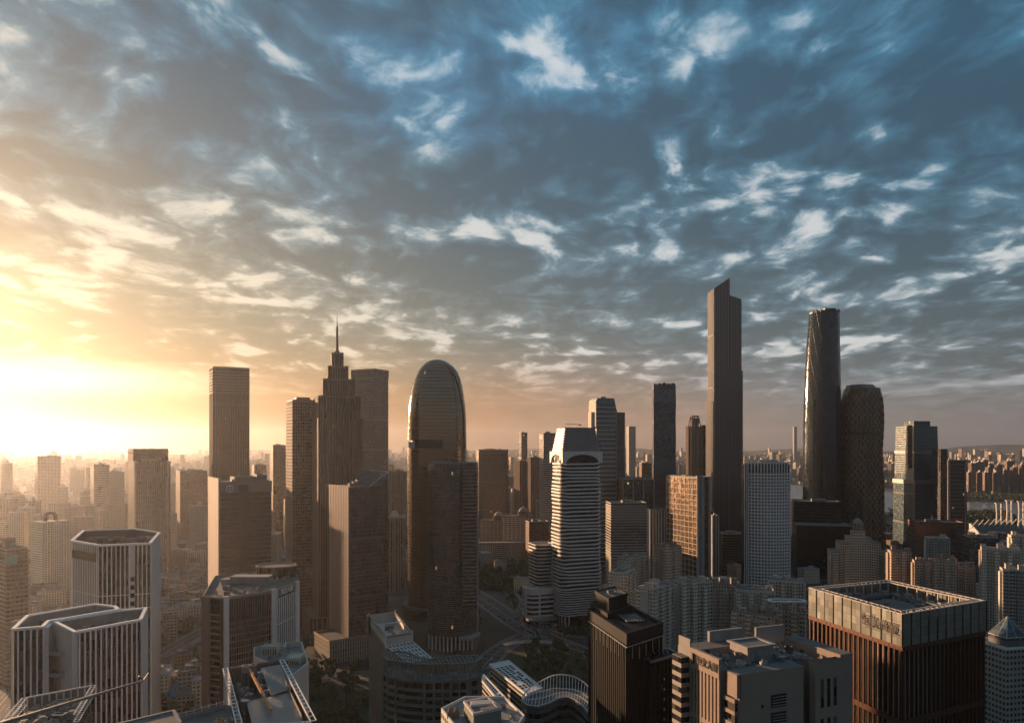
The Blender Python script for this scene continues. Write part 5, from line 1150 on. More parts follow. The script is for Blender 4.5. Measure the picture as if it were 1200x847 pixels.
def stone_sign_block():
    z = 125.0; P = lambda a, b_, zz=z: plan(a, b_, zz)
    A, B = P(810, 759), P(842.5, 773); u = Vector((B[0]-A[0], B[1]-A[1])); Lm = u.length; u.normalize(); v = Vector((-u.y, u.x)); 
    if v.x < 0: v = -v
    cx, cy = A[0]+v.x*20, A[1]+v.y*20; r = thing('stone_hotel_block', 'buff stone block whose narrow windowed side glows pink under dark sign lettering', 'building', (cx, cy))
    def Q(s, t): return (A[0]+u.x*s+v.x*t-cx, A[1]+u.y*s+v.y*t-cy)       # s along the lit face towards us, t inward
    def blk(nm, s0, s1, t0, t1, z0, z1, m='stone', top='roof'):
        b = MB(); b.prism(ccw([Q(s0, t0), Q(s1, t0), Q(s1, t1), Q(s0, t1)]), z0, z1, 2, 3.7, 0, 1); return b.build(nm, [M[m], M[top]], r)
    blk('wall', -.2, Lm+.2, .8, 44, 0, z-4, 'stone'); blk('rear_wing', -9, 0, .4, 30, 0, z-1, 'stone')
    blk('slatted_bay', -7, -1.2, -3.6, 0.6, 0, z-3.5, 'f_band')
    # lit face: a stone grid in front of the glass
    b = MB(); b.prism(ccw([Q(0, .3), Q(Lm, .3), Q(Lm, 1.0), Q(0, 1.0)]), 0, z-7, 2, 3.7); b.build('glazing', M['win'], r)
    a, c = Q(0, 0), Q(Lm, 0); n = 8; b = MB()
    for i in range(n+1): s0 = Lm*i/n-.55; b.solid(ccw([Q(s0, -.35), Q(s0+1.1, -.35), Q(s0+1.1, .6), Q(s0, .6)]), 0, z-6)
    zz = z-25
    while zz > 0: b.solid(ccw([Q(0, -.3), Q(Lm, -.3), Q(Lm, .6), Q(0, .6)]), zz, zz+1.7); zz -= 4.1
    b.solid(ccw([Q(-.6, -.5), Q(Lm+.6, -.5), Q(Lm+.6, .9), Q(-.6, .9)]), z-6.5, z+.4); b.build('window_surround', M['stone'], r)
    A_, B_ = Q(0, 0), Q(Lm, 0)
    face_text('sign_lettering', '恒文大厦', 3.5, M['signdark'], r, A_, B_, z-3.2, .62, .75, .9)
    b = MB(); m = Q(1.8, -.75); b.box(m[0]-.2, m[0]+.2, m[1]-.9, m[1]+.9, z-5.0, z-1.2); b.build('sign_emblem', M['signdark'], r)
    # second lit block nearer to us
    s0, s1 = Lm+1.6, Lm+8.5; b = MB(); b.prism(ccw([Q(s0, 2.0), Q(s1, 2.0), Q(s1, 30), Q(s0, 30)]), 0, z-3, 2, 3.7, 0, 1); b.build('south_block', [M['stone'], M['roof']], r)
    b = MB(); b.prism(ccw([Q(s0+.2, 1.0), Q(s1-1.2, 1.0), Q(s1-1.2, 2.4), Q(s0+.2, 2.4)]), 0, z-12, 1.6, 3.7); b.build('south_glazing', M['win'], r)
    b = MB(); zz = z-13
    while zz > 0: b.solid(ccw([Q(s0, .7), Q(s1-1, .7), Q(s1-1, 2.2), Q(s0, 2.2)]), zz, zz+1.3); zz -= 4.1
    b.solid(ccw([Q(s0+1.8, .9), Q(s1, .9), Q(s1, 2.6), Q(s0+1.8, 2.6)]), z-11, z-2.9); b.build('spandrel', M['stone'], r)
    # louvred recesses in the shaded face
    for k in range(8):
        zz = z-16-k*6.2; b = MB(); b.solid(ccw([Q(s1+.05, 15.5), Q(s1+.35, 15.5), Q(s1+.35, 22), Q(s1+.05, 22)]), zz, zz+4.4, 0)
        for j in range(4): b.solid(ccw([Q(s1+.3, 15.7), Q(s1+.6, 15.7), Q(s1+.6, 21.8), Q(s1+.3, 21.8)]), zz+.5+j*1.0, zz+.75+j, 1)
        b.build('louvred_recess', [M['black'], M['concrete']], r)
        b = MB(); b.solid(ccw([Q(s1+.05, 11.2), Q(s1+.3, 11.2), Q(s1+.3, 12), Q(s1+.05, 12)]), zz+.6, zz+1.6); b.build('small_window', M['black'], r)
    # right hand wing
    b = MB(); b.prism(ccw([Q(s1-1, 33.5), Q(s1+2, 33.5), Q(s1+2, 46), Q(s1-1, 46)]), 0, z-1.6, 2, 3.7); b.prism(ccw([Q(-2, 46.2), Q(s1+1, 46.2), Q(s1+1, 52), Q(-2, 52)]), 0, z-.5, 2, 3.7, 0, 1); b.build('east_wing', [M['stone'], M['roof']], r)
    for k in range(9):
        for j in range(3):
            zz = z-22-k*4.6 if k else z-18; h = 10 if k == 0 else 2.6; t0 = 36+j*3
            if k: zz = z-20-k*4.6
            b = MB(); b.solid(ccw([Q(s1+2.02, t0), Q(s1+2.12, t0), Q(s1+2.12, t0+1.3), Q(s1+2.02, t0+1.3)]), zz, zz+h); b.build('tall_window' if k == 0 else 'window', M['win'], r)
    # roof: parapets, huts, planting
    for (a0, a1, b0, b1, z0, z1) in ((-8, -.8, 0, .6, -5, 3), (-9, -7.6, 14, 30, -2, 3), (-8, -7, 36, 50, -4, 2.6)):
        b = MB(); b.solid(ccw([Q(a0, b0), Q(a1, b0), Q(a1, b1), Q(a0, b1)]), z+z0, z+z1); b.build('roof_screen', M['concrete'], r)
    clutter(r, [Q(0, 2), Q(20, 2), Q(20, 43), Q(0, 43)], z-3.95, 30, 77, .8, 2.6)
    q = ccw([Q(2, 16), Q(12, 16), Q(12, 28), Q(2, 28)]); b = MB(); b.prism(q, z-4, z+1.5, 3, 3, 0, 1); b.ring(q, -.5, .8, z+1.2, z+1.9); b.build('roof_house', [M['concrete'], M['roof']], r)
    for k in range(3): b = MB(); b.solid(ccw([Q(12.05, 18+k*3), Q(12.15, 18+k*3), Q(12.15, 19+k*3), Q(12.05, 19+k*3)]), z-2.5, z-.4); b.build('roof_window', M['machine'], r)
    for s_, t_ in ((3, 8), (6, 11), (16, 10), (18, 18), (16, 38), (4, 34)): q = Q(s_, t_); cooler(r, q[0], q[1], z-4, 2.2)
    return [(Q(s_, t_)[0]+cx, Q(s_, t_)[1]+cy, z-4) for s_, t_ in ((-4, 6), (-2, 9), (0, 7), (3, 4), (-3, 12), (8, 38), (12, 41), (5, 42))]
ROOF_TREES = stone_sign_block()
M['g_panel'] = facade('sheet_glass_panel', (60, 56, 50), (128, 128, 118), .012, (.03, 1), metal=.25, grough=.28, blind=.0, tilt=.03, var=.2)
def glass_crown():
    z = 131.0; A, B, C_, Dk = plan(947, 688, z), plan(1057.5, 719.5, z), plan(1156, 703.5, z), plan(1040, 679, z); (cx, cy), p = centred([A, B, C_, Dk])
    r = thing('glass_crowned_tower', 'large office tower with a sunlit crown of tall glass panels around an open roof deck', 'tower', (cx, cy))
    i0 = min(range(4), key=lambda i: p[i][1])          # the corner nearest to us
    zc = z-13.5; b = MB(); b.prism(off(p, -1.6), 0, zc+1, 1.8, 3.9); b.build('wall', M['win'], r)
    for z0, z1 in ((-1.8, .3), (-33, -30.5), (-66, -63.5)): b = MB(); b.ring(p, -2.0, -.1, zc+z0, zc+z1); b.build('belt', M['bronze'], r)
    b = MB(); b.allfins(off(p, -1.2), 0, zc, 2.9, .7, 1.1); b.build('fin', M['bronze'], r)
    b = MB(); b.allfins(off(p, -1.35), 0, zc-2, 1.45, .18, .5); b.build('mullion', M['cream'], r)
    n = 9
    for i in range(4):
        a, c = p[i], p[(i+1) % 4]; d = Vector((c[0]-a[0], c[1]-a[1])); L = d.length; d.normalize(); nv = Vector((d.y, -d.x)); m = 10
        for k in range(m):
            t0, t1 = L*k/m+.22, L*(k+1)/m-.22; rr = random.Random(i*20+k).uniform(-.12, .12); q0 = Vector(a)+d*t0+nv*(.0+rr); q1 = Vector(a)+d*t1+nv*(.0-rr); g0, g1 = q0-nv*.35, q1-nv*.35
            b = MB(); zl = zc-(.0 if k % 2 else .0); zt = z-.2
            b.face([(*q0, zl), (*q1, zl), (*q1, zt), (*q0, zt)], [(k*7, 0), (k*7+2, 0), (k*7+2, 4), (k*7, 4)]); b.face([(*g1, zl), (*g0, zl), (*g0, zt), (*g1, zt)], [(k*7, 0), (k*7+2, 0), (k*7+2, 4), (k*7, 4)])
            b.face([(*q0, zt), (*q1, zt), (*g1, zt), (*g0, zt)]); b.face([(*g0, zl), (*g1, zl), (*q1, zl), (*q0, zl)]); b.face([(*g0, zl), (*q0, zl), (*q0, zt), (*g0, zt)]); b.face([(*q1, zl), (*g1, zl), (*g1, zt), (*q1, zt)])
            b.build('crown_panel', M['g_panel'], r)
    b = MB()
    for i in range(4):
        a, c = p[i], p[(i+1) % 4]
        for k in range(11): t = k/10; q = (a[0]+(c[0]-a[0])*t, a[1]+(c[1]-a[1])*t); b.bar((*q, zc), (*q, z-.1), .3, .55)
    b.build('crown_post', M['dark'], r)
    b = MB(); b.ring(p, -.9, -.1, z-.35, z+.1); I = off(p, -4.2); b.ring(I, -.5, 0, z-.5, z)
    for i in range(4):
        a, c, e, g = p[i], p[(i+1) % 4], I[i], I[(i+1) % 4]
        for k in range(16): t = k/16; b.bar((a[0]+(c[0]-a[0])*t, a[1]+(c[1]-a[1])*t, z-.2), (e[0]+(g[0]-e[0])*t, e[1]+(g[1]-e[1])*t, z-.3), .45, .35); 
        for k in range(0, 16, 2): t = k/16; q = (e[0]+(g[0]-e[0])*t, e[1]+(g[1]-e[1])*t); b.bar((*q, z-6), (*q, z), .5, .5)
    b.build('roof_frame', M['cream'], r)
    b = MB(); b.face([(x, y, z-6.4) for x, y in off(p, -1)]); b.build('roof_deck', M['roof'], r)
    J = off(p, -12); b = MB(); b.ring(J, -1, 0, z-6.4, z-4.2, 0); b.ring(J, -1.6, -.9, z-5.2, z-3.6, 0); b.face([(x, y, z-5.6) for x, y in off(J, -1)], None, 1); b.build('skylight_well', [M['greymetal'], M['g_grey']], r)
    b = MB(); c = off(J, -6); b.prism(c, z-5.6, z-4.6, 3, 3, 0, 0); b.build('skylight', M['dark'], r)
    clutter(r, off(p, -3), z-6.38, 60, 91, .8, 2.2)
    rng = random.Random(21); K = off(p, -8)
    for i in range(4):
        a, e = K[i], K[(i+1) % 4]
        for k in range(6):
            t = (k+rng.random()*.6+.2)/6.5; x, y = a[0]+(e[0]-a[0])*t, a[1]+(e[1]-a[1])*t
            if rng.random() < .6: cooler(r, x, y, z-6.4, rng.uniform(1.8, 2.8), 2.2)
            else: plant(r, x, y, z-6.4, rng.uniform(2.5, 4), rng.uniform(2, 3), rng.uniform(2, 3.4), 'concrete')
    i = (i0-1) % 4; a, c = p[i], p[i0]
    face_text('sign_lettering', '恒美商厦', 5.3, M['signdark'], r, a, c, zc+6.4, .79, .5, 1.0)
glass_crown()
# ------------------------------------------------------------------ apartment buildings with real balconies
def apartment(name, label, x, y, rot, units, uw, d, z, m='cream', seed=0, group=None, top=True, balc='cream'):
    """a slab of repeated bays: glazed recess with balcony floors, flanked by projecting piers"""
    r = thing(name, label, 'apartment block', (x, y), rot, group); rng = random.Random(seed); w = units*uw
    wall = {'cream': 'f_cream', 'stone': 'f_pink', 'white': 'f_white', 'brown': 'f_brown', 'grey': 'f_grey'}[m]
    b = MB(); b.prism(rect(w, d), 0, z, 2.4, 3.1, 0, 1); b.build('wall', [M[wall], M['roof']], r)
    for s in (-1, 1):
        b = MB()
        for i in range(units):
            x0 = -w/2+i*uw; h = z-(3.1 if (i+seed) % 3 == 0 else 0)+(3.1 if (i+seed) % 4 == 1 else 0)
            y0, y1 = (s*d/2, s*(d/2+2.6)) if s > 0 else (-d/2-2.6, -d/2); b.prism([(x0+.1, y0), (x0+uw*.42, y0), (x0+uw*.42, y1), (x0+.1, y1)] , 0, h, 1.5, 3.1, 0, 1)
        b.build('projecting_bay', [M[wall], M['roof_l']], r)
        b = MB()
        for i in range(units):
            x0 = -w/2+i*uw+uw*.45; x1 = x0+uw*.5; yo = s*(d/2+1.8); ya, yb = sorted((s*d/2, yo)); zz = 3.1
            while zz < z-2: b.box(x0, x1, ya, yb, zz, zz+.22); b.box(x0, x1, *(sorted((yo, yo-s*.14))), zz+.22, zz+1.15); zz += 3.1
            for xx in (x0, x1): b.box(xx-.14, xx+.14, ya, yb, 0, z-1)
        b.build('balcony_stack', M[balc], r)
    for s in (-1, 1):
        b = MB(); X = s*(w/2+1.0); b.box(*sorted((s*w/2, s*(w/2+1.6))), -d*.28, d*.28, 0, z-2); b.build('end_bay', M[m if m in M else 'cream'], r)
    if top:
        b = MB(); b.parapet(rect(w+.2, d+.2), z, 1.3, .35); b.build('parapet', M[m if m in M else 'cream'], r)
        for i in range(units):
            x0 = -w/2+uw*(i+.5); hh = rng.uniform(3.2, 5.5)
            if rng.random() < .75: plant(r, x0, rng.uniform(-.15, .15)*d, z, uw*.45, d*.4, hh, m if m in M else 'cream', 'stair_hut', False)
            if rng.random() < .8:
                b = MB(); px_, py_ = x0+uw*.2, rng.choice((-1, 1))*d*.28; W_, H_ = uw*.42, 3.2
                for a in (-1, 1):
                    for c in (-1, 1): b.bar((px_+a*W_/2, py_+c*2, z), (px_+a*W_/2, py_+c*2, z+H_), .3, .3)
                    b.bar((px_+a*W_/2, py_-2, z+H_), (px_+a*W_/2, py_+2, z+H_), .3, .35)
                for c in range(5): b.bar((px_-W_/2-.6, py_-2+c, z+H_+.2), (px_+W_/2+.6, py_-2+c, z+H_+.2), .22, .3)
                b.build('roof_pergola', M[balc], r)
            if rng.random() < .6: cooler(r, x0-uw*.2, rng.uniform(-.3, .3)*d, z+.02, 1.3, 1.2)
    return r
AP = [  # label, px, D, rot, units, unit width, depth, roof row, material
 ('cream balcony block at the back left of the courtyard estate behind the black tower', 742, 800, 38, 3, 11, 13, 652, 'cream'),
 ('taller buff block with deep balconies at the back of the courtyard estate', 783, 790, 30, 2, 12, 15, 640, 'stone'),
 ('cream block with long roof slab just behind the black ribbed penthouse', 730, 690, 62, 3, 11, 13, 668, 'cream'),
 ('front corner block of the estate with a sunlit pink end wall', 768, 620, 48, 3, 11, 14, 686, 'cream'),
 ('grey cream apartment slab directly right of the sunlit end wall', 812, 640, 14, 3, 10, 15, 681, 'cream'),
 ('curved estate block with a sunlit strip and dark roof garden', 846, 655, -4, 3, 10, 14, 684, 'stone'),
 ('apartment block in the middle of the row below the white punched tower', 884, 640, -14, 3, 10.5, 14, 691, 'cream'),
 ('cream apartment block tucked against the foot of the white punched tower', 922, 680, -22, 3, 10, 14, 680, 'cream'),
 ('low terraced apartment block with striped balconies left of the glass crowned tower', 885, 500, -32, 3, 9.5, 13, 718, 'stone'),
 ('rear wing of the low striped balcony block beside the glass crowned tower', 930, 520, -32, 2, 9.5, 13, 714, 'stone'),
]
for i, (lab, px, D, rot, n, uw, d, top, m) in enumerate(AP):
    apartment('apartment_block', lab, gx(px, D), D, radians(rot), n, uw, d, gz(top, D), m, i, 'courtyard estate of balcony apartments')
r = thing('roof_terrace', 'round edged roof canopy over the striped balcony block', 'canopy', (gx(922, 505), 505, gz(716, 505)+7)); r['label'] = 'pale curved roof canopy with glass top over the low striped balcony block'
b = MB(); q = rrect(26, 10, 4, 5); b.ring(q, -2, 0, 0, .9); b.build('canopy_rim', M['white'], r); b = MB(); b.prism(off(q, -2), .1, .6, 3, 3, 0, 0); b.build('canopy_glass', M['g_grey'], r)
for k in range(6): b = MB(); a = ngon(6, 10, 3.6)[k]; b.bar((a[0], a[1], -8.2), (a[0], a[1], 0), .4, .4); b.build('canopy_post', M['white'], r)
def domed_block():
    D = 880; x, y = gx(1005, D+15), D+15; z = gz(640, D); r = thing('domed_apartment_tower', 'pale stepped apartment tower with an octagonal lantern and pointed cupola', 'apartment tower', (x, y), radians(-12))
    b = MB(); zs = [gz(v, D) for v in (652, 640, 628)]
    for (w, d, zt, ox) in ((66, 20, gz(647, D), 0), (46, 24, gz(637, D), 0), (24, 28, gz(630, D), 0)): b.prism(rect(w, d, 0, ox, 0), 0, zt, 2.6, 3.1, 0, 1)
    b.build('wall', [M['f_pink'], M['roof_l']], r)
    for xx in (-28, -15, 15, 28): o = MB(); o.prism(rect(6, 5, 0, xx, -13), 0, gz(650, D)+(abs(xx) < 20)*8, 2, 3.1, 0, 1); o.build('projecting_bay', [M['f_pink'], M['roof_l']], r)
    zt = gz(630, D); b = MB(); b.prism(rect(15, 15, 3), zt, zt+7, 2, 3.5, 0, 1); b.build('belfry', [M['f_pink'], M['roof_l']], r)
    b = MB(); b.prism(ngon(8, 6, None, pi/8), zt+7, zt+15, 2.4, 8, 0, 1); b.ring(ngon(8, 6, None, pi/8), -.4, .8, zt+14.5, zt+16); b.build('lantern', [M['f_vert'], M['stone']], r)
    b = MB(); pr = [(6, 16), (5.6, 18), (4.4, 20), (2.6, 21.5), (.9, 22.4), (.35, 24), (.15, 31)]
    b.loft([(ngon(12, q), zt+h) for q, h in pr], 3, 3, 0, 0); b.build('cupola', M['stone'], r)
    b = MB(); b.parapet(rect(46.2, 24.2), gz(637, D), 1.4, .4); b.parapet(rect(66.2, 20.2), gz(647, D), 1.2, .4); b.build('parapet', M['stone'], r)
domed_block()
AP2 = [
 ('buff twin bay tower touching the right side of the cupola tower', 1053, 830, -10, 2, 11, 14, 645, 'stone'),
 ('warm cream tower second right of the cupola tower behind the glass crown', 1082, 800, -18, 2, 10, 14, 657, 'stone'),
 ('tower with the brightest sunlit balcony bays behind the glass crown roof', 1108, 760, -34, 2, 10, 14, 656, 'stone'),
 ('flat topped grey tower rising between the sunlit towers and the brown hotel', 1098, 900, -14, 2, 12, 14, 630, 'grey'),
 ('buff tower right of the brightest balcony bays near the pale slab', 1130, 790, -36, 2, 9, 12, 662, 'stone'),
 ('broad cream slab block with deep square balconies near the frame edge', 1172, 740, -30, 3, 11, 14, 643, 'cream'),
 ('grey balcony tower cut by the frame edge above the glass pyramid', 1197, 640, -26, 3, 10, 14, 668, 'grey'),
 ('cream tower behind the broad slab, cut by the picture edge', 1200, 880, -20, 3, 10, 14, 628, 'cream'),
]
for i, (lab, px, D, rot, n, uw, d, top, m) in enumerate(AP2):
    apartment('apartment_tower', lab, gx(px, D), D, radians(rot), n, uw, d, gz(top, D), m, i+20, 'apartment towers behind the glass crowned tower')
def brown_hotel():
    D = 1080; x, y, w, d, th = solve(1064, 1072, 1130, D, 34); z = gz(612, D); r = thing('brown_clad_hall', 'wide rust brown clad block in front of the dark slatted tower', 'building', (x, y), th)
    b = MB(); P = rect(w, d); b.prism(P, 0, z, 3, 4, 0, 1); b.build('wall', [M['f_brown'], M['roof']], r); b = MB(); b.bands(P, 5, z, 8, .8, .4); b.parapet(P, z, 1.6, .5); b.build('floor_band', M['redroof'], r)
    b = MB(); b.box(-w/2+2, w/2-14, -d/2-.7, -d/2, z-20, z-3); b.build('copper_panel', M['bronze'], r)
    kit(r, w*.6, d*.5, z, random.Random(2), 1)
brown_hotel()
tower('grey_office_slab', 'plain dark grey office slab right of the brown clad hall', 'building', (1128, 1136, 1170), 1000, 630, 'f_slate', d=30, seed=33, dens=.6)
def pyramid_block():
    z = 84.0; D = 500; r = thing('pyramid_roof_block', 'white building with a pointed glass pyramid roof at the picture edge', 'building', (gx(1186, D)+4, D+8), radians(12))
    b = MB(); b.prism(rect(34, 26), 0, gz(757, D), 3, 3.8, 0, 1); b.build('wall', [M['f_grey'], M['roof_l']], r); zz = gz(757, D)
    b = MB(); b.ring(rect(34, 26), -.6, .5, zz-.4, zz+1); b.build('parapet', M['white'], r)
    b = MB(); q = rect(17, 15, 0, -2, 0); b.prism(q, zz, zz+6, 2, 3, 0); b.build('pyramid_base', M['g_grey'], r)
    b = MB(); ap = (-2, 0, zz+19)
    for i in range(4): a, c = q[i], q[(i+1) % 4]; b.face([(*a, zz+6), (*c, zz+6), ap], [(0, 0), (6, 0), (3, 5)])
    b.build('glass_pyramid', M['g_teal'], r)
    b = MB()
    for i in range(4): a, c = q[i], q[(i+1) % 4]; b.bar((*a, zz+6), ap, .4, .4); b.bar((*a, zz+6), (*c, zz+6), .4, .4); m = [(a[j]+c[j])/2 for j in (0, 1)]; b.bar((*m, zz+6), ap, .2, .2)
    b.build('pyramid_edge', M['white'], r)
pyramid_block()
def domed_hall(lab, px, D, top, sgn):
    x, y = gx(px, D), D+12; z = gz(top, D); r = thing('domed_hall', lab, 'building', (x, y), radians(-8)); r.scale = (1.3, 1.3, 1)
    b = MB(); b.prism(rect(40, 22), 0, z, 2.8, 3.4, 0, 1); b.build('wall', [M['f_pink'], M['roof_l']], r); b = MB(); b.parapet(rect(40.4, 22.4), z, 1.4, .5)
    b.allfins(rect(40, 22), 0, z, 5.6, .7, .5); b.ring(rect(40, 22), -.3, .9, z-1, z+.3); b.ring(rect(40, 22), -.3, .7, z-15, z-14); b.build('cornice', M['stone'], r)
    cx = sgn*9; b = MB(); b.prism(rect(15, 14, 2, cx, 0), z, z+8, 2.4, 8, 0, 1); b.ring(rect(15, 14, 2, cx, 0), -.4, .8, z+7.4, z+8.6); b.build('drum', [M['f_vert'], M['stone']], r)
    b = MB(); b.loft([(ngon(16, 6.6*cos(t), None, 0, cx, 0), z+8.5+7.5*sin(t)) for t in [pi/2*i/6.3 for i in range(7)]], 3, 3, 0, 0); b.cyl(cx, 0, z+15, z+19, .5, 6); b.build('dome', M['stone'], r)
domed_hall('buff stone hall with a small dome, left one of the domed pair', 580, 1340, 610, .6); domed_hall('buff stone hall with a small dome, right one of the domed pair', 606, 1300, 605, 1)
t, w, d, z, p = tower('domed_hall_wing', 'low colonnaded stone wing in front of the domed pair', 'building', (560, 564, 616), 960, 652, 'f_pink', rot=4, d=None, seed=5, dens=.3) if False else (None,)*5
def colonnade():
    D = 1240; r = thing('colonnade_wing', 'long low buff wing with upright pilasters below the two small domes', 'building', (gx(588, D), D+10), radians(3)); z = gz(636, D)
    P = rect(88, 20); b = MB(); b.prism(P, 0, z, 3, 3.6, 0, 1); b.build('wall', [M['f_pink'], M['roof_l']], r); b = MB(); b.allfins(P, 0, z, 3.3, .9, .8); b.ring(P, -.5, 1.0, z-1.6, z+.8); b.build('pilaster', M['stone'], r)
colonnade()
for a in [
 ('round_fronted_tower', 'brown glass tower with a rounded amber lit front behind the curved louvre tower', (557, 562, 597), 1560, 528, 'g_brown', dict(d=40, ch=8, bands=(3.9, .4, .3, 'stone'), seed=40, par=3)),
 ('paired_apartment_tower', 'apartment tower with a sunlit ribbed front right of the rounded brown tower', (603, 609, 622), 1620, 540, 'f_brown', dict(d=30, fins=(5, 1.2, 1, 'stone'), seed=41)),
 ('paired_apartment_tower', 'darker apartment tower standing against the banded tower behind the wavy one', (618, 622, 634), 1580, 536, 'f_brown', dict(d=30, fins=(4, .8, .8, 'brown_l'), seed=42)),
 ('banded_tower', 'tall banded tower with an amber upper edge close left of the wavy white tower', (632, 637, 652), 1450, 508, 'f_slate', dict(d=26, bands=(3.7, 1.0, .6, 'cream'), seed=43)),
 ('slender_dark_tower', 'slender dark tower on the hazy skyline between bullet and wavy towers', (608, 611, 618), 2300, 507, 'g_dark', dict(d=40, seed=44, dens=0)),
 ('terraced_office', 'office block with horizontal louvres in front of the dark slab tower', (710, 716, 758), 1000, 590, 'f_band', dict(d=34, bands=(4, 1.1, .7, 'concrete'), seed=45)),
 ('dark_flat_block', 'dark block with bright corner shafts between the teal and dark slab towers', (726, 730, 766), 1120, 562, 'g_dark', dict(d=34, fins=(14, 1.6, 1.2, 'stone'), seed=46)),
 ('ribbed_office', 'ribbed pale office just left of the gold gridded block', (758, 762, 782), 1080, 598, 'f_vert', dict(d=30, fins=(4.2, 1.1, .9, 'white'), seed=47)),
 ('hooded_brick_tower', 'brick tower with a lit inset front below the dark block skyline', (749, 752, 764), 1500, 543, 'f_brown', dict(d=30, seed=48)),
 ('slim_haze_tower', 'pale slim tower fading into haze left of the dark slab tower', (734, 737, 745), 2600, 500, 'f_grey', dict(d=50, seed=49, dens=0)),
 ('lone_haze_tower', 'lone faint tower on the horizon between the two skyscrapers', (929, 930.5, 934), 6000, 500, 'f_grey', dict(d=50, seed=50, dens=0)),
 ('dark_court_office', 'dark glass office at the foot of the tallest skyscraper', (843, 847, 873), 1120, 626, 'g_black', dict(d=34, bands=(4, .5, .4, 'greymetal'), seed=51)),
 ('ribbed_corner_office', 'narrow pale ribbed tower against the right side of the gold gridded block', (833, 836, 842), 1080, 605, 'f_vert', dict(d=20, fins=(2.4, .8, .8, 'white'), seed=52, dens=0)),
 ('slate_office_tower', 'slate office tower seen between bullet tower and curved louvre tower', (455, 459, 478), 1250, 553, 'f_vert', dict(d=30, fins=(4, 1, 1, 'stone'), seed=53)),
 ('brown_twin_tower', 'brown tower in haze right of the tall slab tower', (295, 298, 312), 1700, 545, 'f_brown', dict(d=40, seed=54)),
 ('brown_twin_tower', 'broader brown tower in haze just left of the grid windowed annex', (316, 320, 335), 1500, 522, 'f_brown', dict(d=40, seed=55)),
 ('hazy_office', 'hazy brown office with a shaded front right of the two stage tower', (206, 211, 243), 1500, 552, 'f_brown', dict(d=46, seed=56)),
 ('red_edge_tower', 'dark grey tower with a red roof slab left of the two stage tower', (124, 128, 146), 1650, 553, 'f_grey', dict(d=46, seed=57)),
 ('banded_haze_tower', 'striped tower with deep floor lines in the golden haze near the arched tower', (106, 110, 128), 1550, 545, 'f_band', dict(d=36, seed=58)),
 ('low_annex_block', 'brown block standing in front of the domed pair left of the wavy tower', (616, 620, 643), 1180, 612, 'f_brown', dict(d=26, seed=59)),
]:
    nm, lab, cols, D, top, wall, kw = a; tower(nm, lab, 'tower' if 'tower' in nm else 'building', cols, D, top, wall, **kw)
# ================================================================== SETTING: ground, river, roads, hills
def gp(px, py, z=0.0): return plan(px, py, z)
def ground_mat():
    m, t, b = newmat('city_ground'); tc = t.n.new('ShaderNodeTexCoord').outputs['Object']
    n = t.noise(tc, .004, 6, .65); n2 = t.noise(tc, .03, 6, .7); v = t.n.new('ShaderNodeTexVoronoi'); t.put(v.inputs['Vector'], tc); v.inputs['Scale'].default_value = .018
    c = t.ramp(n2, [(.3, (.022, .026, .016, 1)), (.45, (.045, .043, .035, 1)), (.55, (.075, .068, .058, 1)), (.72, (.15, .13, .11, 1))])
    c = t.mix(t.ss(n, .42, .6), (.030, .038, .020, 1), c); c = t.mix(.35, c, t.mix(1.0, c, v.outputs['Color'], 'MULTIPLY'))
    t.put(b.inputs['Base Color'], c); b.inputs['Roughness'].default_value = .95; return m
M['ground'] = ground_mat()
M['asphalt'] = solid('asphalt', (.055, .052, .05), .85, var=.25, scale=.05, streak=False)
M['paving'] = solid('pale_paving', (.16, .14, .12), .85, var=.3, scale=.08, streak=False)
M['paint'] = solid('road_paint', (.45, .43, .38), .7, var=.2, streak=False)
M['lawn'] = solid('lawn', (.040, .052, .022), .95, var=.5, scale=.1, streak=False)
M['earth'] = solid('bare_earth', (.13, .085, .055), .95, var=.4, scale=.1, streak=False)
M['hill'] = solid('hill_woods', (.04, .045, .03), .95)
def sheet(name, pts, z, mat, label=None):
    b = MB(); b.face([(x, y, z) for x, y in ccw(pts)]); o = b.build(name, mat); o['kind'] = 'structure'
    if label: o['label'] = label
    return o
R = 14500; sheet('ground', [(-R, -R), (R, -R), (R, R), (-R, R)], 0, M['ground'])
def smooth_path(pts, n=8):
    out = []
    for i in range(len(pts)-1):
        p0, p1, p2, p3 = pts[max(0, i-1)], pts[i], pts[i+1], pts[min(len(pts)-1, i+2)]
        for k in range(n):
            t = k/n; out.append(tuple(.5*(2*p1[j]+(p2[j]-p0[j])*t+(2*p0[j]-5*p1[j]+4*p2[j]-p3[j])*t*t+(3*p1[j]-p0[j]-3*p2[j]+p3[j])*t**3) for j in (0, 1)))
    return out+[pts[-1]]
def ribbon(b, path, o0, o1, z, m=0, dash=None, z2=None):
    L = []; n = len(path)
    for i in range(n):
        a, c = path[max(0, i-1)], path[min(n-1, i+1)]; d = Vector((c[0]-a[0], c[1]-a[1])).normalized(); L.append(Vector((-d.y, d.x)))
    for i in range(n-1):
        if dash and i % dash: continue
        P, Q, u, v = path[i], path[i+1], L[i], L[i+1]
        b.face([(P[0]+u.x*o0, P[1]+u.y*o0, z), (Q[0]+v.x*o0, Q[1]+v.y*o0, z), (Q[0]+v.x*o1, Q[1]+v.y*o1, z), (P[0]+u.x*o1, P[1]+u.y*o1, z)][::-1], None, m)
ROADS = []
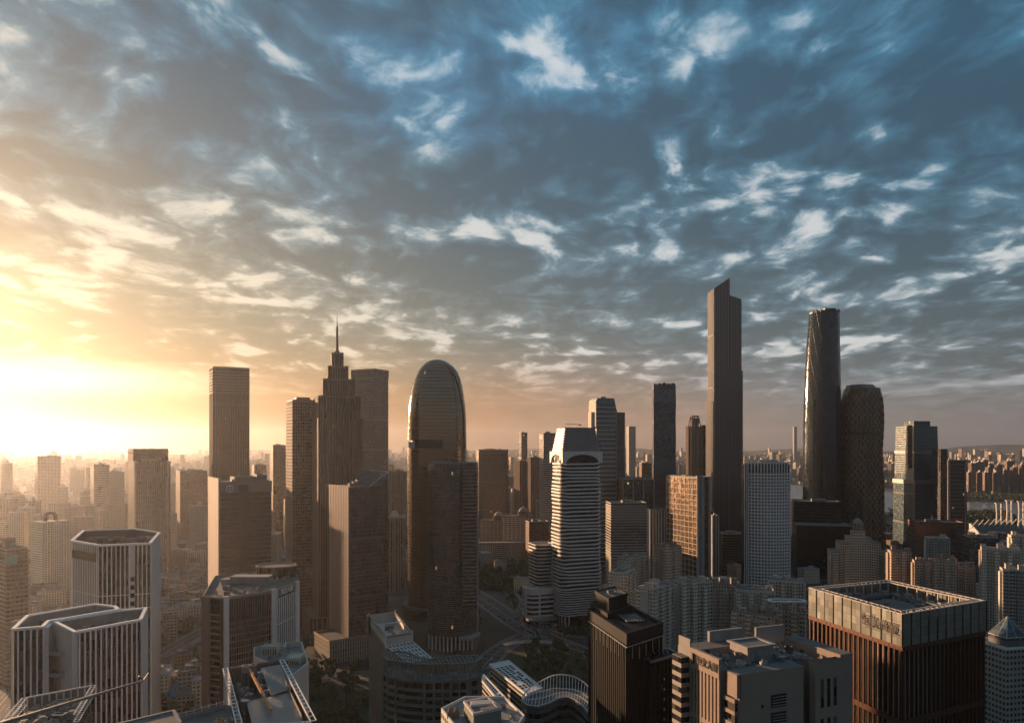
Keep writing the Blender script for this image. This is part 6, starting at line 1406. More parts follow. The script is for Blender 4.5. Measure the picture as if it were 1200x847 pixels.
def road(name, pts, w, z=0.012, lanes=4, kerb=True):
    path = smooth_path([gp(*p) for p in pts], 10); ROADS.append((path, w)); b = MB(); ribbon(b, path, -w/2, w/2, z); o = b.build(name, M['asphalt']); o['kind'] = 'structure'
    b = MB(); ribbon(b, path, -w/2+.3, -w/2+.55, z+.012); ribbon(b, path, w/2-.55, w/2-.3, z+.012); ribbon(b, path, -.25, .25, z+.012)
    for k in range(1, lanes):
        if k != lanes//2: q = -w/2+w*k/lanes; ribbon(b, path, q-.12, q+.12, z+.012, 0, 2)
    b.build('lane_marking', M['paint'], o)
    b = MB()
    for s in (-1, 1):
        a, c = sorted((s*w/2, s*(w/2+3.5))); n = len(path)
        ribbon(b, path, a, c, .13)
        ribbon(b, path, *( (s*w/2-.15, s*w/2) if s > 0 else (s*w/2, s*w/2+.15)), .13)
    k = b.build('pavement', M['paving']); k['kind'] = 'structure'; return path
P1 = road('road', [(486, 655), (535, 683), (572, 706), (610, 732), (650, 752), (700, 768), (770, 776)], 26, .012, 8)
P2 = road('road', [(520, 850), (553, 800), (578, 768), (604, 750), (628, 741), (650, 724), (690, 705)], 18, .040, 6)
P3 = road('road', [(640, 765), (612, 716), (598, 694), (570, 672), (548, 660)], 10, .068, 2)
P4 = road('road', [(-30, 860), (30, 790), (66, 742), (96, 697), (128, 650), (150, 612), (166, 592)], 30, .012, 8)
P5 = road('road', [(150, 815), (186, 788), (222, 762), (262, 742), (300, 732)], 16, .012, 4)
P6 = road('road', [(150, 795), (186, 770), (222, 748), (262, 728), (300, 718)], 16, .040, 4)
P7 = road('road', [(350, 800), (420, 790), (480, 800), (540, 815)], 14, .012, 4)
P8 = road('road', [(930, 665), (990, 690), (1040, 720), (1100, 735)], 16, .012, 4)
P9 = road('road', [(820, 640), (870, 655), (930, 668), (960, 660), (1000, 648), (1060, 640)], 16, .068, 4)
def circle_path(px, py, r, n=40): x, y = gp(px, py); return [(x+r*cos(2*pi*i/n), y+r*sin(2*pi*i/n)) for i in range(n+1)]
sheet('lawn', [gp(*q) for q in ((598, 770), (620, 757), (660, 757), (700, 770), (745, 790), (720, 840), (640, 830), (600, 800))], .1, M['lawn'])
sheet('lawn', [gp(*q) for q in ((505, 770), (545, 790), (556, 770), (563, 745), (552, 722), (535, 712), (505, 730))], .1, M['earth'])
sheet('lawn', [gp(*q) for q in ((350, 800), (425, 800), (440, 860), (350, 860))], .1, M['lawn'])
sheet('lawn', [gp(*q) for q in ((560, 655), (625, 655), (640, 700), (600, 690), (570, 668))], .1, M['lawn'])
# river, with far bank and a wooded islet
def river_mat():
    m, t, b = newmat('river_water'); tc = t.n.new('ShaderNodeTexCoord').outputs['Object']
    b.inputs['Base Color'].default_value = (.10, .095, .085, 1); b.inputs['Roughness'].default_value = .25; b.inputs['Specular IOR Level'].default_value = .8
    bp = t.n.new('ShaderNodeBump'); bp.inputs['Distance'].default_value = .6; bp.inputs['Strength'].default_value = .5; t.put(bp.inputs['Height'], t.noise(tc, .12, 5, .6)); t.l.new(bp.outputs[0], b.inputs['Normal']); return m
M['river'] = river_mat()
near = [(700, 583), (800, 580), (870, 585), (925, 590), (985, 596), (1050, 601), (1110, 606), (1180, 612), (1260, 620), (1400, 640)]
far = [(700, 566), (800, 564), (870, 566), (925, 568), (985, 572), (1050, 577), (1110, 587), (1180, 589), (1260, 592), (1400, 600)]
sheet('river', [gp(*q) for q in near]+[gp(*q) for q in far[::-1]], .3, M['river'], 'wide grey river reflecting the sky beyond the towers')
sheet('riverside_park', [gp(*q) for q in ((1000, 600), (1110, 600), (1165, 598), (1190, 603), (1195, 611), (1120, 612), (1000, 606))], .5, M['lawn'])
b = MB(); rng = random.Random(3)
hp = [(-9000+i*450, 12800+800*sin(i*.7)) for i in range(44)]
for i in range(len(hp)-1):
    h = lambda k: 70+90*max(0, sin(k*.31+1.1))**2+70*max(0, sin(k*.83))+(40 if k > 26 else 0)
    a, c = hp[i], hp[i+1]; b.face([(a[0], a[1], 0), (c[0], c[1], 0), (c[0], c[1]+350, h(i+1)), (a[0], a[1]+350, h(i))]); b.face([(a[0], a[1]+350, h(i)), (c[0], c[1]+350, h(i+1)), (c[0], c[1]+1300, 0), (a[0], a[1]+1300, 0)])
o = b.build('hills', M['hill']); o['kind'] = 'structure'; o['label'] = 'low line of hills far beyond the city'
# ================================================================== THE REST OF THE CITY
OCC = []
bpy.context.view_layer.update()
for o in list(COL.objects):
    if o.parent is None and o.type == 'EMPTY':
        xs = []; ys = []
        for c in o.children:
            if c.type == 'MESH' and not c.name.startswith(('canopy', 'roof_', 'sign')):
                for k in c.bound_box: w_ = c.matrix_world @ Vector(k); xs.append(w_.x); ys.append(w_.y)
        if xs: OCC.append((min(xs)-6, max(xs)+6, min(ys)-6, max(ys)+6))
def free(x, y, r, road_gap=5):
    for a, b_, c, d in OCC:
        if a-r < x < b_+r and c-r < y < d+r: return False
    for path, w in ROADS:
        for i in range(0, len(path), 2):
            if (path[i][0]-x)**2+(path[i][1]-y)**2 < (w/2+r+road_gap)**2: return False
    return True
def in_river(x, y):
    if y < 1200: return False
    px = CX+x/y*F; py = HY+CAMH/y*F
    def at(T):
        for (a, ya), (b_, yb) in zip(T, T[1:]):
            if a <= px <= b_: return ya+(yb-ya)*(px-a)/(b_-a)
    n_, f_ = at(near), at(far); return n_ is not None and f_-2 < py < n_+3
PROTO = []
def protos():
    rng = random.Random(11)
    spec = [('f_cream', 'cream', 24, 18, 1), ('f_pink', 'buff', 28, 16, 1), ('f_white', 'white', 22, 20, 0), ('f_grey', 'grey', 30, 18, 2), ('f_brown', 'brown', 26, 20, 1), ('f_band', 'banded', 30, 22, 3), ('f_vert', 'ribbed', 26, 24, 3), ('f_slate', 'slate', 28, 26, 3),
            ('f_cream', 'cream', 36, 15, 2), ('f_pink', 'buff', 20, 20, 0), ('f_white', 'pale', 34, 16, 2), ('f_brown', 'rust brown', 20, 24, 0)]
    for mt, cn, w, d, st in spec:
        h = 90.0; r = bpy.data.objects.new('apartment_tower' if st < 3 else 'office_tower', None); b = MB()
        if st == 0: P = [(-w/2, -d*.3), (-w*.2, -d*.3), (-w*.2, -d/2), (w*.2, -d/2), (w*.2, -d*.3), (w/2, -d*.3), (w/2, d*.3), (w*.2, d*.3), (w*.2, d/2), (-w*.2, d/2), (-w*.2, d*.3), (-w/2, d*.3)]
        elif st == 1: P = [(-w/2, -d/2), (-w*.12, -d/2), (-w*.12, -d*.3), (w*.12, -d*.3), (w*.12, -d/2), (w/2, -d/2), (w/2, d/2), (-w/2, d/2)]
        elif st == 2:
            P = [(-w/2, -d*.35)]; k = 4
            for i in range(k): x0 = -w/2+w*i/k; P += [(x0+w/k*.3, -d*.35), (x0+w/k*.3, -d/2), (x0+w/k*.95, -d/2), (x0+w/k*.95, -d*.35)]
            P += [(w/2, -d*.35), (w/2, d/2), (-w/2, d/2)]
        else: P = rect(w, d, 2)
        b.prism(P, 0, h, 2.8, 3.1 if st < 3 else 3.8, 0, 1); L = [b.build('wall', [M[mt], M['roof_l']], r)]
        b = MB(); b.prism(rect(w*.3, d*.35, 0, 0, 0), h, h+5, 3, 3, 0, 1); b.prism(rect(w*.14, d*.25, 0, w*.05, 0), h+5, h+8, 3, 3, 0, 1); L.append(b.build('stair_hut', [M['cream'], M['roof_l']], r))
        b = MB(); b.parapet(P, h, 1.6, .5); L.append(b.build('parapet', M['cream' if st < 3 else 'concrete'], r))
        if st in (1, 2): b = MB(); b.bands(rect(w*.22, 2, 0, 0, -d*.42) if st == 1 else rect(w*.9, .8, 0, 0, -d*.42), 3.1, h-3, 3.1, 1.0, .5); L.append(b.build('balcony_stack', M['cream'], r))
        elif st == 3: b = MB(); b.allfins(P, 0, h, w/5, .9, .7); L.append(b.build('rib', M['concrete'], r))
        for k in L: COL.objects.unlink(k)
        PROTO.append((r, L, cn, st, max(w, d)/2))
protos()
PLACED = []
def place_proto(k, x, y, rot, h, sxy, lod=False):
    r, L, cn, st, rad = PROTO[k]; o = r.copy(); COL.objects.link(o); o.location = (x, y, 0); o.rotation_euler = (0, 0, rot); o.scale = (sxy, sxy, h/90.0)
    for m_ in (L[:2] if lod else L): c = m_.copy(); COL.objects.link(c); c.parent = o
    o['category'] = 'apartment tower' if st < 3 else 'office tower'; OCC.append((x-rad*sxy-3, x+rad*sxy+3, y-rad*sxy-3, y+rad*sxy+3)); PLACED.append((o, x, y, cn, st)); return o
def scatter(n, px0, px1, D0, D1, h0, h1, seed, kinds, rot0=0.0, s=(.85, 1.25), rows=0, topmin=527):
    rng = random.Random(seed); c = 0; tries = 0
    while c < n and tries < n*40:
        tries += 1; D = D0+(D1-D0)*rng.random(); px = rng.uniform(px0, px1); x = gx(px, D)
        k = rng.choice(kinds); sc = rng.uniform(*s)
        if not free(x, D, PROTO[k][4]*sc*.9) or in_river(x, D): continue
        h = rng.uniform(h0, h1)**1.0; h = min(h, CAMH-(topmin-HY)/F*D-8)
        place_proto(k, x, D, rot0+rng.choice((0, 0, pi/2))+rng.uniform(-.12, .12), h, sc, D > 2300); c += 1
def rowof(n, px0, px1, D, h, kind, rot, dh=4):
    for i in range(n):
        px = px0+(px1-px0)*i/max(1, n-1); x = gx(px, D)
        if free(x, D, 9): place_proto(kind, x, D+random.Random(i).uniform(-8, 8), rot, h+dh*sin(i*2.1), .9, D > 2300)
# left: dense apartment quarters in the golden haze
rowof(4, 20, 62, 1180, 92, 0, .2); rowof(3, 96, 122, 1250, 78, 3, .3); rowof(5, 14, 70, 760, 62, 1, .35); rowof(4, 86, 140, 1330, 88, 10, .25)
rowof(3, 8, 34, 1420, 96, 5, .1); rowof(4, 205, 243, 1150, 36, 8, .4)
scatter(22, -40, 240, 1200, 1900, 50, 110, 1, [0, 1, 2, 3, 5, 8, 9, 10], .3)
scatter(44, -80, 480, 1900, 3200, 60, 150, 2, [0, 1, 2, 3, 4, 5, 6, 7, 9], .2, topmin=530)
scatter(12, 290, 345, 900, 1800, 40, 95, 3, [0, 1, 3, 4, 9], .3); scatter(10, 455, 480, 1000, 2600, 50, 110, 4, [1, 4, 6], .2)
scatter(16, 545, 645, 1480, 2100, 55, 118, 5, [1, 4, 5, 6, 7, 11], .1); scatter(26, 540, 760, 1700, 3000, 60, 140, 6, [1, 3, 4, 6, 7, 9, 11], .1)
scatter(12, 700, 830, 1120, 1500, 50, 100, 7, [1, 3, 4, 6, 7], .1)
# right: fewer and darker before the river, a wall of towers behind it
scatter(14, 870, 945, 1250, 2100, 20, 60, 8, [3, 4, 7], .1); scatter(10, 1140, 1230, 900, 1300, 25, 60, 9, [1, 3, 7, 8], .4); scatter(12, 790, 1010, 720, 1000, 14, 30, 19, [3, 7, 4], .4)
rowof(4, 1137, 1166, 3050, 92, 11, .1, 1); rowof(5, 1100, 1128, 3300, 100, 4, .1); rowof(7, 1160, 1215, 3150, 110, 4, .2, 14); rowof(6, 1125, 1160, 3700, 122, 7, .1, 12)
scatter(40, 1095, 1240, 3300, 4600, 70, 135, 10, [0, 1, 4, 7, 11, 4], .1, (.9, 1.3), topmin=528); scatter(26, 870, 1100, 3600, 4600, 40, 110, 12, [0, 1, 3, 4, 7], .1, topmin=532)
# --- labels that single each one out
ORD = 'first second third fourth fifth sixth seventh eighth ninth tenth eleventh twelfth thirteenth fourteenth fifteenth sixteenth'.split()
ANCH = [(5, 'near the teal signed block'), (55, 'around the arched tower'), (110, 'around the striped haze tower'), (178, 'near the two stage tower'), (230, 'left of the tall slab tower'), (270, 'behind the badge office'), (312, 'between slab and spire towers'), (395, 'behind the spire tower'),
        (466, 'beside the bullet tower'), (560, 'behind the domed halls'), (600, 'between bullet and wavy towers'), (640, 'just left of the wavy tower'), (720, 'behind the louvred office'), (778, 'around the dark slab tower'), (830, 'left of the tallest skyscraper'), (880, 'behind the punched white tower'), (935, 'around the tapered skyscraper'),
        (1010, 'around the bulging folded tower'), (1072, 'behind the pale banded tower'), (1118, 'behind the dark slatted tower'), (1150, 'right of the slatted tower'), (1190, 'by the far frame edge')]
def dist_word(y): return 'nearer' if y < 1300 else ('middle distance' if y < 2000 else ('hazy' if y < 3000 else 'faint'))
grp = {}
for o, x, y, cn, st in PLACED:
    px = CX+x/y*F; a = min(ANCH, key=lambda q: abs(q[0]-px))[1]; grp.setdefault((dist_word(y), cn, 'apartment tower' if st < 3 else 'office tower', a), []).append((px, o))
for (dw, cn, kd, a), L in grp.items():
    L.sort(key=lambda q: q[0])
    for i, (px, o) in enumerate(L):
        o['label'] = f'{dw} {cn} {kd} {a}' if len(L) == 1 else f'{ORD[min(i, 15)]} {dw} {cn} {kd} from left {a}'
        o['group'] = 'city towers beyond the high-rises'
# --- low houses: eight kinds of little roofscape, copied
LOWP = []
def low_protos():
    rng = random.Random(5)
    for i in range(8):
        w, d, h = rng.uniform(14, 34), rng.uniform(11, 16), rng.uniform(9, 24); b = MB(); b.prism(rect(w, d), 0, h, 3, 3.1, 0, 1); b.parapet(rect(w, d), h, 1, .3, 1); hw = rng.uniform(3, 5)
        b.prism(rect(hw, 4, 0, rng.uniform(-.3, .3)*w, 0), h, h+3, 3, 3, 0, 1)
        if i % 3 == 0: x = rng.uniform(-.3, .3)*w; b.prism(rect(w*.3, d*.4, 0, x, d*.2), h+.9, h+2.8, 3, 3, 2, 2)
        r = b.build('low_house', [M[['f_cream', 'f_grey', 'f_pink', 'f_brown'][i % 4]], M[['roof_l', 'roof'][i % 2]], M[['blueroof', 'redroof', 'machine'][i % 3]]]); COL.objects.unlink(r); LOWP.append((r, max(w, d)/2))
low_protos()
def lows(n, px0, px1, D0, D1, seed, lab, rot0=.3):
    rng = random.Random(seed); c = 0; t = 0
    while c < n and t < n*30:
        t += 1; D = rng.uniform(D0, D1); px = rng.uniform(px0, px1); x = gx(px, D); k = rng.randrange(8); pr, rad = LOWP[k]
        if not free(x, D, rad*.62, 2) or in_river(x, D): continue
        o = pr.copy(); COL.objects.link(o); o.location = (x, D, 0); o.rotation_euler = (0, 0, rot0+rng.choice((0, pi/2))+rng.uniform(-.1, .1)); OCC.append((x-rad*.5, x+rad*.5, D-rad*.5, D+rad*.5))
        o['label'] = lab; o['category'] = 'house'; o['group'] = lab; c += 1
lows(70, 186, 250, 560, 1150, 1, 'one of the low crowded houses between the ribbed hexagon tower and the sign tower')
lows(60, -10, 150, 640, 1150, 2, 'one of the low houses along the left highway under the apartment towers')
lows(40, 285, 345, 820, 1500, 3, 'one of the low houses seen between the badge office and the grid annex tower', .2)
lows(20, 555, 760, 1000, 1500, 4, 'one of the low blocks around the domed halls', .1)
lows(40, 1120, 1230, 760, 1350, 5, 'one of the low blocks behind the tall apartment slabs at the right edge', .3)
lows(30, 700, 990, 560, 1100, 6, 'one of the low podium blocks among the courtyard estate', .3)
# --- everything farther that reads only as texture
b = MB(); b2 = MB(); rng = random.Random(9)
def blk(b, x, y, w, d, h, a, m):
    c, s = cos(a), sin(a); P = [(x+u*c-v*s, y+u*s+v*c) for u, v in rect(w, d)]; b.prism(P, 0, h, 3.2, 3.2, m, 8)
for i in range(5200):
    D = 4300+7800*rng.random()**1.15; px = rng.uniform(-120, 1320); x = gx(px, D)
    if in_river(x, D): continue
    tall = rng.random() < .10; cl = .5+.5*sin(px*.021+D*.0011)*sin(px*.007+1.3)
    h = rng.uniform(30, 85)*(1+.35*cl)+(rng.uniform(20, 90) if tall and cl > .4 else 0); h = min(h, 205+(D-4300)*.008)
    blk(b, x, D, rng.uniform(20, 46), rng.uniform(18, 40), h, rng.uniform(-.3, .5), rng.randrange(8))
o = b.build('distant_city', [M[k] for k in FAR]+[M['roof_l']]); o['kind'] = 'stuff'; o['label'] = 'endless hazy mass of far tower blocks out to the horizon'
for i in range(3600):
    D = rng.uniform(1150, 4400); px = rng.uniform(-100, 1300); x = gx(px, D)
    if in_river(x, D) or not free(x, D, 4): continue
    if 1000 < px and D < 3000 and D > 1500: continue
    blk(b2, x, D, rng.uniform(14, 34), rng.uniform(11, 20), rng.uniform(9, 30), rng.uniform(.1, .5)+(pi/2 if rng.random() < .5 else 0), rng.choice((0, 1, 2, 3, 4)))
o = b2.build('low_rise_roofscape', [M[k] for k in FAR]+[M['roof_l']]); o['kind'] = 'stuff'; o['label'] = 'carpet of low roofs filling the ground between the towers'
# ================================================================== TREES
def leaf_mat(name, c1, c2):
    m, t, b = newmat(name); tc = t.n.new('ShaderNodeTexCoord').outputs['Object']; oi = t.n.new('ShaderNodeObjectInfo').outputs['Random']
    n = t.noise(tc, .5, 3, .6); c = t.mix(t.m('ADD', t.m('MULTIPLY', n, .7), t.m('MULTIPLY', oi, .3)), (*c1, 1), (*c2, 1)); t.put(b.inputs['Base Color'], c); b.inputs['Roughness'].default_value = .8; return m
M['leaf'] = leaf_mat('leaves', (.025, .036, .013), (.11, .12, .042)); M['bark'] = solid('bark', (.06, .045, .032), .9)
def crown(b, cx, cy, cz, R, H, n, rng, sz):
    lobes = [(rng.uniform(-.5, .5)*R, rng.uniform(-.5, .5)*R, rng.uniform(-.3, .45)*H, rng.uniform(.35, .6)*R) for _ in range(7)]
    for i in range(n):
        lx, ly, lz, lr = rng.choice(lobes); v = Vector((rng.gauss(0, 1), rng.gauss(0, 1), rng.gauss(0, 1))).normalized()*lr*rng.uniform(.55, 1.08)
        c = Vector((cx+lx+v.x, cy+ly+v.y, cz+lz+v.z*.8)); a = Vector((rng.gauss(0, 1), rng.gauss(0, 1), rng.gauss(0, .6))).normalized(); d = a.cross(Vector((rng.gauss(0, 1), rng.gauss(0, 1), rng.gauss(0, 1)))).normalized(); s = sz*rng.uniform(.6, 1.3)
        b.face([c-a*s-d*s*.6, c+a*s*.2-d*s, c+a*s+d*s*.3, c-a*s*.1+d*s])
TP = []
for i in range(4):
    rng = random.Random(60+i); H = rng.uniform(8, 13); R_ = rng.uniform(3.6, 5.2); r = bpy.data.objects.new('broadleaf_tree', None)
    b = MB(); b.cyl(0, 0, 0, H*.45, .32, 7, 0, .2)
    for k in range(5): a = k*1.26+rng.random(); b.bar((0, 0, H*.38), (cos(a)*R_*.5, sin(a)*R_*.5, H*(.55+.1*rng.random())), .18, .18)
    t_ = b.build('trunk', M['bark'], r); b = MB(); crown(b, 0, 0, H*.66, R_, H*.5, 420, rng, .75); c_ = b.build('crown', M['leaf'], r)
    COL.objects.unlink(t_); COL.objects.unlink(c_); TP.append((r, [t_, c_]))
def tree(x, y, s, lab, z=0.0, rng=random):
    r, L = TP[rng.randrange(4)]; o = r.copy(); COL.objects.link(o); o.location = (x, y, z); o.rotation_euler = (0, 0, rng.uniform(0, 6)); o.scale = (s, s, s*rng.uniform(.85, 1.2))
    for m_ in L: c = m_.copy(); COL.objects.link(c); c.parent = o
    o['label'] = lab; o['category'] = 'tree'; o['group'] = lab
def grove(n, poly, lab, seed, s=(.7, 1.3)):
    rng = random.Random(seed); P = [gp(*q) for q in poly]; xs = [p[0] for p in P]; ys = [p[1] for p in P]; c = 0; t = 0
    def inside(x, y):
        k = False
        for i in range(len(P)):
            (x0, y0), (x1, y1) = P[i-1], P[i]
            if (y0 > y) != (y1 > y) and x < (x1-x0)*(y-y0)/(y1-y0)+x0: k = not k
        return k
    while c < n and t < n*40:
        t += 1; x, y = rng.uniform(min(xs), max(xs)), rng.uniform(min(ys), max(ys))
        if inside(x, y) and free(x, y, 1, 1): tree(x, y, rng.uniform(*s), lab, 0, rng); c += 1
grove(90, ((605, 775), (625, 760), (665, 759), (700, 770), (745, 790), (720, 850), (650, 850), (600, 800)), 'one of the dark broadleaf trees in the park beside the pierced white roof', 1)
grove(16, ((505, 775), (545, 790), (556, 770), (552, 735), (505, 735)), 'one of the trees around the foot of the curved louvre tower', 2, (.5, .9))
grove(60, ((345, 790), (428, 795), (432, 860), (350, 860)), 'one of the dark trees below the dark glass office podium', 3, (.8, 1.3))
grove(26, ((186, 800), (235, 790), (236, 840), (186, 840)), 'one of the trees round the blue roofed sheds', 4, (.6, 1.0))
grove(26, ((600, 700), (650, 722), (690, 745), (640, 748), (590, 712)), 'one of the street trees at the junction before the wavy tower', 5, (.5, .9))
grove(18, ((30, 800), (90, 720), (110, 700), (60, 730), (20, 780)), 'one of the street trees along the left highway', 6, (.5, .9))
grove(34, ((500, 690), (545, 690), (566, 725), (560, 765), (500, 770)), 'one of the trees behind the curved louvre tower by the road', 9, (.6, 1.1))
grove(24, ((350, 745), (390, 752), (430, 780), (430, 795), (350, 792)), 'one of the trees along the street in front of the stepped spire tower', 10, (.6, 1.0))
rng = random.Random(8)
for k, (x, y, z) in enumerate(ROOF_TREES): tree(x, y, rng.uniform(.22, .36), 'one of the small trees planted on the roof of the buff sign block', z, rng)
def wood(name, lab, poly, n, seed, R_=6, H=9):
    rng = random.Random(seed); P = [gp(*q) for q in poly]; b = MB(); c = 0; t = 0; xs = [p[0] for p in P]; ys = [p[1] for p in P]
    while c < n and t < n*30:
        t += 1; x, y = rng.uniform(min(xs), max(xs)), rng.uniform(min(ys), max(ys)); k = False
        for i in range(len(P)):
            (x0, y0), (x1, y1) = P[i-1], P[i]
            if (y0 > y) != (y1 > y) and x < (x1-x0)*(y-y0)/(y1-y0)+x0: k = not k
        if k and free(x, y, 2, 2): crown(b, x, y, H*.55, R_*rng.uniform(.7, 1.2), H*rng.uniform(.6, 1.1), 70, rng, 1.7); c += 1
    o = b.build(name, M['leaf']); o['kind'] = 'stuff'; o['label'] = lab
wood('woodland', 'dark wooded park filling the gap below the domed halls', ((478, 655), (560, 652), (625, 655), (645, 700), (600, 698), (560, 690), (500, 700), (470, 680)), 420, 1)
wood('riverside_trees', 'wooded bank along the river at the right', ((1100, 604), (1165, 600), (1190, 606), (1195, 616), (1130, 622), (1100, 615)), 300, 2, 9, 12)
wood('riverside_trees', 'tree belt on the near river bank behind the skyscrapers', ((930, 592), (1100, 600), (1100, 640), (1030, 650), (930, 625)), 330, 3, 9, 12)
wood('riverside_trees', 'dark trees along the far bank of the river', ((1100, 586), (1240, 590), (1240, 583), (1100, 579)), 220, 4, 14, 14)
wood('street_greenery', 'scattered street trees among the low houses on the left', ((186, 690), (250, 690), (250, 800), (186, 800)), 110, 5, 5, 8)
# ================================================================== SMALL THINGS ON THE GROUND
for i, (cs, lab) in enumerate(((((196, 815), (211, 818), (213, 786), (200, 787)), 'long blue sheet roofed shed beside the curving tracks'), (((221, 786), (234, 784), (233, 770), (222, 772)), 'smaller blue roofed shed nearer the sign tower'))):
    (cx, cy), p = centred([plan(*q, 9) for q in cs]); r = thing('blue_shed', lab, 'shed', (cx, cy)); b = MB(); b.prism(p, 0, 7.5, 3, 3.5); b.build('wall', M['f_grey'], r)
    b = MB(); q = off(p, .8); m0 = [(q[0][j]+q[1][j])/2 for j in (0, 1)]; m1 = [(q[2][j]+q[3][j])/2 for j in (0, 1)]
    b.face([(*q[0], 7.5), (*m0, 10), (*m1, 10), (*q[3], 7.5)][::-1]); b.face([(*m0, 10), (*q[1], 7.5), (*q[2], 7.5), (*m1, 10)][::-1]); b.build('roof', M['blueroof'], r)
def footbridge():
    x, y = gp(628, 764); r = thing('curved_footbridge', 'pale curved footbridge arching round the park corner', 'footbridge', (x, y)); A = []
    for i in range(25): a = radians(12+156*i/24); A.append((31*cos(a), 15*sin(a)))
    b = MB(); ribbon(b, A, -1.8, 1.8, 6.2); ribbon(b, A, 1.7, 1.9, 6.6); ribbon(b, A, -1.8, 1.8, 5.6)
    for p, q in zip(A, A[1:]): b.bar((*p, 5.9), (*q, 5.9), 3.6, .6); b.bar((p[0]*1.06, p[1]*1.1, 7.2), (q[0]*1.06, q[1]*1.1, 7.2), .2, .9)
    b.build('deck', M['cream'], r)
    for i in range(0, 25, 3): c = MB(); c.cyl(A[i][0], A[i][1], 0, 5.7, .45, 8); c.build('column', M['concrete'], r)
footbridge()
def podium_canopy():
    x, y = gp(655, 742); r = thing('blue_canopy', 'small blue hoarding beside the road junction', 'hoarding', gp(641, 733)); b = MB(); b.box(-9, 9, -1, 1, 0, 3.2); b.box(-9, -7, -5, 1, 0, 3.2); b.build('panel', M['blueroof'], r); b = MB()
    for k in range(5): b.box(-8+k*4-.15, -8+k*4+.15, -1.3, -1.0, 0, 3.6)
    b.build('post', M['steel'], r)
podium_canopy()
for i, (px, py, lab) in enumerate(((1171, 622, 'pair of white stadium masts nearer the picture edge side of the river park'), (1183, 617, 'white twin stadium mast in the middle of the three by the river'), (1197, 619, 'white stadium mast cut by the picture edge above the river'))):
    x, y = gp(px, py); r = thing('stadium_mast', lab, 'mast', (x, y), .2); hh = 66
    for s in (-1, 1): b = MB(); b.loft([(ngon(8, 2.6, None, 0, s*8, 0), 0), (ngon(8, 2.0, None, 0, s*6, 0), hh*.6), (ngon(8, 2.6, None, 0, s*7, 0), hh)], 3, 3, 0, 0); b.build('leg', M['white'], r)
    b = MB()
    for q in (.35, .6, .8): b.bar((-7, 0, hh*q), (7, 0, hh*q), 1.4, 1.8)
    b.build('crossbar', M['white'], r); b = MB(); b.bar((-12, 0, hh), (12, 0, hh), 3.2, 2.4); b.build('lamp_head', M['white'], r)
b = MB(); x, y = gp(1178, 628); r = thing('stadium_stand', 'low grey grandstand spread beneath the white stadium masts', 'grandstand', (x, y), .15)
for k in range(7): b.box(-60+k*2, 60-k, k*7, k*7+7, 0, 5+k*3.2)
b.build('seating_tier', M['greymetal'], r); b = MB()
for k in range(9): b.bar((-56+k*14, 50, 0), (-50+k*14, 20, 36), 1, 1)
b.build('roof_strut', M['white'], r)
# cars: a few pixels each
CB = []
for i, c in enumerate(((.5, .5, .5), (.03, .03, .03), (.3, .05, .04), (.12, .14, .18))):
    m = solid('car_paint', c, .35, .2, var=.05, streak=False); b = MB()
    b.loft([(rrect(4.4, 1.8, .4, 2), .35), (rrect(4.5, 1.85, .4, 2), .8), (rrect(4.3, 1.75, .4, 2), 1.0)], 2, 2, 0, 0); b.loft([(rrect(2.6, 1.6, .3, 2, -.2), 1.0), (rrect(1.8, 1.3, .3, 2, -.25), 1.5)], 2, 2, 1, 0)
    for sx in (-1.4, 1.4):
        for sy in (-.8, .8): b.box(sx-.33, sx+.33, sy-.12, sy+.12, 0, .62, 1)
    o = b.build('car', [m, M['dark']]); COL.objects.unlink(o); CB.append(o)
rng = random.Random(12)
for path, w, n, nm in ((P1, 26, 70, 'the wide junction road'), (P2, 18, 34, 'the road curving past the louvre tower'), (P4, 30, 60, 'the left highway'), (P5, 16, 12, 'the curved road by the blue sheds')):
    for k in range(n):
        i = rng.randrange(4, len(path)-5); a, c = path[i], path[i+1]; t = rng.random(); s = rng.choice((-1, 1)); d = Vector((c[0]-a[0], c[1]-a[1])).normalized(); o_ = s*rng.choice((.14, .26, .38))*w
        o = rng.choice(CB).copy(); COL.objects.link(o); o.location = (a[0]+(c[0]-a[0])*t-d.y*o_, a[1]+(c[1]-a[1])*t+d.x*o_, .1); o.rotation_euler = (0, 0, atan2(d.y, d.x)+(pi if s > 0 else 0))
        o['label'] = 'one of the tiny cars driving on '+nm; o['category'] = 'car'; o['group'] = 'cars on '+nm
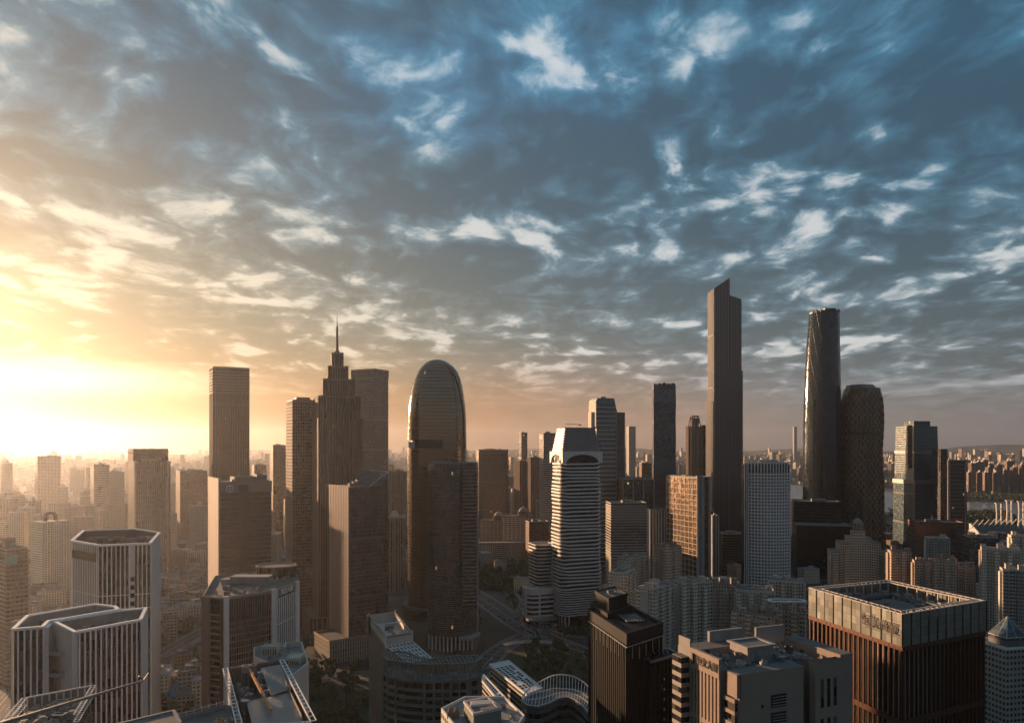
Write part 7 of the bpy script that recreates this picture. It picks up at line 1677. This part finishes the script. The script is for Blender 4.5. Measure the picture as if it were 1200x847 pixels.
lp = bpy.data.objects.new('street_lamp', None); b = MB(); b.cyl(0, 0, 0, 10, .16, 6); q1 = b.build('pole', M['steel'], lp); b = MB(); b.bar((0, 0, 9.9), (2.6, 0, 10.4), .14, .14); b.box(2.3, 3.3, -.2, .2, 10.3, 10.5); q2 = b.build('lamp_arm', M['steel'], lp)
COL.objects.unlink(q1); COL.objects.unlink(q2)
for path, w, nm in ((P1, 26, 'the wide junction road'), (P2, 18, 'the road curving past the louvre tower'), (P4, 30, 'the left highway'), (P5, 16, 'the curved road by the blue sheds')):
    for i in range(3, len(path)-3, 3):
        a, c = path[i], path[i+1]; d = Vector((c[0]-a[0], c[1]-a[1])).normalized(); s = 1 if i % 2 else -1
        o = lp.copy(); COL.objects.link(o); o.location = (a[0]-d.y*s*(w/2+1), a[1]+d.x*s*(w/2+1), .1); o.rotation_euler = (0, 0, atan2(d.y, d.x)-s*pi/2)
        for q in (q1, q2): e = q.copy(); COL.objects.link(e); e.parent = o
        o['label'] = 'one of the street lamps lining '+nm; o['category'] = 'street lamp'; o['group'] = 'street lamps on '+nm
# ================================================================== HAZE
def build_haze():
    me = bpy.data.meshes.new('haze'); R = 15000
    v = [(a, b, c) for a in (-R, R) for b in (-R, R) for c in (-1, HAZE_TOP)]
    me.from_pydata(v, [], [(0, 4, 5, 1), (4, 6, 7, 5), (6, 2, 3, 7), (2, 0, 1, 3), (1, 5, 7, 3), (0, 2, 6, 4)])
    o = bpy.data.objects.new('haze', me); COL.objects.link(o); o['kind'] = 'stuff'; o['label'] = 'thin golden morning haze over the whole city'
    m = bpy.data.materials.new('haze'); m.use_nodes = True; t = NT(m.node_tree); t.n.clear()
    out = t.n.new('ShaderNodeOutputMaterial'); p = t.n.new('ShaderNodeVolumePrincipled')
    p.inputs['Color'].default_value = (.80, .84, .90, 1); p.inputs['Density'].default_value = HAZE_DENS; p.inputs['Anisotropy'].default_value = HAZE_G
    t.l.new(p.outputs[0], out.inputs['Volume']); me.materials.append(m)
HAZE_DENS = 0.41e-4; HAZE_TOP = 540; HAZE_G = .71
build_haze()
